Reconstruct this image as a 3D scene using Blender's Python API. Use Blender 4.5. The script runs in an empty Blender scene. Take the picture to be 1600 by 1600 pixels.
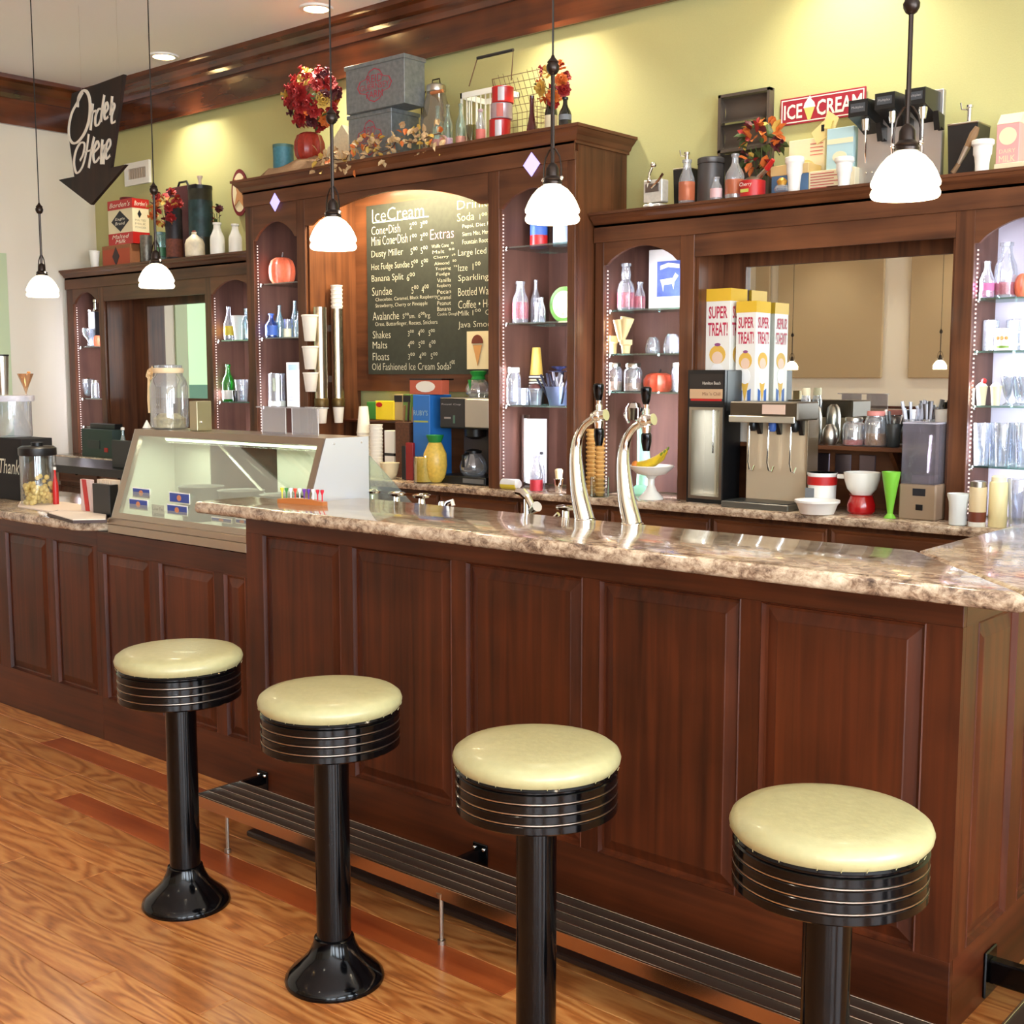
import bpy, bmesh, math, random
from mathutils import Vector, Matrix
random.seed(7)
R = math.radians
sc = bpy.context.scene
COL = sc.collection
# ------------------------------------------------------------ camera
F = 1915.0; PX = PY = 800.0; ZC = 1.52
YAW = R(40.8); PIT = R(6.3)
cd = bpy.data.cameras.new('camera'); cam = bpy.data.objects.new('camera', cd); COL.objects.link(cam)
cam.location = (0, 0, ZC); cam.rotation_euler = (R(90) - PIT, 0, YAW)
cd.sensor_width = 36; cd.lens = 36 * F / 1600; cd.clip_end = 100
sc.camera = cam
# ------------------------------------------------------------ world, exposure, daylight
w = bpy.data.worlds.new('world'); sc.world = w; w.use_nodes = True
w.node_tree.nodes['Background'].inputs[0].default_value = (.75, .85, 1, 1)
w.node_tree.nodes['Background'].inputs[1].default_value = 1.0
vs = sc.view_settings; vs.view_transform = 'Standard'; vs.look = 'None'; vs.gamma = 1; vs.use_curve_mapping = False
vs.exposure = 0.0
def area(name, loc, rot, sx, sy, power, col=(1, 1, 1), spread=180):
    l = bpy.data.lights.new(name, 'AREA'); l.shape = 'RECTANGLE'; l.size = sx; l.size_y = sy
    l.energy = power; l.color = col; l.spread = R(spread)
    o = bpy.data.objects.new(name, l); COL.objects.link(o); o.location = loc; o.rotation_euler = rot
    return o
# shop windows on the street side (right) and behind the viewer: daylight
DAY = (.80, .90, 1.0)
for yy in (-3.6, -.9, 1.8):
    area('daylight', (3.4, yy, 2.0), (0, R(104), 0), 2.6, 1.9, 300, DAY)
area('daylight', (2.4, -4.85, 1.9), (R(90), 0, 0), 1.1, 2.5, 100, DAY)

# ------------------------------------------------------------ projection helpers (real planes in the room)
fw = (-math.sin(YAW) * math.cos(PIT), math.cos(YAW) * math.cos(PIT), -math.sin(PIT))
rt = (math.cos(YAW), math.sin(YAW), 0.0)
upv = (rt[1] * fw[2], -rt[0] * fw[2], rt[0] * fw[1] - rt[1] * fw[0])
def ray(u, v):
    a = (u - PX) / F; b = -(v - PY) / F
    return [fw[i] + a * rt[i] + b * upv[i] for i in range(3)]
def onz(u, v, z):
    d = ray(u, v); t = (z - ZC) / d[2]; return (d[0] * t, d[1] * t, z)
def ony(u, v, y):
    d = ray(u, v); t = y / d[1]; return (d[0] * t, y, ZC + d[2] * t)
def onx(u, v, x):
    d = ray(u, v); t = x / d[0]; return (x, d[1] * t, ZC + d[2] * t)
def xat(u, y, z):
    k = (u - PX) / F; dz = (z - ZC) * fw[2]
    return (k * (y * fw[1] + dz) - y * rt[1]) / (rt[0] - k * fw[0])
def yat(u, x, z):
    k = (u - PX) / F; dz = (z - ZC) * fw[2]
    return (k * (x * fw[0] + dz) - x * rt[0]) / (rt[1] - k * fw[1])
def zat(v, x, y):
    k = -(v - PY) / F
    # (x*up0+y*up1+dz*up2) = k*(x*fw0+y*fw1+dz*fw2)
    dz = (k * (x * fw[0] + y * fw[1]) - x * upv[0] - y * upv[1]) / (upv[2] - k * fw[2])
    return ZC + dz
def dep(x, y, z=1.5): return x * fw[0] + y * fw[1] + (z - ZC) * fw[2]
def mpp(x, y, z=1.5): return dep(x, y, z) / F

# ------------------------------------------------------------ materials
def lin(c):
    def f(v):
        v /= 255.; return v / 12.92 if v <= .04045 else ((v + .055) / 1.055) ** 2.4
    return (f(c[0]), f(c[1]), f(c[2]), 1)
_m = {}
def newmat(name):
    m = bpy.data.materials.new(name); m.use_nodes = True
    nt = m.node_tree; b = nt.nodes['Principled BSDF']; _m[name] = m
    return m, nt, b
def mat(name, c=None, rough=.5, metal=0., coat=0., bump=0., bscale=60., var=0., spec=.5):
    """plain procedural: colour with slight noise variation and fine relief"""
    if name in _m: return _m[name]
    m, nt, b = newmat(name)
    b.inputs['Roughness'].default_value = rough; b.inputs['Metallic'].default_value = metal
    b.inputs['Coat Weight'].default_value = coat; b.inputs['Specular IOR Level'].default_value = spec
    tc = nt.nodes.new('ShaderNodeTexCoord'); n = nt.nodes.new('ShaderNodeTexNoise')
    n.inputs['Scale'].default_value = bscale; n.inputs['Detail'].default_value = 4
    nt.links.new(tc.outputs['Object'], n.inputs['Vector'])
    col = lin(c)
    if var > 0:
        r = nt.nodes.new('ShaderNodeValToRGB')
        r.color_ramp.elements[0].position = .3; r.color_ramp.elements[1].position = .7
        r.color_ramp.elements[0].color = tuple(x * (1 - var) for x in col[:3]) + (1,)
        r.color_ramp.elements[1].color = tuple(min(1, x * (1 + var)) for x in col[:3]) + (1,)
        nt.links.new(n.outputs['Fac'], r.inputs[0]); nt.links.new(r.outputs[0], b.inputs['Base Color'])
    else:
        b.inputs['Base Color'].default_value = col
    if bump > 0:
        bp = nt.nodes.new('ShaderNodeBump'); bp.inputs['Strength'].default_value = bump; bp.inputs['Distance'].default_value = .01
        nt.links.new(n.outputs['Fac'], bp.inputs['Height']); nt.links.new(bp.outputs[0], b.inputs['Normal'])
    return m
def emis(name, c, s):
    if name in _m: return _m[name]
    m, nt, b = newmat(name)
    b.inputs['Base Color'].default_value = lin(c); b.inputs['Emission Color'].default_value = lin(c)
    b.inputs['Emission Strength'].default_value = s
    return m
def glass(name, tint=(245, 250, 250), refl=.12, rough=.02, cloud=0., cc=(235, 240, 245)):
    """thin-walled glass: clear body, fresnel reflection, optional frosting"""
    if name in _m: return _m[name]
    m, nt, b = newmat(name); out = nt.nodes['Material Output']
    tr = nt.nodes.new('ShaderNodeBsdfTransparent'); tr.inputs[0].default_value = lin(tint)
    gl = nt.nodes.new('ShaderNodeBsdfGlossy'); gl.inputs['Roughness'].default_value = rough
    lw = nt.nodes.new('ShaderNodeLayerWeight'); lw.inputs[0].default_value = .35
    ma = nt.nodes.new('ShaderNodeMath'); ma.operation = 'MULTIPLY_ADD'; ma.inputs[1].default_value = .6; ma.inputs[2].default_value = refl
    mx = nt.nodes.new('ShaderNodeMixShader')
    nt.links.new(lw.outputs['Facing'], ma.inputs[0]); nt.links.new(ma.outputs[0], mx.inputs[0])
    nt.links.new(tr.outputs[0], mx.inputs[1]); nt.links.new(gl.outputs[0], mx.inputs[2])
    last = mx
    if cloud > 0:
        df = nt.nodes.new('ShaderNodeBsdfDiffuse'); df.inputs[0].default_value = lin(cc)
        m2 = nt.nodes.new('ShaderNodeMixShader'); m2.inputs[0].default_value = cloud
        nt.links.new(mx.outputs[0], m2.inputs[1]); nt.links.new(df.outputs[0], m2.inputs[2]); last = m2
    nt.links.new(last.outputs[0], out.inputs['Surface'])
    return m
def wood(name, dark, light, axis='z', rough=.35, coat=.3, sc_=14., stretch=.08, bump=.05, pos=(.3, .75), knots=False):
    if name in _m: return _m[name]
    m, nt, b = newmat(name)
    L = nt.links.new; N = nt.nodes.new
    tc = N('ShaderNodeTexCoord'); oi = N('ShaderNodeObjectInfo')
    mul = N('ShaderNodeMath'); mul.operation = 'MULTIPLY'; mul.inputs[1].default_value = 37.
    L(oi.outputs['Random'], mul.inputs[0])
    add = N('ShaderNodeVectorMath'); add.operation = 'ADD'; L(tc.outputs['Object'], add.inputs[0]); L(mul.outputs[0], add.inputs[1])
    mp = N('ShaderNodeMapping'); s = [1, 1, 1]; s['xyz'.index(axis)] = stretch; mp.inputs['Scale'].default_value = s
    L(add.outputs[0], mp.inputs['Vector'])
    n1 = N('ShaderNodeTexNoise'); n1.inputs['Scale'].default_value = sc_; n1.inputs['Detail'].default_value = 6; n1.inputs['Distortion'].default_value = .6
    L(mp.outputs[0], n1.inputs['Vector'])
    n2 = N('ShaderNodeTexNoise'); n2.inputs['Scale'].default_value = 3.0; n2.inputs['Detail'].default_value = 2
    L(add.outputs[0], n2.inputs['Vector'])
    mixf = N('ShaderNodeMath'); mixf.operation = 'MULTIPLY_ADD'; mixf.inputs[1].default_value = .45
    L(n2.outputs['Fac'], mixf.inputs[0])
    m3 = N('ShaderNodeMath'); m3.operation = 'MULTIPLY'; m3.inputs[1].default_value = .6; L(n1.outputs['Fac'], m3.inputs[0]); L(m3.outputs[0], mixf.inputs[2])
    r = N('ShaderNodeValToRGB'); r.color_ramp.elements[0].position = pos[0]; r.color_ramp.elements[1].position = pos[1]
    r.color_ramp.elements[0].color = lin(dark); r.color_ramp.elements[1].color = lin(light)
    L(mixf.outputs[0], r.inputs[0]); L(r.outputs[0], b.inputs['Base Color'])
    b.inputs['Roughness'].default_value = rough; b.inputs['Coat Weight'].default_value = coat; b.inputs['Coat Roughness'].default_value = .12; b.inputs['Specular IOR Level'].default_value = .32
    bp = N('ShaderNodeBump'); bp.inputs['Strength'].default_value = bump; bp.inputs['Distance'].default_value = .005
    L(n1.outputs['Fac'], bp.inputs['Height']); L(bp.outputs[0], b.inputs['Normal'])
    return m

CHERRY = wood('cherry_stain', (34, 12, 5), (94, 42, 17), 'z', .40, .09, 34, .04)
CHERRYX = wood('cherry_stain_horizontal', (38, 14, 6), (94, 44, 19), 'x', .40, .09, 34, .04)
CHERRYY = wood('cherry_stain_across', (38, 14, 6), (94, 43, 20), 'y', .38, .12, 34, .04)
NICHE = wood('niche_veneer', (66, 40, 32), (112, 76, 62), 'z', .6, 0., 12, .07)
CAB = wood('cabinet_stain', (52, 27, 15), (120, 72, 42), 'z', .42, .08, 30, .045)
CABX = wood('cabinet_stain_horizontal', (60, 32, 18), (124, 76, 46), 'x', .42, .08, 16, .07)
CABY = wood('cabinet_stain_across', (60, 32, 18), (124, 76, 46), 'y', .42, .08, 16, .07)
BEAM = wood('beam_stain', (36, 16, 9), (112, 58, 28), 'x', .26, .6, 9, .06, .1, (.34, .66))
BEAMY = wood('beam_stain_across', (36, 16, 9), (112, 58, 28), 'y', .26, .6, 9, .06, .1, (.34, .66))
CEIL = mat('ceiling_paint', (250, 248, 246), .8, bump=.1, bscale=200)
CREAM = mat('cream_paint', (234, 226, 208), .7, bump=.08, bscale=200)
GREEN = mat('olive_green_paint', (192, 188, 128), .6, bump=.08, bscale=160, var=.02)
BLACK = mat('gloss_black', (4, 4, 5), .12, spec=.28)
BLACKP = mat('black_plastic', (18, 18, 19), .35)
CHARC = mat('charcoal', (48, 52, 52), .4)
STEEL = mat('brushed_steel', (190, 184, 172), .28, 1., bump=.02, bscale=90)
CHROME = mat('chrome', (232, 232, 228), .06, 1.)
BRONZE = mat('dark_bronze', (58, 50, 46), .35, .9)
WHITE = mat('white_plastic', (240, 238, 230), .4)
PAPER = mat('paper_cup', (240, 234, 220), .6)
MILK = mat('milk_glass', (240, 238, 228), .15)
VINYL = mat('pale_yellow_vinyl', (170, 163, 118), .38, bump=.12, bscale=45, var=.05, coat=.1)
GLASS = glass('clear_glass')
GLASSW = glass('bright_glass', (240, 244, 250), .2, .05, .12)
GLASSG = glass('shelf_glass', (205, 235, 225), .15, .02)
MIRROR = mat('mirror_silver', (236, 238, 234), .01, 1.)
def nodes_granite():
    m, nt, b = newmat('brown_granite'); L = nt.links.new; N = nt.nodes.new
    tc = N('ShaderNodeTexCoord')
    n1 = N('ShaderNodeTexNoise'); n1.inputs['Scale'].default_value = 46; n1.inputs['Detail'].default_value = 8; n1.inputs['Roughness'].default_value = .75; n1.inputs['Distortion'].default_value = .5
    mp = N('ShaderNodeMapping'); mp.inputs['Scale'].default_value = (.75, 1, 1)
    L(tc.outputs['Object'], mp.inputs[0]); L(mp.outputs[0], n1.inputs['Vector'])
    n2 = N('ShaderNodeTexNoise'); n2.inputs['Scale'].default_value = 11; n2.inputs['Detail'].default_value = 5; n2.inputs['Roughness'].default_value = .7
    L(mp.outputs[0], n2.inputs['Vector'])
    a = N('ShaderNodeMath'); a.operation = 'MULTIPLY_ADD'; a.inputs[1].default_value = .45; L(n2.outputs['Fac'], a.inputs[0])
    c = N('ShaderNodeMath'); c.operation = 'MULTIPLY'; c.inputs[1].default_value = .6; L(n1.outputs['Fac'], c.inputs[0]); L(c.outputs[0], a.inputs[2])
    r = N('ShaderNodeValToRGB'); e = r.color_ramp.elements
    e[0].position = .34; e[0].color = lin((58, 44, 36)); e[1].position = .70; e[1].color = lin((238, 222, 196))
    for p, cc in ((.42, (100, 80, 66)), (.48, (146, 122, 100)), (.55, (190, 168, 142)), (.63, (214, 198, 172))):
        x = r.color_ramp.elements.new(p); x.color = lin(cc)
    L(a.outputs[0], r.inputs[0]); L(r.outputs[0], b.inputs['Base Color'])
    b.inputs['Roughness'].default_value = .14; b.inputs['Coat Weight'].default_value = .5; b.inputs['Coat Roughness'].default_value = .05
    return m
GRANITE = nodes_granite()
def nodes_floor():
    m, nt, b = newmat('heart_pine'); L = nt.links.new; N = nt.nodes.new
    tc = N('ShaderNodeTexCoord'); oi = N('ShaderNodeObjectInfo')
    mu = N('ShaderNodeMath'); mu.operation = 'MULTIPLY'; mu.inputs[1].default_value = 61; L(oi.outputs['Random'], mu.inputs[0])
    ad = N('ShaderNodeVectorMath'); ad.operation = 'ADD'; L(tc.outputs['Object'], ad.inputs[0]); L(mu.outputs[0], ad.inputs[1])
    mp = N('ShaderNodeMapping'); mp.inputs['Scale'].default_value = (.16, 1, 1); L(ad.outputs[0], mp.inputs[0])
    n0 = N('ShaderNodeTexNoise'); n0.inputs['Scale'].default_value = 5.5; n0.inputs['Detail'].default_value = 2.5; n0.inputs['Distortion'].default_value = .5
    L(mp.outputs[0], n0.inputs['Vector'])
    # ring contours of the noise -> cathedral grain
    mm = N('ShaderNodeMath'); mm.operation = 'MULTIPLY'; mm.inputs[1].default_value = 95; L(n0.outputs['Fac'], mm.inputs[0])
    si = N('ShaderNodeMath'); si.operation = 'SINE'; L(mm.outputs[0], si.inputs[0])
    n2 = N('ShaderNodeTexNoise'); n2.inputs['Scale'].default_value = 90; n2.inputs['Detail'].default_value = 3; L(mp.outputs[0], n2.inputs['Vector'])
    a1 = N('ShaderNodeMath'); a1.operation = 'MULTIPLY_ADD'; a1.inputs[1].default_value = .13; a1.inputs[2].default_value = .28; L(si.outputs[0], a1.inputs[0])
    a2 = N('ShaderNodeMath'); a2.operation = 'MULTIPLY_ADD'; a2.inputs[1].default_value = .4; L(n2.outputs['Fac'], a2.inputs[0]); L(a1.outputs[0], a2.inputs[2])
    r = N('ShaderNodeValToRGB'); e = r.color_ramp.elements
    e[0].position = .22; e[0].color = lin((128, 66, 26)); e[1].position = .70; e[1].color = lin((206, 144, 80))
    x = e.new(.42); x.color = lin((176, 106, 50))
    L(a2.outputs[0], r.inputs[0])
    hs = N('ShaderNodeHueSaturation')
    vr = N('ShaderNodeMapRange'); vr.inputs['To Min'].default_value = .84; vr.inputs['To Max'].default_value = 1.06; L(oi.outputs['Random'], vr.inputs['Value'])
    L(vr.outputs[0], hs.inputs['Value']); L(r.outputs[0], hs.inputs['Color']); L(hs.outputs[0], b.inputs['Base Color'])
    b.inputs['Roughness'].default_value = .3; b.inputs['Coat Weight'].default_value = .35; b.inputs['Coat Roughness'].default_value = .18
    return m
PINE = nodes_floor()
PINERED = wood('red_heart_plank', (112, 42, 16), (176, 92, 44), 'x', .3, .35, 20, .05)

# ------------------------------------------------------------ mesh building
class MB:
    def __init__(s): s.v = []; s.f = []; s.sm = []
    def add(s, vs_, fs, smooth=False):
        o = len(s.v); s.v += [tuple(p) for p in vs_]; s.f += [tuple(i + o for i in f) for f in fs]; s.sm += [smooth] * len(fs); return s
    def box(s, x0, x1, y0, y1, z0, z1):
        return s.add([(x0, y0, z0), (x1, y0, z0), (x1, y1, z0), (x0, y1, z0), (x0, y0, z1), (x1, y0, z1), (x1, y1, z1), (x0, y1, z1)],
                     [(0, 3, 2, 1), (4, 5, 6, 7), (0, 1, 5, 4), (1, 2, 6, 5), (2, 3, 7, 6), (3, 0, 4, 7)])
    def cbox(s, x0, x1, y0, y1, z0, z1, c=.004):
        """chamfered box"""
        vs_ = []
        for z, ins in ((z0, c), (z0 + c, 0), (z1 - c, 0), (z1, c)):
            vs_ += [(x0 + c + (0 if ins == 0 else c) * 0, y0 + ins, z), (x1 - c, y0 + ins, z), (x1 - ins, y0 + c, z), (x1 - ins, y1 - c, z),
                    (x1 - c, y1 - ins, z), (x0 + c, y1 - ins, z), (x0 + ins, y1 - c, z), (x0 + ins, y0 + c, z)]
        fs = [tuple(reversed(range(8))), tuple(range(24, 32))]
        for k in range(3):
            for i in range(8):
                a = k * 8 + i; b = k * 8 + (i + 1) % 8; fs.append((a, b, b + 8, a + 8))
        return s.add(vs_, fs)
    def lathe(s, prof, n=24, c=(0, 0, 0), smooth=True, rib=0, ribn=12, sx=1, sy=1, caps=True):
        vs_ = []; fs = []
        for r, z in prof:
            for i in range(n):
                a = 2 * math.pi * i / n; rr = r * (1 + rib * math.cos(ribn * a)) if rib else r
                vs_.append((c[0] + rr * math.cos(a) * sx, c[1] + rr * math.sin(a) * sy, c[2] + z))
        for k in range(len(prof) - 1):
            for i in range(n):
                a = k * n + i; b = k * n + (i + 1) % n; fs.append((a, b, b + n, a + n))
        if caps and prof[0][0] > 1e-4: fs.append(tuple(reversed(range(n))))
        if caps and prof[-1][0] > 1e-4: fs.append(tuple(range((len(prof) - 1) * n, len(prof) * n)))
        return s.add(vs_, fs, smooth)
    def cyl(s, r, z0, z1, n=20, c=(0, 0), r2=None): return s.lathe([(r, z0), (r if r2 is None else r2, z1)], n, (c[0], c[1], 0), True)
    def tube(s, pts, r, n=8, closed=False, caps=True):
        P = [Vector(p) for p in pts]; m = len(P); vs_ = []; fs = []
        rr = r if isinstance(r, (list, tuple)) else [r] * m
        prev = None
        for i in range(m):
            a = P[(i - 1) % m] if (closed or i > 0) else P[i]; b = P[(i + 1) % m] if (closed or i < m - 1) else P[i]
            t = (b - a)
            if t.length < 1e-9: t = Vector((0, 0, 1))
            t.normalize()
            if prev is None:
                q = Vector((0, 0, 1)) if abs(t.z) < .9 else Vector((1, 0, 0)); nx = t.cross(q).normalized()
            else:
                nx = (prev - t * prev.dot(t))
                nx = nx.normalized() if nx.length > 1e-6 else t.orthogonal().normalized()
            prev = nx; ny = t.cross(nx)
            for k in range(n):
                an = 2 * math.pi * k / n; vs_.append(P[i] + nx * math.cos(an) * rr[i] + ny * math.sin(an) * rr[i])
        for i in range(m if closed else m - 1):
            for k in range(n):
                a = i * n + k; b = i * n + (k + 1) % n; c = ((i + 1) % m) * n + (k + 1) % n; d = ((i + 1) % m) * n + k
                fs.append((a, b, c, d))
        if caps and not closed: fs += [tuple(reversed(range(n))), tuple(range((m - 1) * n, m * n))]
        return s.add(vs_, fs, True)
    def prism(s, poly, lo, hi, axis='y'):
        """2D polygon extruded along an axis; poly is (x,z) for y, (y,z) for x, (x,y) for z"""
        def p3(a, b, t): return {'y': (a, t, b), 'x': (t, a, b), 'z': (a, b, t)}[axis]
        n = len(poly); vs_ = [p3(a, b, lo) for a, b in poly] + [p3(a, b, hi) for a, b in poly]
        fs = [tuple(range(n)), tuple(reversed(range(n, 2 * n)))] + [(i, i + n, (i + 1) % n + n, (i + 1) % n) for i in range(n)]
        return s.add(vs_, fs)
    def sphere(s, c, r, n=12, m=8, sz=1.):
        pr = [(r * math.sin(math.pi * k / m), -r * sz * math.cos(math.pi * k / m)) for k in range(m + 1)]
        pr[0] = (1e-5, pr[0][1]); pr[-1] = (1e-5, pr[-1][1])
        return s.lathe(pr, n, c)
    def mesh(s, name, bev=0, seg=2):
        me = bpy.data.meshes.new(name); me.from_pydata(s.v, [], s.f)
        me.polygons.foreach_set('use_smooth', s.sm); me.update()
        b = bmesh.new(); b.from_mesh(me); bmesh.ops.recalc_face_normals(b, faces=b.faces)
        if bev: bmesh.ops.bevel(b, geom=list(b.edges), offset=bev, segments=seg, affect='EDGES', profile=.5, clamp_overlap=True)
        b.to_mesh(me); b.free()
        return me
def tag(o, label=None, cat=None, group=None, kind=None):
    if label: o['label'] = label
    if cat: o['category'] = cat
    if group: o['group'] = group
    if kind: o['kind'] = kind
    return o
def thing(name, cat, label, loc=(0, 0, 0), rz=0, group=None):
    o = bpy.data.objects.new(name, None); COL.objects.link(o); o.empty_display_size = .05
    o.location = loc; o.rotation_euler = (0, 0, rz); return tag(o, label, cat, group)
def sharp(me):
    # smooth shading with hard edges kept
    try: me.set_sharp_from_angle(angle=R(35))
    except Exception: pass
def obj(name, mb, m, parent=None, label=None, bev=0, loc=None, rot=None, seg=2):
    me = mb.mesh(name, bev, seg) if isinstance(mb, MB) else mb
    if isinstance(mb, MB):
        if any(mb.sm) or bev:
            me.polygons.foreach_set('use_smooth', [True] * len(me.polygons)); sharp(me)
    if m and not me.materials: me.materials.append(m)
    o = bpy.data.objects.new(name, me); COL.objects.link(o)
    if parent: o.parent = parent
    if loc: o.location = loc
    if rot: o.rotation_euler = rot
    if label: o['label'] = label
    return o
def solo(name, cat, label, mb, m, loc=(0, 0, 0), rz=0, group=None, bev=0):
    o = obj(name, mb, m, None, None, bev); o.location = loc; o.rotation_euler = (0, 0, rz); return tag(o, label, cat, group)
def struct(name, mb, m, parent=None, bev=0):
    o = obj(name, mb, m, parent, None, bev)
    if not parent: o['kind'] = 'structure'
    return o
def dup(root, loc, rz=0, label=None):
    r = root.copy(); COL.objects.link(r); r.location = loc; r.rotation_euler = (0, 0, rz)
    if label: r['label'] = label
    for ch in list(root.children):
        c = ch.copy(); COL.objects.link(c); c.parent = r
        for g in ch.children:
            d = g.copy(); COL.objects.link(d); d.parent = c
    return r
TEXTS = []
def text(parent, s, m, x0, x1, z0, z1, depth=0., face='-y', name='lettering', shear=0., bold=0., at=0.):
    """flat lettering fitted into the box x0..x1, z0..z1 on a plane (local coordinates of parent).
    face -y: plane y=at ; face +x: plane x=at, x0..x1 run along +y"""
    cu = bpy.data.curves.new('t', 'FONT'); cu.body = s; cu.shear = shear; cu.offset = bold; cu.resolution_u = 2
    o = bpy.data.objects.new('t', cu); COL.objects.link(o)
    TEXTS.append((o, parent, m, x0, x1, z0, z1, face, name, at))
def flush_texts():
    if not TEXTS: return
    bpy.context.view_layer.update()
    dg = bpy.context.evaluated_depsgraph_get()
    for (o, parent, m, x0, x1, z0, z1, face, name, at) in TEXTS:
        me = bpy.data.meshes.new_from_object(o.evaluated_get(dg))
        vs_ = [v.co.copy() for v in me.vertices]
        if not vs_: continue
        a0 = min(v.x for v in vs_); a1 = max(v.x for v in vs_); b0 = min(v.y for v in vs_); b1 = max(v.y for v in vs_)
        for v, c in zip(me.vertices, vs_):
            p = x0 + (c.x - a0) / max(1e-6, a1 - a0) * (x1 - x0); q = z0 + (c.y - b0) / max(1e-6, b1 - b0) * (z1 - z0)
            v.co = (p, at, q) if face == '-y' else (at, p, q)
        me.name = name; me.materials.clear(); me.materials.append(m)
        n = bpy.data.objects.new(name, me); COL.objects.link(n); n.parent = parent
        cu = o.data; bpy.data.objects.remove(o); bpy.data.curves.remove(cu)
    TEXTS.clear()
# ring panel: nested rectangles (inset, depth) -> raised or recessed panel
def ring_panel(w, h, rings):
    mb = MB(); vs_ = []; fs = []
    for ins, d in rings:
        vs_ += [(ins, d, ins), (w - ins, d, ins), (w - ins, d, h - ins), (ins, d, h - ins)]
    for k in range(len(rings) - 1):
        for i in range(4):
            a = k * 4 + i; b = k * 4 + (i + 1) % 4; fs.append((a, b, b + 4, a + 4))
    k = (len(rings) - 1) * 4; fs.append((k, k + 1, k + 2, k + 3))
    # back
    o = len(vs_); dmax = max(d for _, d in rings) + .006
    vs_ += [(0, dmax, 0), (w, dmax, 0), (w, dmax, h), (0, dmax, h)]
    for i in range(4): fs.append((i, o + i, o + (i + 1) % 4, (i + 1) % 4))
    fs.append((o + 3, o + 2, o + 1, o))
    return mb.add(vs_, fs)
RAISED = [(0, 0), (.003, -.002), (.008, .012), (.015, .013), (.043, .004), (.046, .0025), (.050, .0025)]

# ================================================================ THE ROOM
XL, XR, YF, YW, ZT = -9.1, 3.5, -5.0, 5.42, 3.75
struct('wall_back', MB().box(XL - .1, XR + .1, YW, YW + .1, 0, ZT), GREEN)
struct('ceiling', MB().box(XL - .1, XR + .1, YF - .1, YW + .1, ZT, ZT + .1), CEIL)
# left wall with a window opening
wl = MB(); WY0, WY1, WZ0, WZ1 = 3.3, 4.60, .9, 2.40
for a in ((YF, WY0, 0, ZT), (WY1, YW, 0, ZT), (WY0, WY1, 0, WZ0), (WY0, WY1, WZ1, ZT)): wl.box(XL - .1, XL, *a)
struct('wall_left', wl, CREAM)
wn = thing('window_1', None, None); wn['kind'] = 'structure'
FR = mat('window_paint', (196, 212, 172), .5)
f = MB(); f.box(XL - .06, XL + .02, WY1 - .07, WY1 + .05, WZ0 - .05, WZ1 + .05).box(XL - .06, XL + .02, WY0 - .05, WY0 + .07, WZ0 - .05, WZ1 + .05)
obj('frame', f, FR, wn)
obj('rail', MB().box(XL - .06, XL + .02, WY0 + .07, WY1 - .07, WZ1 - .06, WZ1 + .05), FR, wn)
obj('sill', MB().box(XL - .06, XL + .05, WY0 + .07, WY1 - .07, WZ0 - .05, WZ0 + .03), FR, wn)
obj('blind', MB().box(XL - .05, XL - .04, WY0 + .07, WY1 - .07, 1.45, WZ1 - .06), emis('backlit_green_blind', (186, 226, 178), .8), wn)
obj('pane', MB().box(XL - .05, XL - .04, WY0 + .07, WY1 - .07, WZ0 + .03, 1.45), emis('shaded_green_glass', (96, 140, 116), .4), wn)
# right wall with shop windows
wr = MB()
for a in ((YF, -4.6, 0, ZT), (-2.6, -1.9, 0, ZT), (.1, .8, 0, ZT), (2.8, YW, 0, ZT)): wr.box(XR, XR + .1, *a)
for a in ((-4.6, -2.6), (-1.9, .1), (.8, 2.8)):
    wr.box(XR, XR + .1, a[0], a[1], 0, .65); wr.box(XR, XR + .1, a[0], a[1], 3.35, ZT)
struct('wall_right', wr, CREAM)
for i, a in enumerate(((-4.6, -2.6), (-1.9, .1), (.8, 2.8))):
    wn = thing('window_%d' % (i + 2), None, None); wn['kind'] = 'structure'
    f = MB().box(XR - .02, XR + .06, a[0], a[0] + .06, .65, 3.35).box(XR - .02, XR + .06, a[1] - .06, a[1], .65, 3.35).box(XR - .02, XR + .06, a[0], a[1], .65, .71).box(XR - .02, XR + .06, a[0], a[1], 3.29, 3.35)
    obj('frame', f, CHERRY, wn)
    obj('pane', MB().box(XR + .05, XR + .055, a[0] + .06, a[1] - .06, .71, 3.29), GLASS, wn)
# front wall (seen in the mirrors)
struct('wall_front', MB().box(XL - .1, XR + .1, YF - .1, YF, 0, ZT), CREAM)
TAN = mat('tan_acoustic_fabric', (184, 160, 122), .9, bump=.3, bscale=300)
for (a, b) in ((-8.98, -8.75), (-8.62, -7.05), (-6.68, -5.2), (-4.8, -3.3)):
    solo('acoustic_panel', 'panel',
         {-8.98: 'narrow tan fabric panel at the far end of the wall reflected in the mirror',
          -8.62: 'wide tan fabric panel on the cream wall, the larger one in the right mirror',
          -6.68: 'tan fabric panel reflected behind the right-hand pendant in the mirror',
          -4.8: 'tan fabric panel on the opposite wall just right of the mirrored ones'}[a],
         MB().cbox(a, b, YF + .002, YF + .05, 1.5, 3.3, .01), TAN, group=None)
wa = thing('trim_1', None, None); wa['kind'] = 'structure'
obj('cap', MB().box(XL, XR, YF, YF + .05, 1.08, 1.13), CHERRYX, wa)
x = XL + .05; k = 0
while x < XR - .6 and k < 30:
    obj('panel', ring_panel(.5, .9, [(0, 0), (.02, .012), (.05, .004)]), CHERRY, wa, loc=(x + .5, YF + .03, .12), rot=(0, 0, math.pi)); x += .56; k += 1
obj('backing', MB().box(XL, XR, YF, YF + .012, 0, 1.08), CHERRY, wa)

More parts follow.
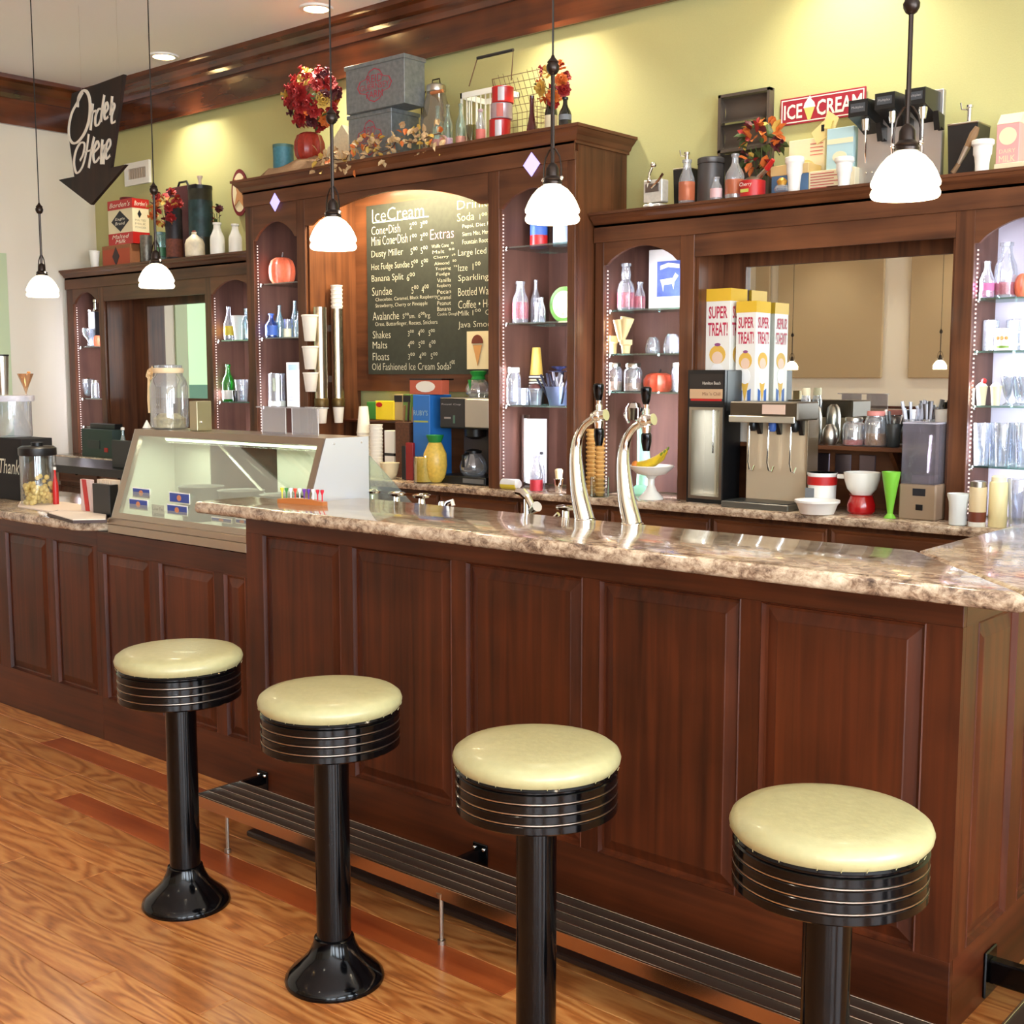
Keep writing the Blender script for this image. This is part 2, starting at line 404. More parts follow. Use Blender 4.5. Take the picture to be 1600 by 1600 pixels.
# beams (deep stained band under the ceiling)
bm = thing('trim_2', None, None); bm['kind'] = 'structure'
obj('board', MB().box(XL, XR, 5.385, YW, 3.41, 3.64), BEAM, bm)
obj('crown', MB().prism([(5.385, 3.60), (5.36, 3.60), (5.35, 3.63), (5.35, 3.655), (5.33, 3.67), (5.31, 3.705), (5.27, 3.72), (5.265, ZT), (5.42, ZT), (5.42, 3.60)], XL, XR, 'x'), BEAM, bm)
obj('lower_bead', MB().box(XL, XR, 5.37, 5.385, 3.40, 3.43), BEAM, bm)
bm = thing('trim_3', None, None); bm['kind'] = 'structure'
obj('board', MB().box(XL, XL + .035, YF, 5.385, 3.41, 3.64), BEAMY, bm)
obj('crown', MB().prism([(XL, 3.60), (XL + .06, 3.60), (XL + .07, 3.63), (XL + .07, 3.655), (XL + .09, 3.67), (XL + .11, 3.705), (XL + .15, 3.72), (XL + .155, ZT), (XL, ZT)], YF, 5.33, 'y'), BEAMY, bm)

# floor: heart pine planks, single ones where they show
fl = thing('floor', None, None); fl['kind'] = 'structure'
obj('subfloor', MB().box(XL, XR, YF, YW, -.06, -.022), mat('subfloor', (60, 30, 14), .8), fl)
PW = .108; yy = 2.70; row = 0
shared = {}
def plank(x0, x1, y0, m):
    L = round(x1 - x0, 2)
    if (L, m.name) not in shared:
        me = MB().cbox(0, L - .0015, 0, PW - .0015, -.022, 0, .0012).mesh('plank'); me.materials.append(m); shared[(L, m.name)] = me
    o = bpy.data.objects.new('plank', shared[(L, m.name)]); COL.objects.link(o); o.parent = fl; o.location = (x0, y0, 0)
rest = MB()
REDS = {2: (-4.75, -3.55), 5: (-4.05, -1.9)}
while yy > -1.0:
    yy -= PW; row += 1
    x = -7.4 - random.random() * 1.6
    if row in REDS:
        a, b = REDS[row]; plank(-7.6, a - .9, yy, PINE); plank(a - .9, a, yy, PINE); plank(a, b, yy, PINERED); plank(b, b + 1.3, yy, PINE); plank(b + 1.3, .6, yy, PINE)
        rest.box(XL, -7.6, yy, yy + PW - .0015, -.022, 0)
    elif yy > .6:
        while x < .3:
            L = random.choice((1.7, 2.1, 2.6, 3.0))
            m = PINE
            plank(x, x + L, yy, m); x += L
        rest.box(XL, -9.0, yy, yy + PW - .0015, -.022, 0)
    else:
        rest.box(XL, XR, yy, yy + PW - .0015, -.022, 0)
y2 = 2.70
while y2 < YW: rest.box(XL, XR, y2, min(YW, y2 + PW - .0015), -.022, 0); y2 += PW
y2 = yy
while y2 > YF: y2 -= PW; rest.box(XL, XR, y2, y2 + PW - .0015, -.022, 0)
o = obj('plank_field', rest, PINE, fl); o['kind'] = 'stuff'

# air vent on the wall
a0 = ony(197, 290, 5.41); a1 = ony(235, 250, 5.41); vx0, vx1 = a0[0], ony(235, 280, 5.41)[0]; vz0, vz1 = zat(292, vx0, 5.41), zat(257, vx0, 5.41)
t = thing('air_vent', 'vent', 'white louvred air vent on the green wall below the order sign', (vx0, 5.41, vz0)); VW, VH = vx1 - vx0, vz1 - vz0
m = MB(); m.box(0, VW, -.012, .01, 0, .045).box(0, VW, -.012, .01, VH - .045, VH).box(0, .045, -.012, .01, .045, VH - .045).box(VW - .045, VW, -.012, .01, .045, VH - .045)
obj('frame', m, WHITE, t)
for i in range(7): obj('slat', MB().box(.05 + i * (VW - .1) / 7 + .004, .05 + i * (VW - .1) / 7 + .016, -.006, .008, .045, VH - .045), mat('vent_slat', (196, 178, 160), .5), t)

# recessed ceiling lights
CAN = emis('lit_can_lens', (255, 240, 205), 9)
def can(x, y, label, power):
    t = thing('recessed_light', 'ceiling light', label, (x, y, ZT), group='recessed ceiling lights' if 'out of' in label else None)
    obj('trim_ring', MB().lathe([(.075, -.012), (.1, -.012), (.105, -.002), (.105, 0)], 24, caps=False), WHITE, t)
    obj('lens', MB().lathe([(1e-4, -.008), (.078, -.008)], 24), CAN, t)
    l = bpy.data.lights.new('can', 'SPOT'); l.energy = power; l.color = (1., .95, .82); l.spot_size = R(105); l.spot_blend = .7; l.shadow_soft_size = .07
    lo = bpy.data.objects.new('can_light', l); COL.objects.link(lo); lo.location = (x, y, ZT - .03)
p = onz(494, 12, ZT); q = onz(256, 87, ZT)
can(p[0], p[1], 'round lit ceiling light at the top of the photo above the flowers', 90)
can(q[0], q[1], 'round lit ceiling light above the air vent, left of the other', 90)
dx = p[0] - q[0]
for i in range(1, 4): can(p[0] + dx * i, p[1], 'lit ceiling light out of frame along the back wall, %s' % ('above the tall cabinet', 'above the metal tray', 'above the draft heads')[i - 1], 90)
for i, (x, y) in enumerate(((-7.6, 2.4), (-4.8, 1.2), (-2.0, 1.2), (-4.8, -1.4), (-2, -1.4), (-7.6, -1.6), (.8, 1.2), (.8, -1.4))):
    can(x, y, 'lit ceiling light out of frame over the seating area, %s' % ('by the order counter', 'above the second stool', 'above the nearest stool', 'mid room left', 'mid room centre', 'far left corner', 'right of the bar corner', 'mid room right')[i], 26)
for i, x in enumerate((-7.8, -6.0, -4.2, -2.4)):  # extra cans, added to brighten the wall shown in the mirror
    can(x, -4.2, 'added ceiling light brightening the opposite wall, %s' % ('first from its far end', 'second from its far end', 'third from its far end', 'nearest the street')[i], 70)

# ================================================================ BACK BAR
CT = .914
YB, YTL = 5.12, 4.97
bc = thing('granite_worktop', 'worktop', 'long brown granite-look worktop running under the shelving along the back wall')
sl = MB().box(-9.05, -1.22, 4.93, 5.40, CT - .04, CT)
obj('slab', sl, GRANITE, bc, bev=.012)
x = -9.05; n = 0
base = thing('base_cabinet_run', 'cabinet', 'dark cherry base cabinets with drawers under the back worktop')
obj('carcass', MB().box(-9.05, -1.22, 5.0, 5.38, .0, CT - .041), CAB, base)
while x < -1.5:
    wd = min(.6, -1.23 - x)
    d = obj('drawer', ring_panel(wd - .02, .15, [(0, 0), (.004, -.003), (.016, .004), (.022, 0)]), CABX, base, loc=(x + .01, 4.982, .70))
    obj('knob', MB().sphere((wd / 2, -.02, .075), .014), BRONZE, d)
    obj('door', ring_panel(wd - .02, .56, RAISED), CAB, base, loc=(x + .01, 4.98, .11)); x += .6
obj('toe_kick', MB().box(-9.05, -1.22, 5.03, 5.0, 0, .1), BLACKP, base)

def arc_header(x0, x1, zs, zc, ztop, y0, y1, n=16, sh=.06):
    """board with an arch cut in its lower edge, springing zs, crown zc, small square shoulders"""
    pts = [(x0, ztop), (x0, zs), (x0 + sh * .3, zs)]
    for i in range(n + 1):
        tt = i / n; a = x0 + sh * .3 + (x1 - x0 - sh * .6) * tt
        pts.append((a, zs + (zc - zs) * math.sin(math.pi * tt) ** .75 if 0 < tt < 1 else zs))
    pts += [(x1, zs), (x1, ztop)]
    mb = MB(); vs_ = []; fs = []
    low = pts[1:-1]
    for (a, z) in low: vs_ += [(a, y0, z), (a, y0, ztop), (a, y1, z), (a, y1, ztop)]
    for i in range(len(low) - 1):
        b = i * 4; c = b + 4
        fs += [(b, c, c + 1, b + 1), (b + 2, b + 3, c + 3, c + 2), (b, b + 2, c + 2, c), (b + 1, c + 1, c + 3, b + 3)]
    e = (len(low) - 1) * 4; fs += [(0, 1, 3, 2), (e, e + 2, e + 3, e + 1)]
    return mb.add(vs_, fs)
LED = emis('led_bead', (240, 214, 204), .9)
def niche(t, x0, x1, yf, zs, zc, ztop, shelves, power=9, back=None):
    """glass-shelved niche: back, sides, arch board, shelves, led strips"""
    obj('back_panel', MB().box(x0 - .01, x1 + .01, 5.392, 5.402, CT + .002, ztop - .02), back or NICHE, t)
    obj('partition', MB().box(x0 - .02, x0, yf + .022, 5.39, CT + .002, ztop - .02), NICHE, t)
    obj('partition', MB().box(x1, x1 + .02, yf + .022, 5.39, CT + .002, ztop - .02), NICHE, t)
    obj('arch_board', arc_header(x0, x1, zs, zc, ztop, yf, yf + .02), CABX, t)
    for z in shelves:
        s = obj('glass_shelf', MB().box(x0 + .003, x1 - .003, yf + .04, 5.385, z - .008, z), GLASSG, t)
        obj('shelf_clip', MB().sphere((x0 + .008, yf + .045, z - .014), .007, 8, 5).sphere((x1 - .008, yf + .045, z - .014), .007, 8, 5), CHROME, s)
    for xs in (x0 + .006, x1 - .006):
        m = MB(); z = CT + .03
        while z < zs - .02: m.box(xs - .0025, xs + .0025, yf + .024, yf + .030, z, z + .007); z += .0185
        o = obj('led_strip', m, LED, t); o['kind'] = 'stuff'
    hz = zs - CT - .05
    for xs, ry in ((x0 + .012, -90), (x1 - .012, 90)):
        l = area('niche_led', (xs, yf + .04, CT + .02 + hz / 2), (0, R(ry), R(35 if ry < 0 else -35)), hz, .012, power, (.88, .86, 1.0), 140)

def cornice(t, x0, x1, yf, z1, h, out, left=True, right=True):
    """stepped crown moulding along the front with returns"""
    pr = [(0, 0), (-.012, 0), (-.012, .012), (-.02, .018), (-.03, h * .45), (-.045, h * .62), (-out + .008, h * .8), (-out, h * .82), (-out, h), (0, h)]
    m = MB(); vs_ = []; fs = []
    # front run with mitred ends
    n = len(pr)
    for side, xx, sg, on in ((0, x0, -1, left), (1, x1, 1, right)):
        for (d, z) in pr: vs_.append((xx + (sg * -d if on else 0), yf + d, z1 - h + z))
    fs += [(i, (i + 1) % n, (i + 1) % n + n, i + n) for i in range(n)] + [tuple(reversed(range(n))), tuple(range(n, 2 * n))]
    m.add(vs_, fs)
    obj('cornice', m, CABX, t)
    for xx, sg, on in ((x0, -1, left), (x1, 1, right)):
        if not on: continue
        m = MB(); vs_ = []; fs = []
        for (d, z) in pr: vs_.append((xx + sg * -d, yf + d, z1 - h + z))
        for (d, z) in pr: vs_.append((xx + sg * -d, 5.415, z1 - h + z))
        fs += [(i, (i + 1) % n, (i + 1) % n + n, i + n) for i in range(n)] + [tuple(reversed(range(n))), tuple(range(n, 2 * n))]
        obj('cornice_return', m.add(vs_, fs), CABY, t)

ZR = 2.345; ZTT = 2.765
def stile(t, x0, x1, yf, z0, z1, d=.022): obj('stile', MB().cbox(x0, x1, yf, yf + d, z0, z1, .002), CAB, t)
# --- right section
rc = thing('shelving_cabinet', 'cabinet', 'right dark cherry back-bar cabinet with arched glass niches and a wide mirror')
T = rc; yf = YB
stile(T, -3.855, -3.80, yf, CT, ZR - .1); stile(T, -3.34, -3.26, yf, CT, ZR - .1); stile(T, -1.99, -1.91, yf, CT, ZR - .1); stile(T, -1.42, -1.34, yf, CT, ZR - .1)
niche(T, -3.80, -3.34, yf, 2.085, 2.17, ZR - .1, (1.86, 1.637, 1.443), 5)
niche(T, -1.91, -1.42, yf, 2.065, 2.16, ZR - .1, (1.843, 1.627, 1.4, 1.148), 4.5, mat('pale_lavender_back', (204, 198, 212), .5))
obj('header', MB().box(-3.26, -1.99, yf + .002, yf + .022, 2.095, ZR - .1), CABX, T)
obj('frieze', MB().box(-3.855, -1.34, yf - .012, yf, 2.2, ZR - .05), CABX, T)
cornice(T, -3.855, -1.34, yf, ZR, .07, .06, False, True)
obj('top_board', MB().box(-3.855, -1.34, yf, 5.415, ZR - .02, ZR - .001), CABX, T)
obj('ceiling_board', MB().box(-3.24, -2.01, yf + .022, 5.39, 2.15, 2.165), CABX, T)
obj('side_panel', MB().box(-3.26, -3.245, yf + .022, 5.40, CT, 2.15), CAB, T); obj('side_panel', MB().box(-2.005, -1.99, yf + .022, 5.40, CT, 2.15), CAB, T)
obj('side_panel', MB().box(-1.36, -1.34, yf + .022, 5.41, CT, ZR - .1), CAB, T)
MX0, MX1, MZ0, MZ1 = -3.12, -2.06, 1.19, 2.055
mf = obj('mirror_frame', MB().box(-3.245, MX0, 5.37, 5.40, 1.12, 2.15).box(MX1, -2.005, 5.37, 5.40, 1.12, 2.15).box(MX0, MX1, 5.37, 5.40, MZ1, 2.15), CAB, T)
obj('mirror', MB().box(MX0, MX1, 5.388, 5.398, MZ0, MZ1), MIRROR, T)
obj('backsplash', MB().box(-3.245, -2.005, 5.375, 5.40, CT, 1.192), CABX, T)
obj('ledge', MB().cbox(-3.24, -2.01, 5.22, 5.375, 1.185, 1.205, .003), CABX, T)
obj('bracket', MB().prism([(5.23, 1.185), (5.375, 1.185), (5.375, 1.03)], -2.97, -2.95, 'x'), CAB, T)
obj('bracket', MB().prism([(5.23, 1.185), (5.375, 1.185), (5.375, 1.03)], -2.3, -2.28, 'x'), CAB, T)
for uu in (1285, 1318, 1356):
    xx = xat(uu, 5.374, 1.12)
    solo('outlet_plate', 'outlet', 'grey metal outlet plate on the splashback, %s' % {1285: 'left of three in a row', 1318: 'middle of three in a row', 1356: 'right of three in a row'}[uu],
         MB().cbox(xx - .04, xx + .04, 5.366, 5.374, 1.05, 1.16, .003), mat('plate_metal', (160, 150, 160), .3, 1.), group='splashback outlet plates')
# --- left section
lc = thing('shelving_cabinet', 'cabinet', 'left dark cherry back-bar cabinet with narrow niches and a mirror showing the green window')
T = lc
stile(T, -9.06, -8.97, yf, CT, ZR - .1); stile(T, -8.60, -8.53, yf, CT, ZR - .1); stile(T, -7.23, -7.16, yf, CT, ZR - .1)
stile(T, -6.66, -6.57, yf, CT, ZR - .1)
niche(T, -8.97, -8.60, yf, 2.085, 2.17, ZR - .1, (1.755, 1.351, 1.13), 4)
niche(T, -7.16, -6.66, yf, 2.085, 2.17, ZR - .1, (1.77, 1.349), 4)
obj('header', MB().box(-8.53, -7.23, yf + .002, yf + .022, 2.09, ZR - .1), CABX, T)
obj('frieze', MB().box(-9.06, -6.57, yf - .012, yf, 2.2, ZR - .05), CABX, T)
cornice(T, -9.06, -6.57, yf, ZR, .07, .06, False, False)
obj('top_board', MB().box(-9.06, -6.57, yf, 5.415, ZR - .02, ZR - .001), CABX, T)
obj('ceiling_board', MB().box(-8.53, -7.23, yf + .022, 5.39, 2.12, 2.135), CABX, T)
obj('side_panel', MB().box(-8.53, -8.515, yf + .022, 5.40, CT, 2.12), CAB, T); obj('side_panel', MB().box(-7.245, -7.23, yf + .022, 5.40, CT, 2.12), CAB, T)
obj('mirror_frame', MB().box(-8.515, -8.33, 5.37, 5.40, CT, 2.12).box(-7.42, -7.245, 5.37, 5.40, CT, 2.12).box(-8.33, -7.42, 5.37, 5.40, 2.055, 2.12).box(-8.33, -7.42, 5.37, 5.40, CT, 1.36), CAB, T)
obj('mirror', MB().box(-8.33, -7.42, 5.388, 5.398, 1.36, 2.055), MIRROR, T)
# --- tall centre section
tc = thing('shelving_cabinet', 'cabinet', 'tall central cherry back-bar cabinet with a wide arch over the chalkboard menu')
T = tc; yf = YTL; x0, x1 = -6.56, -3.87
obj('cap_board', MB().box(-5.97, -4.46, yf, yf + .02, ZTT - .12, ZTT - .03), CABX, T)
stile(T, x0, -6.48, yf, CT, ZTT - .12); stile(T, -6.05, -5.97, yf, CT, ZTT - .12); stile(T, -4.46, -4.38, yf, CT, ZTT - .12); stile(T, -3.92, x1, yf, CT, ZTT - .12)
niche(T, -6.48, -6.05, yf, 2.385, 2.49, ZTT - .12, (2.114, 1.77, 1.327), 4.5)
niche(T, -4.38, -3.92, yf, 2.40, 2.49, ZTT - .12, (2.206, 1.806, 1.367), 6)
obj('arch_header', arc_header(-5.97, -4.46, 2.44, 2.575, ZTT - .12, yf, yf + .02, 28, .2), CABX, T)
obj('frieze', MB().box(x0, x1, yf - .012, yf, 2.60, ZTT - .06), CABX, T)
cornice(T, x0, x1, yf, ZTT, .085, .065, True, True)
obj('top_board', MB().box(x0, x1, yf, 5.415, ZTT - .02, ZTT - .001), CABX, T)
obj('side_panel', MB().box(x1 - .018, x1, yf + .022, 5.41, CT, ZTT - .085), CAB, T)
obj('side_panel', MB().box(x0, x0 + .018, yf + .022, 5.41, CT, ZTT - .085), CAB, T)
obj('side_panel', MB().box(-5.97, -5.955, yf + .022, 5.40, CT, 2.70), CAB, T); obj('side_panel', MB().box(-4.475, -4.46, yf + .022, 5.40, CT, 2.70), CAB, T)
obj('ceiling_board', MB().box(-5.955, -4.475, yf + .022, 5.40, 2.70, 2.715), CABX, T)
obj('board_surround', MB().box(-5.955, -5.84, 5.37, 5.40, 1.43, 2.69).box(-5.84, -4.475, 5.37, 5.40, 1.43, 1.535).box(-5.84, -4.475, 5.37, 5.40, 2.585, 2.69), CABX, T)
obj('backsplash', MB().box(-5.955, -4.475, 5.38, 5.40, CT, 1.28), CABX, T)
DIA = emis('lit_violet_diamond', (176, 166, 250), 1.3)
for (u, v, w_, h_) in ((429.5, 316, 19, 28), (830.5, 257, 27, 37)):
    c = ony(u, v, yf - .014); k = mpp(c[0], c[1], c[2])
    obj('diamond_light', MB().prism([(c[0] - w_ * k / 2 * 1.25, c[2]), (c[0], c[2] - h_ * k / 2), (c[0] + w_ * k / 2 * 1.25, c[2]), (c[0], c[2] + h_ * k / 2)], yf - .016, yf - .012), DIA, T)
area('arch_downlight', (-5.2, 5.2, 2.69), (0, 0, 0), .8, .05, 40, (1, .83, .52))
area('arch_downlight', (-5.78, 5.12, 2.69), (0, 0, 0), .2, .05, 9, (1, .83, .52))

# --- chalkboard menu
ck = thing('chalkboard', 'menu board', 'green-black chalkboard with the handwritten ice cream menu under the arch')
BD = mat('chalkboard_slate', (44, 48, 40), .75, bump=.05, bscale=30, var=.12)
obj('board', MB().box(-5.84, -4.476, 5.362, 5.37, 1.535, 2.585), BD, ck)
CH = mat('chalk_white', (214, 212, 190), .9); CHP = mat('chalk_pink', (232, 160, 176), .9); CHY = mat('chalk_yellow', (236, 228, 150), .9); CHG = mat('chalk_mint', (190, 240, 200), .9)
def chalk(s, zu0, zu1, zt, zb, m=CH, zx=None):
    u0 = 540 + zu0 / 4.706; u1 = 540 + zu1 / 4.706; va = 280 + zt / 4.706; vb = 280 + zb / 4.706
    X0 = ony(u0, vb, 5.36)[0]; X1 = min(-4.48, ony(u1, vb, 5.36)[0]) if zx is None else zx
    text(ck, s, m, X0, X1, zat(vb, X0, 5.36), zat(va, X0, 5.36), at=5.3605, name='menu_line', bold=-.012)
chalk('IceCream', 195, 575, 225, 318, CH); chalk('_________', 200, 610, 318, 326, CHG)
chalk('Cone•Dish', 190, 400, 350, 412); chalk('2⁰⁰  3⁰⁰', 470, 600, 318, 368)
chalk('Mini Cone•Dish', 190, 455, 425, 492); chalk('1⁰⁰  2⁰⁰', 475, 602, 405, 458)
chalk('Dusty Miller', 190, 422, 528, 592); chalk('5⁰⁰  5⁰⁰', 478, 602, 500, 556)
chalk('Hot Fudge Sundae', 190, 470, 624, 684); chalk('5⁰⁰  5⁰⁰', 482, 605, 594, 650)
chalk('Banana Split', 192, 425, 708, 770); chalk('6⁰⁰', 450, 508, 690, 748)
chalk('Sundae', 195, 340, 798, 858); chalk('5⁰⁰  4⁰⁰', 485, 610, 782, 842)
chalk('Chocolate, Caramel, Black Raspberry', 220, 672, 874, 906); chalk('Strawberry, Cherry or Pineapple', 220, 602, 918, 952)
chalk('Avalanche', 200, 392, 980, 1038); chalk('5⁰⁰sm.  6⁰⁰lrg.', 420, 625, 984, 1036)
chalk('Oreo, Butterfinger, Reeses, Snickers', 218, 675, 1052, 1090)
chalk('Shakes', 200, 330, 1118, 1172); chalk('3⁰⁰   4⁰⁰   5⁰⁰', 458, 655, 1108, 1156)
chalk('Malts', 200, 305, 1196, 1246); chalk('4⁰⁰   5⁰⁰   6⁰⁰', 458, 660, 1190, 1242)
chalk('Floats', 200, 320, 1278, 1332); chalk('3⁰⁰   4⁰⁰   5⁰⁰', 460, 675, 1276, 1326)
chalk('Old Fashioned Ice Cream Soda', 195, 762, 1354, 1404); chalk('5⁰⁰', 765, 802, 1330, 1392)
chalk('Extras', 622, 795, 372, 446, CHP)
for i, s in enumerate(('Waffle Cone  ⁷⁵', 'Malt  ⁵⁰', 'Cherry  ²⁵', 'Almond  ⁵⁰', 'Topping  ⁷⁵', 'Fudge', 'Vanilla', 'Raspberry', 'Pecan', 'Caramel', 'Peanut', 'Banana', 'Cookie Dough')):
    z = 478 + i * 42; o = 632 + min(i, 6) * 7; chalk(s, o, o + (160 if i < 5 else 100 if i < 12 else 150), z, z + 30)
chalk('Drinks', 820, 1075, 160, 225, CHY); chalk('Soda', 820, 945, 254, 312, CHY); chalk('1⁰⁰ 2⁰⁰', 985, 1120, 250, 296, CHY)
for i, s in enumerate(('Pepsi, Diet Pepsi', 'Sierra Mist, Mtn Dew', 'Fountain Root Beer')): chalk(s, 858, 1120, 334 + i * 56, 368 + i * 56, CH)
for s, z in (('Large Iced Tea', 520), ('Izze  1⁰⁰', 618), ('Sparkling', 706), ('Bottled Water', 802), ('Coffee • Hot', 894), ('Milk 1⁰⁰  OJ', 960), ('Java Smooth', 1048)):
    chalk(s, 828, {'Izze  1⁰⁰': 990, 'Sparkling': 1050, 'Large Iced Tea': 1130, 'Bottled Water': 1110, 'Milk 1⁰⁰  OJ': 1075, 'Coffee • Hot': 1090}.get(s, 1120), z, z + 58, CH)
# cone poster
pz = ony(731, 518, 5.35); q = ony(760, 575, 5.35)
t = thing('cone_poster', 'poster', 'small cream poster of a chocolate cone at the lower right of the chalkboard')
X0 = xat(730, 5.355, 1.7); X1 = -4.70; Z1 = zat(518, X0, 5.355); Z0 = zat(577, X0, 5.355)
obj('sheet', MB().box(X0, X1, 5.352, 5.356, Z0, Z1), mat('poster_cream', (226, 210, 170), .6), t)
xc = xat(746, 5.35, 1.7); zc_ = (Z0 + Z1) / 2 + .03
obj('cone_print', MB().prism([(xc - .035, zc_), (xc, Z0 + .02), (xc + .035, zc_)], 5.349, 5.352), mat('waffle_print', (206, 150, 90), .6), t)
m = MB(); m.prism([(xc + .045 * math.cos(a), zc_ + .01 + .05 * math.sin(a)) for a in [math.pi * i / 12 for i in range(13)]], 5.347, 5.351)
obj('scoop_print', m, mat('chocolate_print', (110, 48, 30), .6), t)

# ================================================================ THE BAR
BZ = 1.09; BY = 2.68; BX = -.99
bar = thing('bar_counter', 'bar', 'long dark cherry bar with raised panels that turns the corner at the right')
ct = thing('granite_worktop', 'worktop', 'glossy brown granite-look bar top with rounded edge, in front of the taps')
m = MB().prism([(-3.61, 2.485), (-.79, 2.485), (-1.215, 2.957), (-3.27, 2.957), (-3.27, 2.73), (-3.60, 2.73)], BZ - .042, BZ, 'z')
obj('slab', m, GRANITE, ct, bev=.014, seg=3)
m = MB().prism([(-.789, 2.486), (-.79, 4.9), (-1.215, 4.9), (-1.214, 2.958)], BZ - .042, BZ, 'z')
obj('slab', m, GRANITE, ct, bev=.012, seg=3)
def panel_run(t, x0, x1, y, z0, z1, ps, zb, zt):
    """stiles and rails with raised panels between, facing -y"""
    obj('top_rail', MB().cbox(x0, x1, y, y + .02, zt, z1, .001), CHERRYX, t)
    obj('bottom_rail', MB().cbox(x0, x1, y, y + .02, z0, zb, .001), CHERRYX, t)
    prev = x0
    for a, b in ps:
        obj('stile', MB().box(prev, a, y, y + .02, zb, zt), CHERRY, t)
        obj('panel', ring_panel(b - a, zt - zb, RAISED), CHERRY, t, loc=(a, y, zb)); prev = b
    if x1 - prev > .002: obj('stile', MB().box(prev, x1, y, y + .02, zb, zt), CHERRY, t)
def ux(u, v, y=BY): return ony(u, v, y)[0]
mp_ = [(ux(413, 1000), ux(533, 1000)), (ux(552, 1000), ux(706, 1000)), (ux(728, 1000), ux(910, 1000)), (ux(936, 1000), ux(1157, 1000)), (ux(1188, 1000), ux(1447, 1000))]
panel_run(bar, -3.575, BX, BY, .0, BZ - .043, mp_, .185, .965)
obj('carcass', MB().box(-3.24, -1.01, BY + .022, 2.9, .0, BZ - .043), CHERRY, bar)
obj('carcass', MB().box(-1.2, BX - .022, BY + .022, 4.85, .0, BZ - .043), CHERRY, bar)
# right end face (+x)
def ring_x(y0, y1, z0, z1):
    o = obj('panel', ring_panel(y1 - y0, z1 - z0, RAISED), CHERRY, bar, loc=(BX, y0, z0), rot=(0, 0, R(90))); return o
ey = [(2.775, 3.04), (3.12, 3.42), (3.5, 3.8), (3.88, 4.18), (4.26, 4.56)]
obj('top_rail', MB().box(BX - .02, BX, BY + .0205, 4.85, .965, BZ - .043), CHERRYY, bar)
obj('bottom_rail', MB().box(BX - .02, BX, BY + .0205, 4.85, 0, .185), CHERRYY, bar)
pv = BY + .0205
for a, b in ey:
    obj('stile', MB().box(BX - .02, BX, pv, a, .185, .965), CHERRY, bar); ring_x(a, b, .185, .965); pv = b
obj('stile', MB().box(BX - .02, BX, pv, 4.85, .185, .965), CHERRY, bar)
# lower run to the left, under the display case and the order counter
lo = thing('front_counter', 'counter', 'lower dark cherry panelled counter left of the bar, under the display case')
lp = [(ux(161, 900), ux(232, 900)), (ux(247, 900), ux(333, 900)), (ux(348, 900), -3.59)]
panel_run(lo, -4.585, -3.577, BY + .003, 0, .885, lp, .185, .80)
lp2 = [(-6.35, -6.0), (-5.93, ux(-6, 900)), (ux(10, 900), ux(73, 900)), (ux(84, 900), ux(146, 900))]
panel_run(lo, -6.8, -4.587, BY + .003, 0, .884, lp2, .185, .82)
obj('carcass', MB().box(-6.8, -3.26, BY + .026, 3.25, 0, .884), CHERRY, lo)
lt = thing('granite_worktop', 'worktop', 'brown granite-look worktop of the order counter at far left with clipped corner')
c1 = onz(97, 828, .925); c2 = onz(168, 814, .925)
obj('slab', MB().prism([(-6.8, 2.62), (-4.66, 2.62), (-4.52, 2.73), (-4.52, 3.3), (-6.8, 3.3)], .885, .925, 'z'), GRANITE, lt, bev=.012, seg=3)

# foot rail
fr = thing('foot_rail', 'foot rail', 'ribbed metal foot rail running along the base of the bar')
RUB = mat('dark_rail_rubber', (66, 54, 46), .35, .6); ALU = mat('rail_aluminium', (178, 172, 162), .25, 1.)
fx0, fx1 = -3.31, -.64; fy0, fy1, fz = 2.26, 2.44, .165
obj('tread', MB().box(fx0, fx1, fy0 + .004, fy1, fz - .02, fz - .004), RUB, fr)
for i in range(5):
    yy = fy0 + .004 + i * (fy1 - fy0 - .012) / 4
    obj('rib', MB().cbox(fx0, fx1, yy, yy + .006, fz - .006, fz, .001), ALU, fr)
obj('front_plate', MB().cbox(fx0, fx1, fy0 - .004, fy0, fz - .037, fz, .001), mat('copper_tinted_steel', (186, 150, 120), .22, 1.), fr)
obj('end_cap', MB().cbox(fx0 - .006, fx0, fy0 - .004, fy1 + .004, fz - .025, fz + .002, .001), ALU, fr)
obj('tread', MB().box(fx1 - .18, fx1, fy1 + .001, 4.4, fz - .02, fz - .004), RUB, fr)
for i in range(5):
    xx = fx1 - .18 + i * (.18 - .008) / 4
    obj('rib', MB().cbox(xx, xx + .006, fy1 + .001, 4.4, fz - .006, fz, .001), ALU, fr)
obj('front_plate', MB().cbox(fx1, fx1 + .004, fy0 - .004, 4.4, fz - .037, fz, .001), ALU, fr)
for (u, v) in ((356, 1332), (690, 1475)):
    p = onz(u, v, 0)
    obj('leg', MB().cyl(.006, .012, fz - .02, 10, (p[0], p[1])).lathe([(.011, 0), (.011, .012), (.006, .014)], 12, (p[0], p[1], 0)).lathe([(.012, fz - .035), (.014, fz - .02)], 12, (p[0], p[1], 0)), STEEL, fr)
obj('leg', MB().cyl(.006, .012, fz - .02, 10, (-1.2, 2.27)).lathe([(.011, 0), (.011, .012), (.006, .014)], 12, (-1.2, 2.27, 0)), STEEL, fr)
for u, v in ((412, 1222), (752, 1338), (1310, 1530)):
    xx = ux(u, v)
    b = obj('bracket', MB().cbox(xx - .03, xx + .03, BY - .008, BY, .02, .10, .003).cbox(xx - .012, xx + .012, fy1 - .02, BY - .006, .05, .085, .004), BLACK, fr)
    obj('bolt', MB().sphere((xx - .018, BY - .01, .085), .006, 8, 5).sphere((xx + .018, BY - .01, .085), .006, 8, 5), CHROME, b)
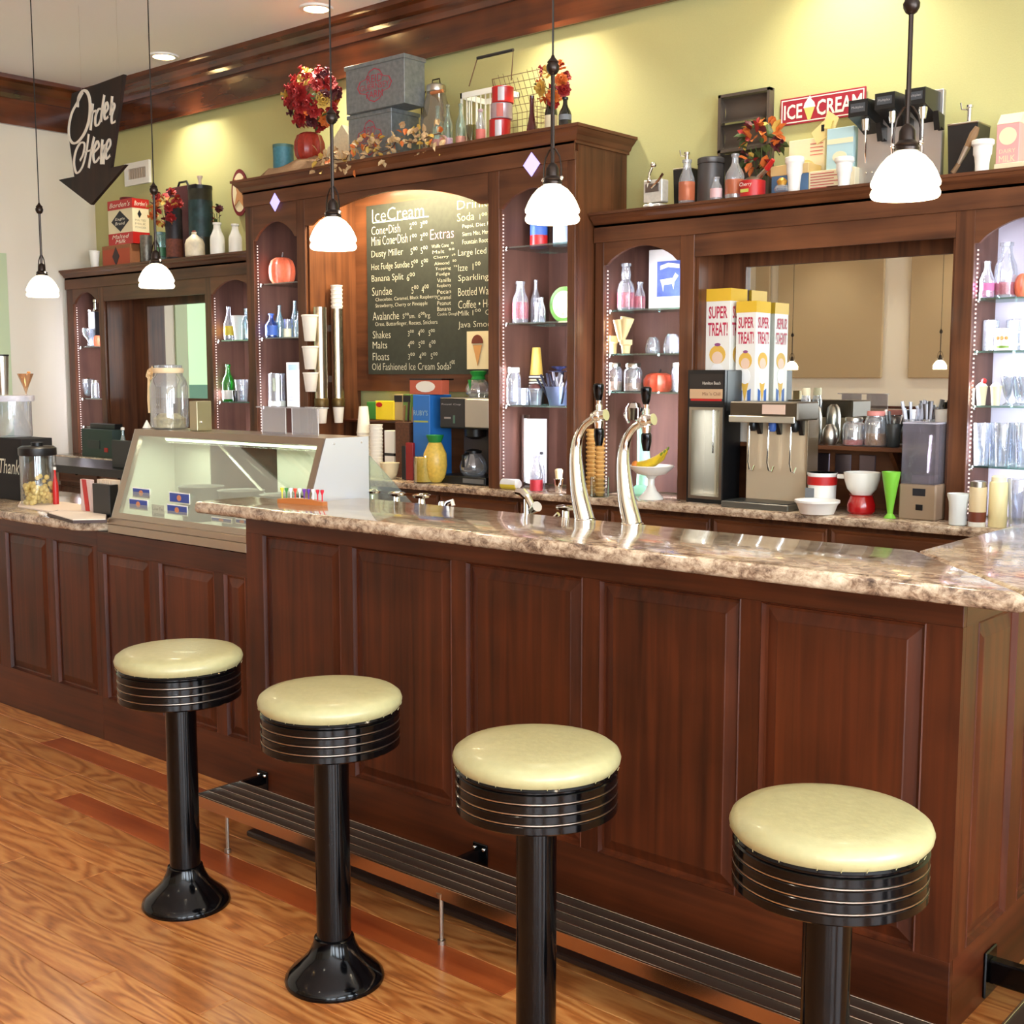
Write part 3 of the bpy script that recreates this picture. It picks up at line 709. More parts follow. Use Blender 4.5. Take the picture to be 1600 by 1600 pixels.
b = obj('bracket', MB().cbox(BX, BX + .008, 2.90, 2.975, .012, .128, .003).cbox(BX + .006, fx1 - .16, 2.92, 2.955, .045, .105, .004), BLACK, fr)
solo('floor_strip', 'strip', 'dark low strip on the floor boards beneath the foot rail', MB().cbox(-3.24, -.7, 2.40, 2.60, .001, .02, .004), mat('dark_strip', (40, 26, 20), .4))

# ================================================================ STOOLS
def make_stool():
    t = thing('bar_stool', 'stool', '')
    obj('base', MB().lathe([(.124, 0), (.126, .006), (.124, .014), (.112, .028), (.088, .048), (.066, .072), (.054, .098), (.050, .115), (.045, .118)], 40), BLACK, t)
    obj('column', MB().lathe([(.0435, .112), (.0435, .60)], 32), BLACK, t)
    obj('swivel_hub', MB().lathe([(.05, .592), (.07, .60), (.11, .608), (.11, .616)], 32), BLACKP, t)
    pr = [(.02, .612), (.164, .612), (.17, .617)]
    for k in range(4):
        z = .617 + k * .0215; pr += [(.1715, z), (.1715, z + .014), (.1675, z + .017), (.1675, z + .020)]
    pr += [(.171, .704), (.168, .708), (.02, .708)]
    bd = obj('seat_band', MB().lathe(pr, 56), BLACK, t)
    for k in range(3):
        z = .6355 + k * .0215
        obj('chrome_bead', MB().lathe([(.168, z - .0022), (.1712, z - .001), (.1712, z + .001), (.168, z + .0022)], 56, caps=False), STEEL, bd)
    cs = obj('cushion', MB().lathe([(.155, .706), (.169, .709), (.176, .718), (.178, .728), (.174, .739), (.162, .748), (.135, .7535), (.09, .757), (.045, .758), (1e-4, .7585)], 56), VINYL, t)
    m = MB()
    for i in range(22):
        a = i * 2 * math.pi / 22 + random.uniform(-.12, .12); r = .1735
        m.tube([(r * math.cos(a), r * math.sin(a), .709), ((r + .003) * math.cos(a + .01), (r + .003) * math.sin(a + .01), .716)], [.0009, .0004], 5)
    o = obj('pleats', m, VINYL, cs); o['kind'] = 'stuff'
    return t
st0 = make_stool()
sl_ = ['yellow-topped black pedestal stool farthest from the viewer, at the left end of the row',
       'yellow-topped black pedestal stool second from the left, in front of the foot rail end',
       'yellow-topped black pedestal stool third from the left, its base below the frame',
       'nearest and largest yellow-topped black pedestal stool, by the right bar corner']
for i, (u, v, vt) in enumerate(((276, 1010, 0), (510, 1072, 0), (829, 1155, 0), (1282, 1258, 0))):
    p = onz(u, v, .754); s = st0 if i == 0 else dup(st0, (0, 0, 0))
    s['label'] = sl_[i]; s['group'] = 'bar stools'; s.location = (p[0] + .025, p[1] - .01, 0); s.rotation_euler = (0, 0, .6 * i)

# ================================================================ PENDANTS
SHADE = emis('lit_milk_glass', (255, 240, 208), 4.5)
def make_pendant():
    t = thing('pendant_lamp', 'lamp', '')
    r = .074
    obj('shade', MB().lathe([(r * .93, 0), (r * .99, .005), (r * 1.0, .011), (r * .96, .018), (r * .92, .022), (r * .99, .027), (r * 1.0, .033), (r * .95, .042), (r * .87, .056), (r * .74, .072), (r * .55, .088), (r * .34, .098), (r * .22, .102)], 40), SHADE, t)
    obj('fitter', MB().lathe([(.026, .100), (.027, .106), (.024, .110), (.026, .114), (.018, .122), (.017, .142), (.012, .152), (.004, .158)], 20), BRONZE, t)
    pts = [(-.030, 0, .115), (-.030, 0, .145), (-.024, 0, .172), (-.010, 0, .192), (0, 0, .196), (.010, 0, .192), (.024, 0, .172), (.030, 0, .145), (.030, 0, .115)]
    b = obj('bail', MB().tube(pts, .0026, 6), BRONZE, t)
    obj('bail_screw', MB().sphere((-.031, 0, .115), .006, 8, 6).sphere((.031, 0, .115), .006, 8, 6), CHROME, b)
    obj('stem', MB().tube([(0, 0, .15), (0, 0, .40)], .0055, 8), BRONZE, t)
    obj('coupling', MB().lathe([(.006, .385), (.012, .389), (.017, .398), (.018, .408), (.014, .415), (.016, .418), (.013, .422), (.006, .430), (.004, .436)], 16), BRONZE, t)
    obj('cord', MB().tube([(0, 0, .43), (0, 0, ZT - 1.95 - .02)], .0028, 6), BLACKP, t)
    obj('canopy', MB().lathe([(.06, ZT - 1.95), (.055, ZT - 1.965), (.02, ZT - 1.975)], 20), BRONZE, t)
    return t
pn0 = make_pendant()
for i, (u, v, yy, lb) in enumerate(((1414, 310, 2.62, 'lit bell pendant nearest the viewer, right side in front of the draft heads'),
        (863, 348, 2.62, 'lit bell pendant hanging in front of the tall cabinet right niche'),
        (521, 390, 2.62, 'lit bell pendant in front of the chalkboard arch left side'),
        (245, 450, 3.0, 'lit bell pendant in front of the left cabinet header'),
        (67, 464, 3.0, 'lit bell pendant farthest left against the cream wall'))):
    p = ony(u, v, yy); t = pn0 if i == 0 else dup(pn0, (0, 0, 0))
    t['label'] = lb; t['group'] = 'pendants over the bar'; t.location = (p[0], p[1], p[2])
    l = bpy.data.lights.new('bulb', 'POINT'); l.energy = 4.5; l.color = (1, .86, .64); l.shadow_soft_size = .04
    lo = bpy.data.objects.new('bulb_light', l); COL.objects.link(lo); lo.location = (p[0], p[1], p[2] - .02)
# pendants across the room (seen in the right mirror)
for u, v, yv, lb in ((1237, 578, 13.2, 'small lit pendant seen in the mirror beside the popcorn boxes' ), (1468, 584, 13.2, 'small lit pendant seen in the mirror left of the white shelves')):
    p = ony(u, v, yv); t = dup(pn0, (p[0], 2 * 5.388 - yv, 1.6)); t['label'] = lb.replace('popcorn', 'tall yellow-topped'); t['group'] = 'pendants over the seating'
    for c in list(t.children):
        if c.name.startswith('cord'):
            bpy.data.objects.remove(c); obj('cord', MB().tube([(0, 0, .43), (0, 0, ZT - 1.6)], .0028, 6), BLACKP, t)
        elif c.name.startswith('canopy'): c.location.z = .35
# fix cord lengths: every cord must end at the ceiling
for o in bpy.data.objects:
    if o.name.startswith('pendant_lamp') and o.location.z > 1.7:
        for c in o.children:
            if c.name.startswith('canopy'): c.location.z = 1.95 - o.location.z
            if c.name.startswith('cord'):
                bpy.data.objects.remove(c); obj('cord', MB().tube([(0, 0, .43), (0, 0, ZT - o.location.z - .02)], .0028, 6), BLACKP, o); break

# ================================================================ HANGING ORDER SIGN
SY = 4.1
ang = R(3.7)
sg = ony(142, 320, SY)
t = thing('hanging_sign', 'sign', 'dark wooden down-arrow sign reading Order Here hanging at upper left', (sg[0], SY, sg[2]), -ang)
ddx, ddy = math.cos(-ang), math.sin(-ang)
def sgn(u, v):
    """pixel -> (along, up) on the sign's plane"""
    d = ray(u, v); nx, ny = -ddy, ddx
    tt = (sg[0] * nx + SY * ny) / (d[0] * nx + d[1] * ny)
    p = (d[0] * tt, d[1] * tt, ZC + d[2] * tt); return ((p[0] - sg[0]) * ddx + (p[1] - SY) * ddy, p[2] - sg[2])
outl = [(112, 146), (193, 116), (172.7, 262), (196, 257), (142, 320), (91.5, 281), (116, 276), (106.6, 209)]
obj('board', MB().prism([sgn(*q) for q in outl], 0, .02, 'y'), wood('sign_board', (14, 10, 8), (56, 34, 22), 'z', .6, 0., 10, .12, pos=(.4, .8)), t)
LW = mat('sign_white', (232, 226, 210), .6)
def zs_(pts): return [sgn(80 + a / 6.957, 100 + b / 6.957) for a, b in pts]
def smooth_(P, n=6):
    out = []
    Q = [P[0]] + list(P) + [P[-1]]
    for i in range(1, len(Q) - 2):
        a, b, c, d = Q[i - 1], Q[i], Q[i + 1], Q[i + 2]
        for k in range(n):
            s = k / n
            out.append(tuple(.5 * ((2 * b[j]) + (-a[j] + c[j]) * s + (2 * a[j] - 5 * b[j] + 4 * c[j] - d[j]) * s * s + (-a[j] + 3 * b[j] - 3 * c[j] + d[j]) * s ** 3) for j in range(2)))
    out.append(P[-1]); return out
def stroke(pts, w0):
    P = smooth_(zs_(pts)); m = MB(); vs_ = []; fs = []
    for i, (a, b) in enumerate(P):
        p, q = P[max(0, i - 1)], P[min(len(P) - 1, i + 1)]
        dx_, dz_ = q[0] - p[0], q[1] - p[1]; L = math.hypot(dx_, dz_) or 1
        # brush: downstrokes thick
        wd = w0 * (.45 + .75 * abs(dz_ / L) * (1 if dz_ < 0 else .7)) / 2
        nx, nz = -dz_ / L * wd, dx_ / L * wd
        vs_ += [(a + nx, -.003, b + nz), (a - nx, -.003, b - nz), (a - nx, 0, b - nz), (a + nx, 0, b + nz)]
    for i in range(len(P) - 1):
        k = i * 4; fs += [(k, k + 4, k + 5, k + 1), (k + 1, k + 5, k + 6, k + 2), (k + 3, k, k + 4, k + 7)[::-1]]
    m.add(vs_, fs); return m
W = .023
letters = {'letter_o': [[(290, 470), (300, 360), (350, 290), (400, 320), (425, 430), (415, 600), (370, 740), (300, 840), (240, 860), (200, 800), (195, 680), (225, 540), (280, 430), (350, 300)]],
 'letter_r': [[(455, 430), (445, 540), (430, 720)], [(430, 640), (450, 540), (480, 510), (500, 540)]],
 'letter_d': [[(560, 500), (520, 490), (485, 570), (485, 660), (515, 660), (545, 590)], [(580, 335), (560, 470), (545, 600), (560, 620)]],
 'letter_e': [[(585, 540), (620, 480), (610, 420), (590, 450), (580, 540), (590, 600), (625, 570)]],
 'letter_r_end': [[(665, 350), (655, 470), (645, 560)], [(650, 480), (670, 430), (690, 460), (660, 560), (665, 640), (705, 620)]],
 'letter_h': [[(315, 1050), (350, 980), (365, 870), (320, 860), (270, 950), (250, 1080), (280, 1185), (340, 1120), (385, 950), (410, 760)], [(470, 790), (440, 940), (410, 1130)], [(370, 960), (450, 930)]],
 'letter_e_here': [[(470, 960), (520, 900), (505, 840), (475, 900), (460, 1000), (480, 1070), (530, 1010)]],
 'letter_r_here': [[(560, 820), (550, 940), (545, 1090)], [(550, 960), (575, 890), (595, 900), (575, 1000), (570, 1090)]],
 'letter_e_last': [[(600, 960), (645, 880), (635, 820), (605, 870), (595, 960), (605, 1030), (645, 990)]]}
for nm, sts in letters.items():
    g = MB()
    for s_ in sts:
        q = stroke(s_, W * (1.15 if nm == 'letter_o' else .9)); g.add(q.v, q.f)
    obj('letter', g, LW, t)
for q in ((125, 146), (183, 122)):
    a, b = sgn(*q); obj('wire', MB().tube([(a, .01, b - .03), (a, .01, ZT - sg[2])], .0006, 4), STEEL, t)

# ================================================================ DISPLAY CASE
cs = thing('ice_cream_display_case', 'display case', 'stainless dipping case with slanted lit glass front between the counters')
xL, xR_ = -4.50, -3.30; y0c, y1c, z0c, z1c = 2.70, 2.824, .945, 1.305
CST = mat('case_steel', (178, 166, 150), .3, 1., bump=.02)
WH = mat('case_white_liner', (196, 198, 186), .5)
xRb = -3.10
obj('kick_band', MB().cbox(xL, -3.58, 2.684, 2.70, .887, .922, .002), CST, cs)
obj('base_band', MB().cbox(xL, -3.58, 2.688, 2.704, .922, .948, .002), CST, cs)
def quadbar(p, q, wdt, th):
    return MB().tube([p, q], wdt, 4)
# sloped frame bars
def slab(pts, n, th):  # 4 pts polygon + offset
    m = MB(); a = [Vector(p) for p in pts]; nn = Vector(n) * th; vs_ = a + [p + nn for p in a]
    return m.add([tuple(v) for v in vs_], [(0, 1, 2, 3), (7, 6, 5, 4), (0, 4, 5, 1), (1, 5, 6, 2), (2, 6, 7, 3), (3, 7, 4, 0)])
nrm = Vector((0, z1c - z0c, -(y1c - y0c))).normalized()
def fp(x, s): return (x, y0c + (y1c - y0c) * s, z0c + (z1c - z0c) * s)
obj('glass_frame', slab([fp(xL, 0), fp(xL + .045, 0), fp(xL + .045, 1), fp(xL, 1)], nrm, .02), CST, cs)
obj('glass_frame', slab([fp(xR_ - .035, 0), fp(xR_, 0), fp(xR_, 1), fp(xR_ - .035, 1)], nrm, .02), CST, cs)
obj('glass_frame', slab([fp(xL + .045, 0), fp(xR_ - .035, 0), fp(xR_ - .035, .07), fp(xL + .045, .07)], nrm, .02), CST, cs)
obj('glass_frame', slab([fp(xL + .045, .93), fp(xR_ - .035, .93), fp(xR_ - .035, 1), fp(xL + .045, 1)], nrm, .02), CST, cs)
obj('front_glass', slab([fp(xL + .045, .07), fp(xR_ - .035, .07), fp(xR_ - .035, .93), fp(xL + .045, .93)], nrm, .004), glass('case_glass', (238, 243, 234), .10, .02), cs)
YBK = 3.025
obj('top_plate', MB().cbox(xL, xR_, y1c, YBK, z1c - .012, z1c, .002), CST, cs)
SP = mat('polished_panel', (222, 224, 230), .3, .55)
m = MB(); m.prism([(y0c, z0c), (y1c, z1c), (YBK, z1c), (YBK, .89), (y0c, .89)], xR_ - .006, xR_ + .002, 'x'); obj('end_panel', m, SP, cs)
obj('screw', MB().sphere((xR_ + .003, 2.86, 1.285), .004, 8, 5).sphere((xR_ + .003, 2.99, 1.285), .004, 8, 5), STEEL, cs)
m = MB(); m.prism([(y0c, z0c), (y1c, z1c), (YBK, z1c), (YBK, .89), (y0c, .89)], xL, xL + .006, 'x'); obj('end_panel', m, WH, cs)
obj('tray', MB().box(xL + .006, xR_ - .006, 2.706, YBK - .02, .90, .948), WH, cs)
for a, b in ((xL + .006, xL + .26), (xR_ - .5, xR_ - .006)):
    rp = obj('rear_panel', MB().box(a, b, YBK - .02, YBK - .01, .955, z1c - .012), WH, cs)
    obj('outer_skin', MB().box(a, b, YBK - .009, YBK - .004, .89, z1c - .012), CHERRYX, rp)
obj('sliding_door', MB().box(xL + .26, xR_ - .5, YBK - .016, YBK - .010, .975, z1c - .03), mat('smoked_door', (52, 48, 44), .15), cs)
obj('rear_door_track', MB().box(xL + .26, xR_ - .5, YBK - .02, YBK - .008, .955, .975).box(xL + .26, xR_ - .5, YBK - .02, YBK - .008, z1c - .03, z1c - .012), CST, cs)
m = MB()
m.tube([(xL + .32, 2.99, z1c - .04), (xL + .78, 2.96, 1.0)], .006, 6); obj('prop_rod', m, mat('prop_rod', (210, 212, 200), .3, .6), cs)
obj('tube_light', MB().tube([(xL + .18, y1c + .035, z1c - .034), (xR_ - .05, y1c + .035, z1c - .034)], .010, 10), emis('fluorescent_tube', (246, 255, 228), 7), cs)
area('case_tube', (xL + .6, y1c + .06, z1c - .05), (R(-12), 0, 0), .95, .03, 6, (.97, 1., .88))
# sliding tubs
for i, (xx, c) in enumerate(((xL + .36, (226, 212, 190)), (xL + .62, (120, 84, 60)), (xL + .88, (232, 190, 190)))):
    tt = thing('ice_cream_tub', 'tub', 'tub in the display case, %s' % ('nearest the left end', 'in the middle of the case', 'toward the steel end panel')[i], (xx, 2.89, .949), group='tubs in the display case')
    obj('tub', MB().lathe([(.075, 0), (.088, .13), (.092, .135), (.083, .13), (.07, .01)], 24), mat('tub_grey', (96, 98, 94), .5), tt)
    obj('ice_cream', MB().lathe([(.083, .10), (.06, .112), (.03, .118), (1e-4, .12)], 20), mat('ice_cream_%d' % i, c, .7, bump=.6, bscale=30), tt)
BLU = mat('blue_card', (52, 74, 150), .5); ORB = mat('orange_print', (200, 130, 90), .6)
# flavour cards stuck inside the slanted glass
for (u0, u1, v0, v1, ps_) in ((208, 235, 761, 777, 'upper blue flavour card near the left edge of the case glass'), (202, 231, 778, 795, 'lower blue flavour card near the left edge of the case glass'),
                        (265, 297, 768, 785, 'upper blue flavour card beside the small white note'), (261, 293, 787, 803, 'lower blue flavour card beside the small white note'),
                        (330, 362, 808, 815, 'blue flavour card low in the case just left of the bar'), (368, 389, 811, 818, 'blue flavour card partly hidden by the bar corner')):
    s = .07 + .86 * max(0, (798 - v1) / 116.)
    yy = y0c + (y1c - y0c) * s + .012
    X0, X1 = xat(u0, yy, 1.0), xat(u1, yy, 1.0); Z1_, Z0_ = zat(v0, X0, yy), zat(v1, X0, yy)
    Z0_ = max(Z0_, .957)
    tt = thing('flavour_card', 'card', ps_, (X0, yy, Z0_), group='blue flavour cards on the display case'); hh = max(.02, Z1_ - Z0_)
    obj('card', MB().box(0, X1 - X0, 0, .002, 0, hh), WHITE, tt); obj('blue_print', MB().box(.004, X1 - X0 - .004, -.001, .0, .004, hh - .004), BLU, tt)
    obj('orange_print', MB().prism([((X1 - X0) / 2 + .014 * math.cos(a), hh / 2 + hh * .28 * math.sin(a)) for a in [k * math.pi / 6 for k in range(12)]], -.002, -.001, 'y'), ORB, tt)
X0, X1 = xat(237, 2.73, 1.), xat(257, 2.73, 1.)
tt = thing('paper_note', 'note', 'small white handwritten note between the blue cards in the case', (X0, 2.73, .962))
obj('sheet', MB().box(0, X1 - X0, 0, .002, 0, .055), WHITE, tt); INK = mat('ink', (70, 66, 60), .8)
text(tt, 'Low Fat', INK, .006, X1 - X0 - .006, .032, .046, at=-.0005); text(tt, 'Lactose', INK, .006, X1 - X0 - .006, .010, .026, at=-.0005)
# glass wing beyond the end panel
wg = thing('glass_wing', 'glass guard', 'triangular clear glass guard behind the steel end of the case')
m = MB().prism([(3.03, .94), (3.03, 1.235), (3.36, .94)], xR_ - .004, xR_ + .004, 'x'); obj('pane', m, glass('wing_glass', (226, 240, 222), .16, .02, .10), wg)
# ================================================================ inner sink run behind the bar
sk = thing('sink_unit', 'sink', 'steel underbar sink unit behind the bar, mostly hidden')
obj('tank', MB().box(-3.2, -1.3, 2.965, 3.40, .80, .86), STEEL, sk); obj('apron', MB().box(-3.2, -1.3, 2.965, 2.98, .86, .93), STEEL, sk)
obj('leg', MB().cyl(.02, 0, .8, 10, (-3.15, 3.35)), STEEL, sk); obj('leg', MB().cyl(.02, 0, .8, 10, (-1.35, 3.35)), STEEL, sk)
# push-button soda taps / faucets poking up behind the bar top
def knobtap(u, vtop, vb, yy, label, lever=True):
    p = xat(u, yy, 1.1); zt_ = zat(vtop, p, yy); k = mpp(p, yy)
    t = thing('faucet', 'faucet', label, (p, yy, .861), group='faucets behind the bar')
    obj('stem', MB().lathe([(.012, 0), (.012, zt_ - .86 - .02), (.009, zt_ - .86 - .012)], 12), CHROME, t)
    if lever: obj('cap', MB().lathe([(1e-4, zt_ - .86 - .016), (.03, zt_ - .86 - .013), (.034, zt_ - .86 - .005), (.024, zt_ - .86), (1e-4, zt_ - .86 + .002)], 20), CHROME, t)
    return t, p, zt_
for i, (u, vt_) in enumerate(((581, 765), (620, 769), (659, 772))):
    t, p, zt_ = knobtap(u, vt_, 790, 3.05, 'chrome mushroom-cap faucet behind the bar, %s' % ('beside the case end panel', 'middle of the three', 'closest to the coffee maker')[i])
    if i: obj('spout', MB().tube([(-.02, .01, zt_ - .9), (-.07, .0, zt_ - .86 - .045)], .006, 8), CHROME, t)
t, p, zt_ = knobtap(690, 778, 800, 3.05, 'bent chrome faucet spout rising left of the pillar', False)
obj('spout', MB().tube([(0, 0, zt_ - .92), (.03, 0, zt_ - .875), (.05, 0, zt_ - .868), (.055, 0, zt_ - .885)], .008, 8), CHROME, t)
t, p, zt_ = knobtap(824, 766, 806, 3.05, 'curved chrome faucet rising left of the beer taps', False)
obj('spout', MB().tube([(.03, 0, zt_ - .93), (.015, 0, zt_ - .905), (0, 0, zt_ - .885), (-.02, 0, zt_ - .87), (-.045, 0, zt_ - .868)], [.016, .012, .013, .015, .012], 10), CHROME, t)
obj('handle', MB().tube([(.02, 0, zt_ - .925), (.05, -.01, zt_ - .91)], [.014, .018], 10), CHROME, t)
t, p, zt_ = knobtap(884, 790, 812, 3.05, 'short chrome faucet with a lever touching the left beer tap')
obj('spout', MB().tube([(-.03, 0, zt_ - .89), (-.075, 0, zt_ - .93)], .008, 8), CHROME, t)

# ================================================================ DRAFT TOWERS on the bar
def tower(ub, vb, uh, vh, label):
    yy = 2.925; b = onz(ub, vb, BZ); bx, by = b[0], b[1]
    t = thing('draft_tower', 'beer tap', label, (bx, by, BZ), group='chrome draft towers')
    k = mpp(bx, by)
    # centre line in the picture plane of the tower (it leans along the bar, x)
    def L(u, v): q = ony(u, v, by); return (q[0] - bx, 0, q[2] - BZ)
    o = ub - 912
    pts = [L(917 + o, vb), L(908 + o, vb - 40), L(904 + o, vb - 75), L(903 + o, vb - 105), L(907 + o, vb - 130), L(917 + o, vb - 148), L(930 + o, vb - 158)]
    sp = []
    for i in range(len(pts)): sp.append(Vector(pts[i]))
    dense = []
    Q = [sp[0]] + sp + [sp[-1]]
    for i in range(1, len(Q) - 2):
        for j in range(5):
            s = j / 5; a, b_, c, d = Q[i - 1], Q[i], Q[i + 1], Q[i + 2]
            dense.append(.5 * ((2 * b_) + (-a + c) * s + (2 * a - 5 * b_ + 4 * c - d) * s * s + (-a + 3 * b_ - 3 * c + d) * s ** 3))
    dense.append(sp[-1]); n = len(dense)
    rad = [(.030 - .0185 * min(1, (i / (n - 1)) * 1.25)) for i in range(n)]
    dense[0] = Vector((dense[0].x, 0, 0))
    obj('column', MB().tube(dense, rad, 20), CHROME, t)
    obj('base_ring', MB().lathe([(.033, 0), (.033, .004), (.03, .006)], 24, (pts[0][0], 0, 0)), CHROME, t)
    h = L(938 + o, vb - 162)
    hd = obj('faucet_body', MB().sphere((h[0], 0, h[2]), .021, 16, 10, .95).tube([(h[0] - .02, 0, h[2] - .004), (h[0] + .028, -.0, h[2] + .004)], [.015, .017], 16), CHROME, t)
    obj('collar', MB().lathe([(.008, .012), (.010, .03), (.007, .036), (.009, .046)], 14, (h[0] + .002, 0, h[2])), CHROME, hd)
    obj('nozzle', MB().lathe([(.012, -.036), (.015, -.018), (.010, -.010)], 14, (h[0] + .002, 0, h[2])), CHROME, hd)
    obj('handle', MB().lathe([(.008, .046), (.012, .055), (.0165, .085), (.0165, .092), (.012, .096), (1e-4, .097)], 16, (h[0], 0, h[2])), BLACK, t)
    obj('spout_tip', MB().lathe([(.010, -.088), (.0155, -.060), (.0155, -.040), (.012, -.036)], 16, (h[0] + .003, 0, h[2])), BLACK, t)
    return t
tower(909, 812, 0, 0, 'curved chrome draft tower with black handle, left of the pair')
tower(983, 819, 0, 0, 'curved chrome draft tower with black handle, right of the pair')
# pen rack
p = onz(437, 785, BZ); q = onz(508, 790, BZ)
LG = math.hypot(q[0] - p[0], q[1] - p[1])
t = thing('spoon_rack', 'rack', 'small arched wooden rack of coloured sticks on the left end of the bar top', (p[0], p[1], BZ), math.atan2(q[1] - p[1], q[0] - p[0]))
obj('block', MB().prism([(0, 0), (LG, 0), (LG, .012), (LG * .75, .018), (LG / 2, .02), (LG * .25, .018), (0, .014)], -.012, .012, 'y'), wood('honey_wood', (150, 80, 36), (200, 126, 66), 'x'), t)
for i, c in enumerate(((214, 206, 60), (60, 130, 60), (240, 240, 236), (210, 70, 50), (240, 240, 236), (110, 50, 150), (90, 50, 150), (240, 236, 240), (200, 30, 50), (200, 30, 50))):
    a = .012 + i * (LG - .024) / 9; m_ = mat('stick_%d' % i, c, .4)
    obj('stick', MB().lathe([(.0022, .012), (.0022, .035), (.006, .045), (.0065, .052), (1e-4, .053)], 10, (a, 0, 0)), m_, t)

# ================================================================ SMALL THINGS: builders
BOTTLE = [(.8, 0), (.98, .02), (1, .06), (1, .50), (.86, .60), (.5, .72), (.36, .8), (.34, .93), (.43, .94), (.43, .99), (.3, 1)]
SODAB = [(.8, 0), (.95, .02), (1, .1), (.86, .3), (.98, .48), (.7, .62), (.42, .78), (.34, .92), (.42, .93), (.42, .99), (.3, 1)]
MILKB = [(.9, 0), (1, .03), (1, .5), (.92, .6), (.64, .73), (.5, .83), (.48, .93), (.6, .94), (.6, 1), (.5, 1)]
JARB = [(.86, 0), (.98, .03), (1, .1), (1, .70), (.92, .78), (.76, .83), (.76, .90), (.7, .90)]
JLID = [(.78, .86), (.82, .87), (.82, .97), (.76, 1), (1e-3, 1)]
CUP = [(.64, 0), (.66, .01), (.93, .93), (1, .94), (1, .985), (.95, 1), (.9, .97), (.62, .04), (1e-3, .03)]
FLUTE = [(.55, 0), (.6, .02), (.62, .25), (.72, .5), (.82, .56), (.84, .8), (1, .86), (1, .98), (.94, 1), (.9, .97), (.5, .04), (1e-3, .03)]
TUMB = [(.7, 0), (.72, .02), (1, .98), (.97, 1), (.93, .98), (.66, .08), (1e-3, .06)]
GOBL = [(.62, 0), (.6, .02), (.14, .08), (.11, .34), (.3, .42), (.78, .56), (.98, .8), (1, .98), (.95, 1), (.9, .8), (.7, .6), (1e-3, .5)]
SUND = [(.6, 0), (.58, .03), (.2, .1), (.16, .22), (.45, .34), (.7, .6), (1, .96), (1, 1), (.94, .98), (.4, .4), (1e-3, .3)]
CYL = [(.94, 0), (1, .02), (1, .98), (.94, 1)]
BOWL = [(.5, 0), (.55, .02), (.78, .3), (.94, .7), (1, .96), (1.04, .97), (1.04, 1), (.96, .99), (.86, .6), (.4, .1), (1e-3, .08)]
def sc2(pr, r, h, z0=0): return [(max(1e-4, a * r), z0 + b * h) for a, b in pr]
def dims(u, y, z0, vt, wpx):
    x = xat(u, y, z0 + .06); k = mpp(x, y, z0); h = max(.02, zat(vt, x, y) - z0); return x, wpx * k / 2, h
BAYS = [(112, 156, -8.97, -8.60, 5.12), (330, 388, -7.16, -6.66, 5.12), (398, 470, -6.48, -6.05, 4.97), (778, 890, -4.38, -3.92, 4.97), (935, 1062, -3.80, -3.34, 5.12), (1516, 1640, -1.91, -1.42, 5.12)]
def fixy(u, y, z0, wpx):
    """keep a thing inside the niche it is seen in"""
    for ua, ub, x0, x1, yf in BAYS:
        if ua <= u <= ub and 1.1 < z0 < 2.25:
            r = wpx * mpp(x0, yf, z0) / 2; ym = yat(u, x0 + r + .006, z0)
            return max(yf + .035 + r, min(y, ym, 5.38 - r))
    return y
def vess(name, cat, label, u, y, z0, vt, wpx, parts, group=None, rz=0, n=20):
    y = fixy(u, y, z0, wpx)
    x, r, h = dims(u, y, z0, vt, wpx)
    if len(parts) == 1:
        pn, pr, m = parts[0][:3]
        o = obj(name, MB().lathe(sc2(pr, r, h), n), m); o.location = (x, y, z0); tag(o, label, cat, group); return o, r, h
    t = thing(name, cat, label, (x, y, z0), rz, group)
    for p in parts:
        pn, pr, m = p[:3]; kw = p[3] if len(p) > 3 else {}
        obj(pn, MB().lathe(sc2(pr, r, h), n, **kw), m, t)
    return t, r, h
def bandp(a, b, f=1.02): return [(f, a), (f, b)]
def liq(a, b, f=.93): return [(f * .9, a), (f, a + .01), (f, b), (1e-3, b)]
def bx(name, cat, label, u0, u1, u2, y, z0, vt, m, group=None, bev=.002, dmax=.35, dmin=.02):
    """axis-aligned box: left edge u0, front right corner u1, far right corner u2 at depth y"""
    x0 = xat(u0, y, z0 + .05); x1 = xat(u1, y, z0 + .05); h = zat(vt, x1, y) - z0
    d = min(dmax, max(dmin, yat(u2, x1, z0 + .05) - y)) if u2 > u1 else dmin
    t = thing(name, cat, label, (x0, y, z0), 0, group); w_ = x1 - x0
    obj('body', MB().cbox(0, w_, 0, d, 0, h, min(bev, .004)), m, t)
    return t, w_, d, h
RED = mat('enamel_red', (186, 32, 30), .35); CRM = mat('print_cream', (232, 218, 180), .5); PUMP = mat('pumpkin_orange', (222, 106, 70), .4, var=.1)
TIN = mat('galvanised', (134, 140, 142), .45, .55, bump=.06, bscale=40, var=.18)
GBLUE = glass('blue_glass', (120, 160, 225), .2, .03, .15, (70, 110, 200)); GGREEN = glass('green_glass', (60, 190, 80), .15, .03, .3, (30, 150, 50))
GAQUA = glass('aqua_glass', (190, 225, 228), .22, .03, .15, (190, 220, 230)); GDARK = glass('dark_glass', (60, 66, 52), .1, .05, .4, (30, 34, 26))
GRED = glass('wine_glass', (110, 30, 34), .12, .05, .5, (92, 20, 26))
RP = mat('faded_red_print', (206, 112, 100), .6); ORP = glass('orange_bottle_print', (236, 200, 180), .05, .1, .5, (206, 112, 74))
YEL = mat('yellow_box', (240, 214, 40), .5); LB = mat('label_blue', (60, 96, 170), .5); BRN = mat('brown_can', (70, 62, 58), .5, .3, bump=.05)
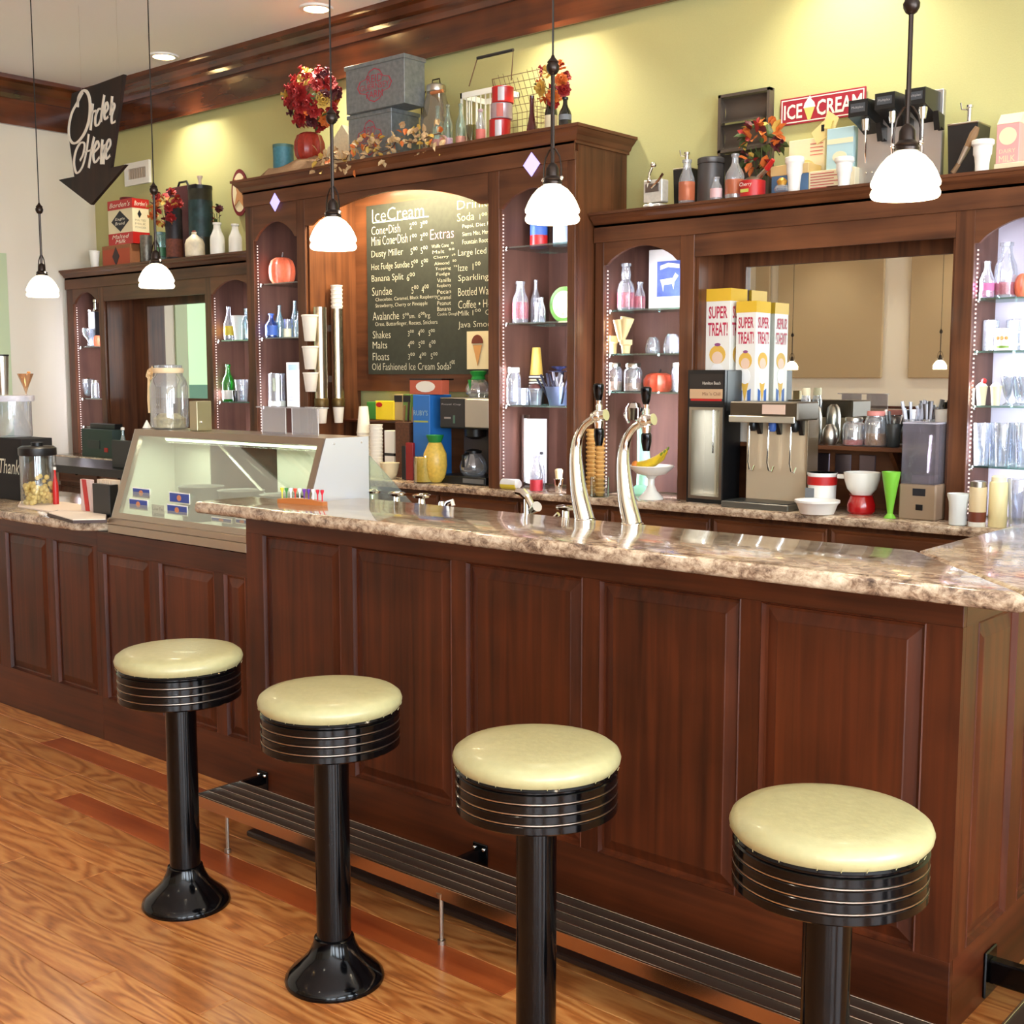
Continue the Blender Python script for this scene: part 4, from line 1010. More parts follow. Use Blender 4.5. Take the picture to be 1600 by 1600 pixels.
def pumpkin(name, label, u, y, z0, vt, wpx, m, group=None, stem=True):
    y = fixy(u, y, z0, wpx)
    x, r, h = dims(u, y, z0, vt, wpx)
    t = thing(name, 'pumpkin', label, (x, y, z0), 0, group); hb = h * (.85 if stem else 1)
    pr = [(.3, .02), (.7, .0), (.93, .18), (1, .42), (.97, .65), (.8, .88), (.5, .98), (.2, .93), (.02, .9)]
    obj('body', MB().lathe(sc2(pr, r, hb), 48, rib=.05, ribn=12), m, t)
    if stem: obj('stem', MB().tube([(0, 0, hb * .88), (.004, 0, hb * 1.0), (.012, 0, h)], [.010, .007, .005], 8), mat('pumpkin_stem', (72, 62, 56), .7), t)
    return t, r, h
# blooms and leaves share mesh data
def petal_mesh(name, nn, R_, m, tilt=.5, rings=2):
    mb = MB()
    for k in range(rings):
        for i in range(nn):
            a = 2 * math.pi * (i + k * .5) / nn; rr = R_ * (1 - .35 * k); zt_ = tilt * R_ * (.3 + .6 * k); wd = rr * .42
            c, s_ = math.cos(a), math.sin(a)
            mb.add([(0, 0, zt_ * .3), (rr * .6 * c - wd * s_, rr * .6 * s_ + wd * c, zt_), (rr * c, rr * s_, zt_ * .9), (rr * .6 * c + wd * s_, rr * .6 * s_ - wd * c, zt_)], [(0, 1, 2, 3)])
    mb.sphere((0, 0, R_ * tilt * .5), R_ * .2, 8, 5)
    me = mb.mesh(name); me.materials.append(m); return me
def leaf_mesh(name, L, W_, m):
    me = MB().add([(0, 0, 0), (L * .3, -W_, .1 * L), (L * .7, -W_ * .8, .12 * L), (L, 0, -.05 * L), (L * .7, W_ * .8, .12 * L), (L * .3, W_, .1 * L), (L * .5, 0, .02 * L)],
                  [(0, 1, 6), (1, 2, 6), (2, 3, 6), (3, 4, 6), (4, 5, 6), (5, 0, 6)]).mesh(name); me.materials.append(m); return me
LRED = mat('leaf_red', (150, 26, 24), .6, var=.2, bscale=20); LORG = mat('leaf_orange', (206, 106, 40), .6, var=.2, bscale=20); LGOLD = mat('leaf_gold', (198, 160, 70), .6, var=.2, bscale=20)
LGRN = mat('leaf_green', (70, 84, 40), .6, var=.2, bscale=20); LDRK = mat('leaf_maroon', (84, 24, 30), .6, var=.2, bscale=20); LDRY = mat('leaf_dry', (196, 164, 118), .7, var=.3, bscale=20)
BL = {k: petal_mesh('bloom', 9, .05, m, .7, 3) for k, m in (('r', LRED), ('o', LORG), ('g', LGOLD), ('d', LDRK))}
LF = {k: leaf_mesh('leaf', .05, .016, m) for k, m in (('r', LRED), ('o', LORG), ('g', LGRN), ('y', LGOLD), ('d', LDRK), ('t', LDRY))}
def inst(name, me, parent, loc, rot, s=1):
    o = bpy.data.objects.new(name, me); COL.objects.link(o); o.parent = parent; o.location = loc; o.rotation_euler = rot; o.scale = (s, s, s); return o
def bouquet(label, u, y, z0, v0, v1, wpx, kinds, nb, nl, leafk, bs=1., name='flower_bunch', seed=1, lean=0):
    """silk flower bunch filling v0 (top) .. v1 (bottom) round u"""
    rnd = random.Random(seed); x = xat(u, y, z0 + .1); k = mpp(x, y, z0); zt_ = zat(v0, x, y); zb = zat(v1, x, y); zc_ = (zt_ + zb) / 2; hr = (zt_ - zb) / 2; wr = wpx * k / 2
    t = thing(name, 'flowers', label, (x, y, z0))
    for i in range(nb):
        a = 2 * math.pi * i * .618; e = 1 - 2 * (i + .5) / nb; q = math.sqrt(1 - e * e); f = .78
        p = (wr * f * q * math.cos(a) + lean * e, -abs(wr * .7 * q * math.sin(a)) * (1 if i % 3 else -.5), zc_ - z0 + hr * f * e)
        dv = Vector((p[0], p[1] - .05, (p[2] - zc_ + z0) * .8 + .01)).to_track_quat('Z', 'Y').to_euler()
        inst('bloom', BL[kinds[i % len(kinds)]], t, p, dv, bs * rnd.uniform(.75, 1.1))
    for i in range(nl):
        a = rnd.uniform(0, 6.28); e = rnd.uniform(-1, .95); q = math.sqrt(1 - e * e)
        p = (wr * .85 * q * math.cos(a), -abs(wr * .6 * q * math.sin(a)), zc_ - z0 + hr * .85 * e)
        inst('leaf', LF[leafk[i % len(leafk)]], t, p, (rnd.uniform(-.8, .8), rnd.uniform(-1.2, 1.2), a), bs * rnd.uniform(.7, 1.3))
    m = MB()
    for i in range(5): m.tube([((i - 2) * .004, 0, 0.01), ((i - 2) * .02, 0, (zc_ - z0) * .7), ((i - 2) * .03, -.01, zc_ - z0)], .0025, 5)
    obj('stem', m, LGRN, t)['kind'] = 'stuff'
    return t
def bottle(label, u, y, z0, vt, wpx, g=GLASS, pr=BOTTLE, cap=None, lab=None, fill=None, group=None, name='glass_bottle', cat='bottle', n=18):
    P = [('bottle_body', pr, g)]
    if lab: P.append(('label', bandp(lab[0], lab[1], 1.015), lab[2], {'caps': False}))
    if cap: P.append(('cap', [(.46, .93), (.48, .94), (.48, 1), (1e-3, 1.01)], cap))
    if fill: P.append(('contents', liq(.02, fill[0]), fill[1]))
    return vess(name, cat, label, u, y, z0, vt, wpx, P, group, n=n)
def jar(label, u, y, z0, vt, wpx, lidm=STEEL, fill=None, group=None, g=GLASSW, name='glass_jar', tall=False):
    P = [('jar_body', JARB, g), ('lid', JLID, lidm)]
    if fill: P.append(('contents', liq(.03, fill[0]), fill[1]))
    return vess(name, 'jar', label, u, y, z0, vt, wpx, P, group)

# ================================================================ TOP OF THE LEFT CABINET
TL = ZR; y = 5.24
vess('paper_cup', 'cup', 'white cup alone at the far left end of the left cabinet top', 148, 5.2, TL, 392, 17, [('cup', CUP, WHITE)])
t, W_, D_, H_ = bx('cardboard_carton', 'box', 'brown and orange carton with a dark diamond, under the red and cream tin', 160, 204, 219, 5.22, TL, 380, mat('kraft_carton', (150, 94, 58), .7, var=.08))
obj('orange_print', MB().box(.015, W_ - .01, -.0015, 0, .02, H_ - .03), mat('carton_orange', (176, 74, 44), .6), t)
obj('diamond_print', MB().prism([(W_ / 2 - .05, H_ / 2), (W_ / 2, H_ / 2 - .07), (W_ / 2 + .05, H_ / 2), (W_ / 2, H_ / 2 + .07)], -.003, -.0015, 'y'), mat('dark_print', (60, 38, 40), .6), t)
hc = H_
t, W_, D_, H_ = bx('malted_milk_tin', 'tin', 'large square tin, red bands over cream with a black diamond, on the carton', 170, 208, 234, 5.23, TL + hc, 309, CRM)
for nm, z0_, z1_ in (('red_band', H_ * .79, H_), ('red_band', 0, H_ * .26)):
    obj(nm, MB().box(-.001, W_ + .001, -.0012, D_ + .001, z0_, z1_), RED, t)
obj('lid', MB().lathe([(.06, H_), (.06, H_ + .02), (.05, H_ + .024)], 20, (W_ * .5, D_ * .5, 0)), mat('tin_lid', (90, 30, 28), .4, .5), t)
BLK = mat('black_print', (24, 26, 34), .5)
obj('diamond_print', MB().prism([(W_ * .14, H_ * .52), (W_ / 2, H_ * .29), (W_ * .86, H_ * .52), (W_ / 2, H_ * .76)], -.002, 0, 'y'), BLK, t)
obj('diamond_print', MB().prism([(D_ * .3, H_ * .66), (D_ * .42, H_ * .57), (D_ * .54, H_ * .66), (D_ * .42, H_ * .75)], W_, W_ + .002, 'x'), BLK, t)
WP = mat('white_print', (240, 232, 214), .5)
text(t, "Borden's", WP, W_ * .08, W_ * .92, H_ * .84, H_ * .95, at=-.002, shear=.3); text(t, "Borden's", WP, D_ * .12, D_ * .9, H_ * .84, H_ * .95, face='+x', at=W_ + .002, shear=.3)
text(t, 'Malted', WP, W_ * .15, W_ * .85, H_ * .135, H_ * .225, at=-.002, shear=.3); text(t, 'Milk', WP, W_ * .28, W_ * .72, H_ * .03, H_ * .115, at=-.002, shear=.3)
text(t, 'Eagle', WP, W_ * .3, W_ * .7, H_ * .53, H_ * .6, at=-.003, shear=.2); text(t, 'Brand', WP, W_ * .3, W_ * .7, H_ * .44, H_ * .51, at=-.003, shear=.2)
for i, s_ in enumerate(('MALTED', 'MILK', 'POWDER')): text(t, s_, mat('grey_print', (150, 140, 110), .6), D_ * .15, D_ * .8, H_ * (.50 - i * .08), H_ * (.545 - i * .08), face='+x', at=W_ + .001)
vess('metal_canister', 'canister', 'scratched grey metal tumbler right of the brown carton', 229, 5.2, TL, 368, 19, [('body', [(.86, 0), (.9, .02), (1, .98), (.96, 1)], mat('worn_tin', (112, 106, 96), .4, .7, bump=.3, bscale=50, var=.3))])
bottle('tall clear bottle with green and red label behind the second pendant', 251, 5.2, TL, 363, 19, GAQUA, CYL, WHITE, (.2, .5, mat('bottle_label_green', (70, 120, 80), .5)))
vess('dark_tin', 'tin', 'dark rusty round tin below the red leaves on the left cabinet', 273, 5.22, TL, 326, 26, [('body', CYL, mat('rust_black', (44, 38, 40), .5, .3, var=.3, bump=.1)), ('label', bandp(.08, .42, 1.01), mat('rust_label', (112, 60, 44), .7, var=.3), {'caps': False})])
bouquet('bunch of red and orange autumn leaves over the dark rusty tin', 264, 5.2, TL, 294, 356, 62, 'ror', 10, 70, 'rroyd', 1.0, seed=3)
t, W_, D_, H_ = bx('wooden_case', 'case', 'dark maroon wooden case with a handle, high behind the tins', 262, 308, 312, 5.33, TL, 287, mat('maroon_wood', (70, 24, 30), .5, var=.1), dmax=.07)
obj('handle', MB().tube([(W_ * .3, .03, H_), (W_ * .36, .03, H_ + .035), (W_ * .6, .03, H_ + .035), (W_ * .66, .03, H_)], .008, 8), BLACKP, t)
vess('tall_tin', 'tin', 'tall black tin painted with a teal figure, left cabinet top', 315, 5.25, TL, 291, 37, [('body', CYL, mat('black_gold_tin', (50, 48, 36), .4, .3, var=.35, bscale=14)), ('painted_band', [(1.01, .3), (1.01, .8)], mat('teal_decoration', (40, 62, 62), .5, .2, var=.5, bscale=18), {'caps': False}), ('rim', [(1.03, .95), (1.03, 1)], BLACKP, {'caps': False})])
x_, r_, h_ = dims(315, 5.25, TL, 291, 37)
vess('small_figurine', 'figurine', 'small white-topped figure standing on the tall black tin', 312, 5.25, TL + h_, 275, 9, [('body', [(.8, 0), (.5, .4), (.6, .6), (.9, .8), (1, 1)], mat('figurine_white', (222, 200, 180), .5))])
bouquet('sprig of orange leaves behind the two milk bottles', 338, 5.33, TL, 318, 350, 30, 'd', 2, 16, 'odg', .7, seed=5)
vess('ceramic_jug', 'jug', 'squat cream jug with brown cracks, left cabinet top', 305, 5.18, TL, 363, 31, [('body', [(.8, 0), (1, .1), (1, .55), (.85, .72), (.45, .86), (.3, .92), (.34, 1)], mat('cracked_cream', (226, 214, 186), .4, var=.2, bscale=16)), ('stopper', [(.25, .98), (.26, 1.06), (.1, 1.08)], mat('rust_stopper', (150, 70, 40), .5))])
bottle('milk-white bottle, larger of the two beside the cabinet side', 340, 5.18, TL, 348, 23, MILK, MILKB); bottle('milk-white bottle, smaller of the two, nearer the tall cabinet', 368, 5.2, TL, 350, 21, MILK, MILKB)
# round sign against the wall
x_ = xat(375, 5.39, 2.7); r_ = 17 * mpp(x_, 5.39); zc_ = zat(301, x_, 5.39)
t = thing('round_sign', 'sign', 'round cream sign with a maroon rim, half hidden behind the tall cabinet', (x_, 5.40, zc_))
m = MB().lathe([(1e-3, 0), (1, 0), (1.04, .1), (1.04, .2), (1e-3, .2)], 36); m.v = [(a * r_ * 1.15, -c_ * .06, b * r_ * 2) for a, b, c_ in m.v]; obj('rim', m, mat('maroon_rim', (120, 34, 38), .5), t)
m = MB().lathe([(1e-3, 0), (.86, 0), (.86, .02), (1e-3, .02)], 36); m.v = [(a * r_ * 1.15, -.0125 - c_ * .06, b * r_ * 2) for a, b, c_ in m.v]; obj('face', m, CRM, t)
obj('emblem', MB().prism([(-.05, -.09), (.0, -.05), (.05, -.1), (.03, .03), (.06, .1), (0, .06), (-.05, .1), (-.02, 0)], -.02, -.014, 'y'), mat('emblem_brown', (196, 140, 90), .6), t)

# ================================================================ TOP OF THE TALL CABINET
TT = ZTT
t, r_, h_ = vess('enamel_tin', 'tin', 'small blue-green round tin at the left end of the tall cabinet', 443, 5.10, TT + .045, 227, 32, [('body', CYL, mat('blue_green_enamel', (70, 128, 140), .45, var=.15)), ('lid', [(1.03, .9), (1.03, 1), (.2, 1.04)], mat('teal_lid', (84, 120, 110), .5))])
m = MB(); vs_ = []; NX, NY = 14, 6; xa, xb = xat(425, 5.02, TT), xat(505, 5.02, TT)
for j in range(NY + 1):
    for i in range(NX + 1):
        f = i / NX; hh = .065 + .085 * math.sin(math.pi * min(1, max(0, (f - .25) / .7))) ** 2 * (j / NY) + .008 * math.sin(9 * f + 2 * j)
        vs_.append((xa + (xb - xa) * f, 4.925 + .26 * j / NY, TT + (0.003 if (j == 0 or i in (0, NX)) else hh * .95 * (1 if j > 1 else .85))))
m.add(vs_, [(j * (NX + 1) + i, j * (NX + 1) + i + 1, (j + 1) * (NX + 1) + i + 1, (j + 1) * (NX + 1) + i) for j in range(NY) for i in range(NX)], True)
solo('burlap_cloth', 'cloth', 'crumpled tan burlap under the pumpkin on the tall cabinet', m, mat('burlap', (176, 140, 104), .9, bump=.5, bscale=160, var=.1))
pumpkin('ceramic_pumpkin', 'dark red ceramic pumpkin vase below the big bouquet', 484, 5.12, TT + .09, 207, 47, mat('red_glaze', (150, 44, 30), .3, var=.15), stem=False)
bouquet('large bunch of red, maroon and gold silk hydrangeas at the grey boxes', 494, 5.12, TT + .25, 104, 204, 112, 'rrgdrrord', 46, 30, 'gdg', 1.15, seed=8)
# birdhouse
x0_ = xat(506, 5.02, TT); x1_ = xat(545, 5.02, TT); zt_ = zat(193, x1_, 5.02) - TT
t = thing('birdhouse', 'birdhouse', 'cream pointed birdhouse with a dark round hole beside the boxes', (x0_, 5.02, TT)); w_ = x1_ - x0_
obj('body', MB().prism([(0, 0), (w_, 0), (w_ * .98, zt_ * .75), (w_ * .75, zt_), (w_ * .1, zt_ * .45)], 0, .09, 'y'), mat('aged_cream', (212, 196, 160), .7, var=.1), t)
m = MB().lathe([(1e-3, 0), (.014, 0), (.014, .004), (1e-3, .004)], 16); m.v = [(a + w_ * .36, -c_, b + zt_ * .38) for a, b, c_ in m.v]; obj('entry_hole', m, BLACKP, t)
# galvanised boxes
def milkbox(label, u0, u1, u2, y, z0, vt, fw_):
    t, W_, D_, H_ = bx('galvanised_box', 'box', label, u0, u1, u2, y, z0, vt, TIN, 'galvanised delivery boxes', dmax=.34)
    obj('lid', MB().cbox(-.008, W_ + .008, -.008, D_ + .004, H_ - .02, H_ + .003, .002), TIN, t)
    PR = mat('stencil_red', (176, 62, 78), .7); cx = W_ * fw_
    def ring(s): return [(cx + s * W_ * .30 * a, H_ * .5 + s * H_ * .36 * b) for a, b in ((-1, 0), (-.85, .35), (-.5, .45), (-.3, .85), (0, 1), (.3, .85), (.5, .45), (.85, .35), (1, 0), (.85, -.35), (.5, -.45), (.3, -.85), (0, -1), (-.3, -.85), (-.5, -.45), (-.85, -.35))]
    a = ring(1); b = ring(.93); n = len(a); m = MB().add([(p[0], -.0015, p[1]) for p in a] + [(p[0], -.0015, p[1]) for p in b], [(i, (i + 1) % n, (i + 1) % n + n, i + n) for i in range(n)])
    obj('stencil_outline', m, PR, t)
    text(t, 'REID', PR, cx - W_ * .13, cx + W_ * .13, H_ * .56, H_ * .72, at=-.0015); text(t, 'GUERNSEY', PR, cx - W_ * .25, cx + W_ * .25, H_ * .42, H_ * .54, at=-.0015); text(t, 'FARM', PR, cx - W_ * .14, cx + W_ * .14, H_ * .24, H_ * .39, at=-.0015)
    return H_
h1 = milkbox('grey galvanised box with a red stencil, lower of the stacked pair', 545, 612, 655, 5.03, TT, 169, .5)
milkbox('grey galvanised box with a red farm stencil, on top of the other', 541, 632, 664, 4.995, TT + h1 + .004, 84, .5)
# demijohn
t, r_, h_ = vess('glass_churn', 'jar', 'big glass churn jar with metal lid and wire handle beside the grey boxes', 682, 5.2, TT, 124, 50, [('jar_body', [(.9, 0), (1, .03), (1, .48), (.92, .56), (.62, .80), (.55, .86), (.5, .87)], glass('smoky_glass', (200, 190, 160), .16, .05, .22, (170, 160, 140))), ('lid', [(.6, .84), (.63, .86), (.6, .92), (.4, .94), (1e-3, .945)], STEEL)], n=28)
obj('handle', MB().tube([(-r_ * .35, 0, h_ * .93), (-r_ * .3, 0, h_), (r_ * .3, 0, h_), (r_ * .35, 0, h_ * .93)], .004, 6), BRONZE, t)
obj('shoulder_wire', MB().tube([(-r_ * .6, -.03, h_ * .86), (-r_ * .98, -.03, h_ * .7), (-r_ * 1.0, -.03, h_ * .5)], .003, 6), BRONZE, t)
obj('wooden_grip', MB().tube([(r_ * .2, -.06, h_ * .8), (r_ * 1.2, -.06, h_ * .80)], .01, 8), mat('orange_grip', (190, 116, 66), .5), t)
for i, (u, vt_, wd, lb) in enumerate(((684, 165, 17, 'slim glass bottle with a round paper label, left in front of the churn jar'), (700, 163, 15, 'slim glass bottle between two others in front of the churn jar'), (720, 162, 16, 'slim glass bottle right of the churn jar, by the white crate'))):
    bottle(lb, u, 5.04, TT, vt_, wd, glass('faint_aqua', (212, 228, 220), .14, .03, .06, (200, 220, 214)), BOTTLE, None, (.02, .26, mat('pinkish_label_%d' % i, ((206, 150, 140), (196, 160, 176), (200, 140, 120))[i], .6, var=.2)), group='slim bottles on the tall cabinet')
x_ = xat(694, 4.99, TT); m = MB().lathe([(1e-3, 0), (.034, 0), (.036, .004), (1e-3, .006)], 24); m.v = [(a, -c_, b + .036) for a, b, c_ in m.v]
t = thing('round_plaque', 'plaque', 'small round pinkish plaque leaning at the foot of the slim bottles', (x_, 4.985, TT)); obj('disc', m, mat('plaque_pink', (206, 170, 170), .6), t)
m = MB().lathe([(1e-3, 0), (.022, 0), (.022, .002), (1e-3, .002)], 20); m.v = [(a, -.006 - c_, b + .036) for a, b, c_ in m.v]; obj('centre_print', m, mat('plaque_orange', (214, 150, 120), .6), t)
# white wire crate
WW = mat('white_wire', (232, 232, 220), .45)
x0_, x1_ = xat(720, 5.16, TT + .2), xat(775, 5.16, TT + .2); zt_ = zat(146, x0_, 5.16)
t = thing('wire_crate', 'crate', 'white plastic-coated wire milk crate behind the red cans', (x0_, 5.16, TT)); w_ = x1_ - x0_; h_ = zt_ - TT
obj('rim', MB().box(0, w_, -.004, .004, h_ - .03, h_).box(0, .012, -.004, .20, h_ - .03, h_).box(w_ - .012, w_, -.004, .20, h_ - .03, h_).box(0, w_, .192, .20, h_ - .03, h_), WW, t)
for i in range(8): a = .01 + i * (w_ - .02) / 7; obj('wire', MB().box(a - .003, a + .003, 0, .005, .0, h_ - .03), WW, t)
for i in range(4): a = i * .2 / 3; obj('wire', MB().box(0, .005, a - .003, a + .003, 0, h_ - .03), WW, t); 
obj('base', MB().box(0, w_, 0, .2, 0, .008), WW, t)
# big wire basket with a swing handle
bx0, bx1 = xat(758, 5.2, TT), xat(835, 5.2, TT); zb_ = TT; zt_ = zat(98, bx0, 5.3)
t = thing('wire_basket', 'basket', 'large rusty wire basket standing on its side behind the red cans', (bx0, 5.2, TT)); RW = mat('rusty_wire', (112, 84, 58), .6, .5)
w_ = bx1 - bx0; h_ = .40; m = MB()
for i in range(11): a = i * w_ / 10; m.tube([(a * .92, .17, 0), (a, .15, h_ * .55), (a * .97 + .01, .06, h_ + .02 * math.sin(i))], .0018, 4, caps=False)
for i in range(12):
    b = i * h_ / 11; yy_ = .17 - .02 * b / h_ if b < h_ * .55 else .15 - .09 * (b - h_ * .55) / (h_ * .45)
    m.tube([(0, yy_, b), (w_, yy_, b)], .0018, 4, caps=False)
for i in range(8):
    b = i * .17 / 7; m.tube([(w_, b, 0), (w_, b, h_ * (.55 + .06 * i))], .0016, 4, caps=False); m.tube([(w_, 0, i * h_ * .07), (w_, .17, i * h_ * .075)], .0016, 4, caps=False)
o = obj('mesh_wires', m, RW, t); o['kind'] = 'stuff'
obj('rim', MB().tube([(0, .06, h_), (w_, .06, h_), (w_, .17, .0), (0, .17, .0)], .0035, 6, True), RW, t)
q0 = (xat(733, 5.15, TT + .2) - bx0, -.05, zat(135, xat(733, 5.15, TT + .2), 5.15) - TT); q1 = (xat(746, 5.15, TT + .4) - bx0, -.05, zat(91, xat(746, 5.15, TT + .4), 5.15) - TT)
q2 = (xat(802, 5.15, TT + .4) - bx0, -.05, zat(78, xat(802, 5.15, TT + .4), 5.15) - TT); q3 = (xat(793, 5.15, TT + .2) - bx0, -.02, zat(124, xat(793, 5.15, TT + .2), 5.15) - TT)
obj('handle', MB().tube([q0, q1, q2, q3], .0035, 6), RW, t); obj('grip', MB().tube([q1, q2], .009, 8), BLACKP, t)
# stacked cans
cans = [('lower', 764, 798, 188, 'red'), ('middle', 766, 801, 163, 'silver'), ('top', 768, 803, 137, 'red')]; zc_ = TT
for i, (nm, u0, u1, vt_, c) in enumerate(cans):
    m1 = RED if c == 'red' else mat('silver_can', (190, 170, 176), .35, .5)
    x_, r_, h_ = dims((u0 + u1) / 2, 5.02, zc_, vt_, u1 - u0)
    t = thing('tin_can', 'can', {'lower': 'red and silver can at the bottom of the stack of three', 'middle': 'silver and pink can in the middle of the stack of three', 'top': 'red and silver can on top of the stack of three'}[nm], (x_, 5.02, zc_), group='stacked cans')
    obj('body', MB().lathe(sc2([(.97, 0), (1, .03), (.98, .06), (.98, .94), (1, .97), (.97, 1)], r_, h_), 28), m1, t)
    obj('silver_stripe', MB().prism([(r_ * 1.0 * math.cos(a), r_ * 1.0 * math.sin(a)) for a in [R(-75 + 5 * j) for j in range(8)]] + [(.9 * r_ * math.cos(a), .9 * r_ * math.sin(a)) for a in [R(-40 - 5 * j) for j in range(8)]], h_ * .08, h_ * .92, 'z'), mat('stripe_silver', (200, 196, 200), .35, .4) if c == 'red' else RP, t)
    zc_ += h_ + .001
bottle('small clear bottle with red print and pink cap in front of the crate', 751, 5.0, TT, 171, 15, GLASSW, MILKB, mat('pink_cap', (226, 160, 160), .5), (.05, .4, RP))
vess('glass_tumbler', 'glass', 'low olive glass tumbler left of the pink-capped bottle', 737, 5.05, TT, 196, 18, [('glass', TUMB, glass('olive_glass', (160, 150, 90), .12, .05, .3, (110, 104, 50)))])
bottle('slender dark red glass bottle vase near the right end of the tall cabinet', 831, 5.06, TT, 150, 17, GRED, [(.85, 0), (1, .04), (.95, .2), (.6, .45), (.42, .6), (.38, .95), (.46, 1), (.3, 1)])
bottle('green wine bottle with cream label holding flowers', 861, 5.12, TT, 140, 20, GDARK, BOTTLE, None, (.12, .45, CRM)); bottle('squat black bottle with a white label patch, right end of the tall cabinet', 883, 5.08, TT, 152, 20, GDARK, BOTTLE, BLACKP, (.35, .5, mat('grey_label', (120, 124, 128), .6)))
bouquet('orange and red silk daisies in the green wine bottle', 868, 5.1, TT + .2, 98, 168, 62, 'orgro', 12, 26, 'orrog', .9, seed=12)
# dry garland
rnd = random.Random(4); t = thing('leaf_garland', 'garland', 'dry tan leaf garland draped along the tall cabinet cornice', (xat(495, 4.92, TT), 4.9, TT)); L_ = xat(688, 4.92, TT) - t.location.x
pts = [(L_ * i / 16, .015 + .012 * math.sin(i * 2.1), .025 + .015 * math.sin(i * 1.3) + (.07 if 4 < i < 9 else .06 if i > 10 else .01) * .5) for i in range(17)]
obj('vine', MB().tube(pts, .0035, 5), mat('vine_brown', (96, 66, 44), .8), t)
for i in range(170):
    f = rnd.random(); p = pts[min(16, int(f * 16))]
    inst('leaf', LF[rnd.choice('tttttyo')], t, (L_ * f, p[1] + rnd.uniform(-.02, .03), p[2] + rnd.uniform(-.07, .07)), (rnd.uniform(-1, 1), rnd.uniform(-1.5, 1.5), rnd.uniform(0, 6.28)), rnd.uniform(.7, 1.15))

# ================================================================ TOP OF THE RIGHT CABINET
TR = ZR
# juice press
x_, r_, h_ = dims(1023, 5.15, TR, 262, 42)
t = thing('juice_press', 'press', 'white enamel hand press with crank arms at the left end of the right cabinet', (x_, 5.16, TR)); EN = mat('worn_enamel', (206, 200, 188), .35, .2, var=.1)
obj('housing', MB().cbox(-.055, .055, -.03, .03, .03, .14, .004), EN, t); obj('foot', MB().cbox(-.05, .05, -.04, .04, 0, .022, .004), EN, t)
obj('foot_pad', MB().sphere((0, -.045, .012), .014, 10, 6), WHITE, t); obj('arm', MB().tube([(-.03, -.03, .1), (-.015, -.035, .17), (.0, -.03, .205)], .007, 8), CHROME, t)
obj('knob', MB().sphere((.004, -.03, .21), .015, 12, 8), CHROME, t); obj('knob', MB().sphere((-.012, -.04, .135), .013, 12, 8), CHROME, t); obj('crank', MB().tube([(.0, -.04, .10), (.05, -.05, .13), (.075, -.05, .16)], .006, 8), CHROME, t); obj('blade', MB().cbox(-.04, .04, -.036, -.031, .08, .12, .001), mat('old_metal', (120, 110, 104), .4, .8), t)
def syrup(label, u, wpx, vt, vbody, y, d=.1):
    x_, r_, h_ = dims(u, y, TR, vbody, wpx)
    t = thing('syrup_dispenser', 'dispenser', label, (x_, y, TR), group=None); ht = dims(u, y, TR, vt, wpx)[2]
    obj('body', MB().prism([(-r_ * .82, 0), (r_ * .82, 0), (r_, h_ * .96), (-r_, h_ * .96)], 0, d, 'y'), mat('dispenser_black', (30, 28, 28), .35), t)
    obj('cover', MB().cbox(-r_ * 1.02, r_ * 1.02, -.004, d + .004, h_ * .96, h_, .003), STEEL, t)
    pm = obj('pump', MB().lathe([(.018, h_), (.018, h_ + .012), (.010, h_ + .015), (.010, ht - .012), (.015, ht - .01), (.015, ht), (1e-3, ht + .002)], 16, (.0, d / 2, 0)), CHROME, t)
    obj('spout', MB().tube([(.0, d / 2, ht - .02), (-.03, d / 2 - .01, ht - .015), (-.035, d / 2 - .01, ht + .012)], .004, 6), CHROME, pm)
    return t, r_, h_
syrup('black syrup dispenser with chrome pump, behind the orange-labelled bottle', 1064, 30, 236, 262, 5.25)
bottle('clear bottle with a faded orange label beside the dark grey can', 1073, 5.12, TR, 250, 25, GLASSW, MILKB, None, (.08, .5, ORP))
vess('grey_canister', 'canister', 'dark grey round canister between two glass bottles', 1110, 5.22, TR, 247, 42, [('body', [(.9, 0), (1, .03), (.96, .88), (1, .9), (1, .98), (.9, 1)], mat('gunmetal_can', (84, 80, 78), .4, .4)), ('bead', [(.99, .86), (1.02, .87), (.99, .88)], BRONZE, {'caps': False})])
bottle('small clear jar bottle with pink print in front of the dark canister', 1119, 5.09, TR, 277, 19, GLASSW, MILKB, None, (.1, .5, mat('pink_print', (206, 170, 172), .6)))
bottle('tall clear milk bottle with orange writing, right of the dark canister', 1148, 5.12, TR, 240, 30, GLASSW, BOTTLE, None, (.1, .42, ORP))
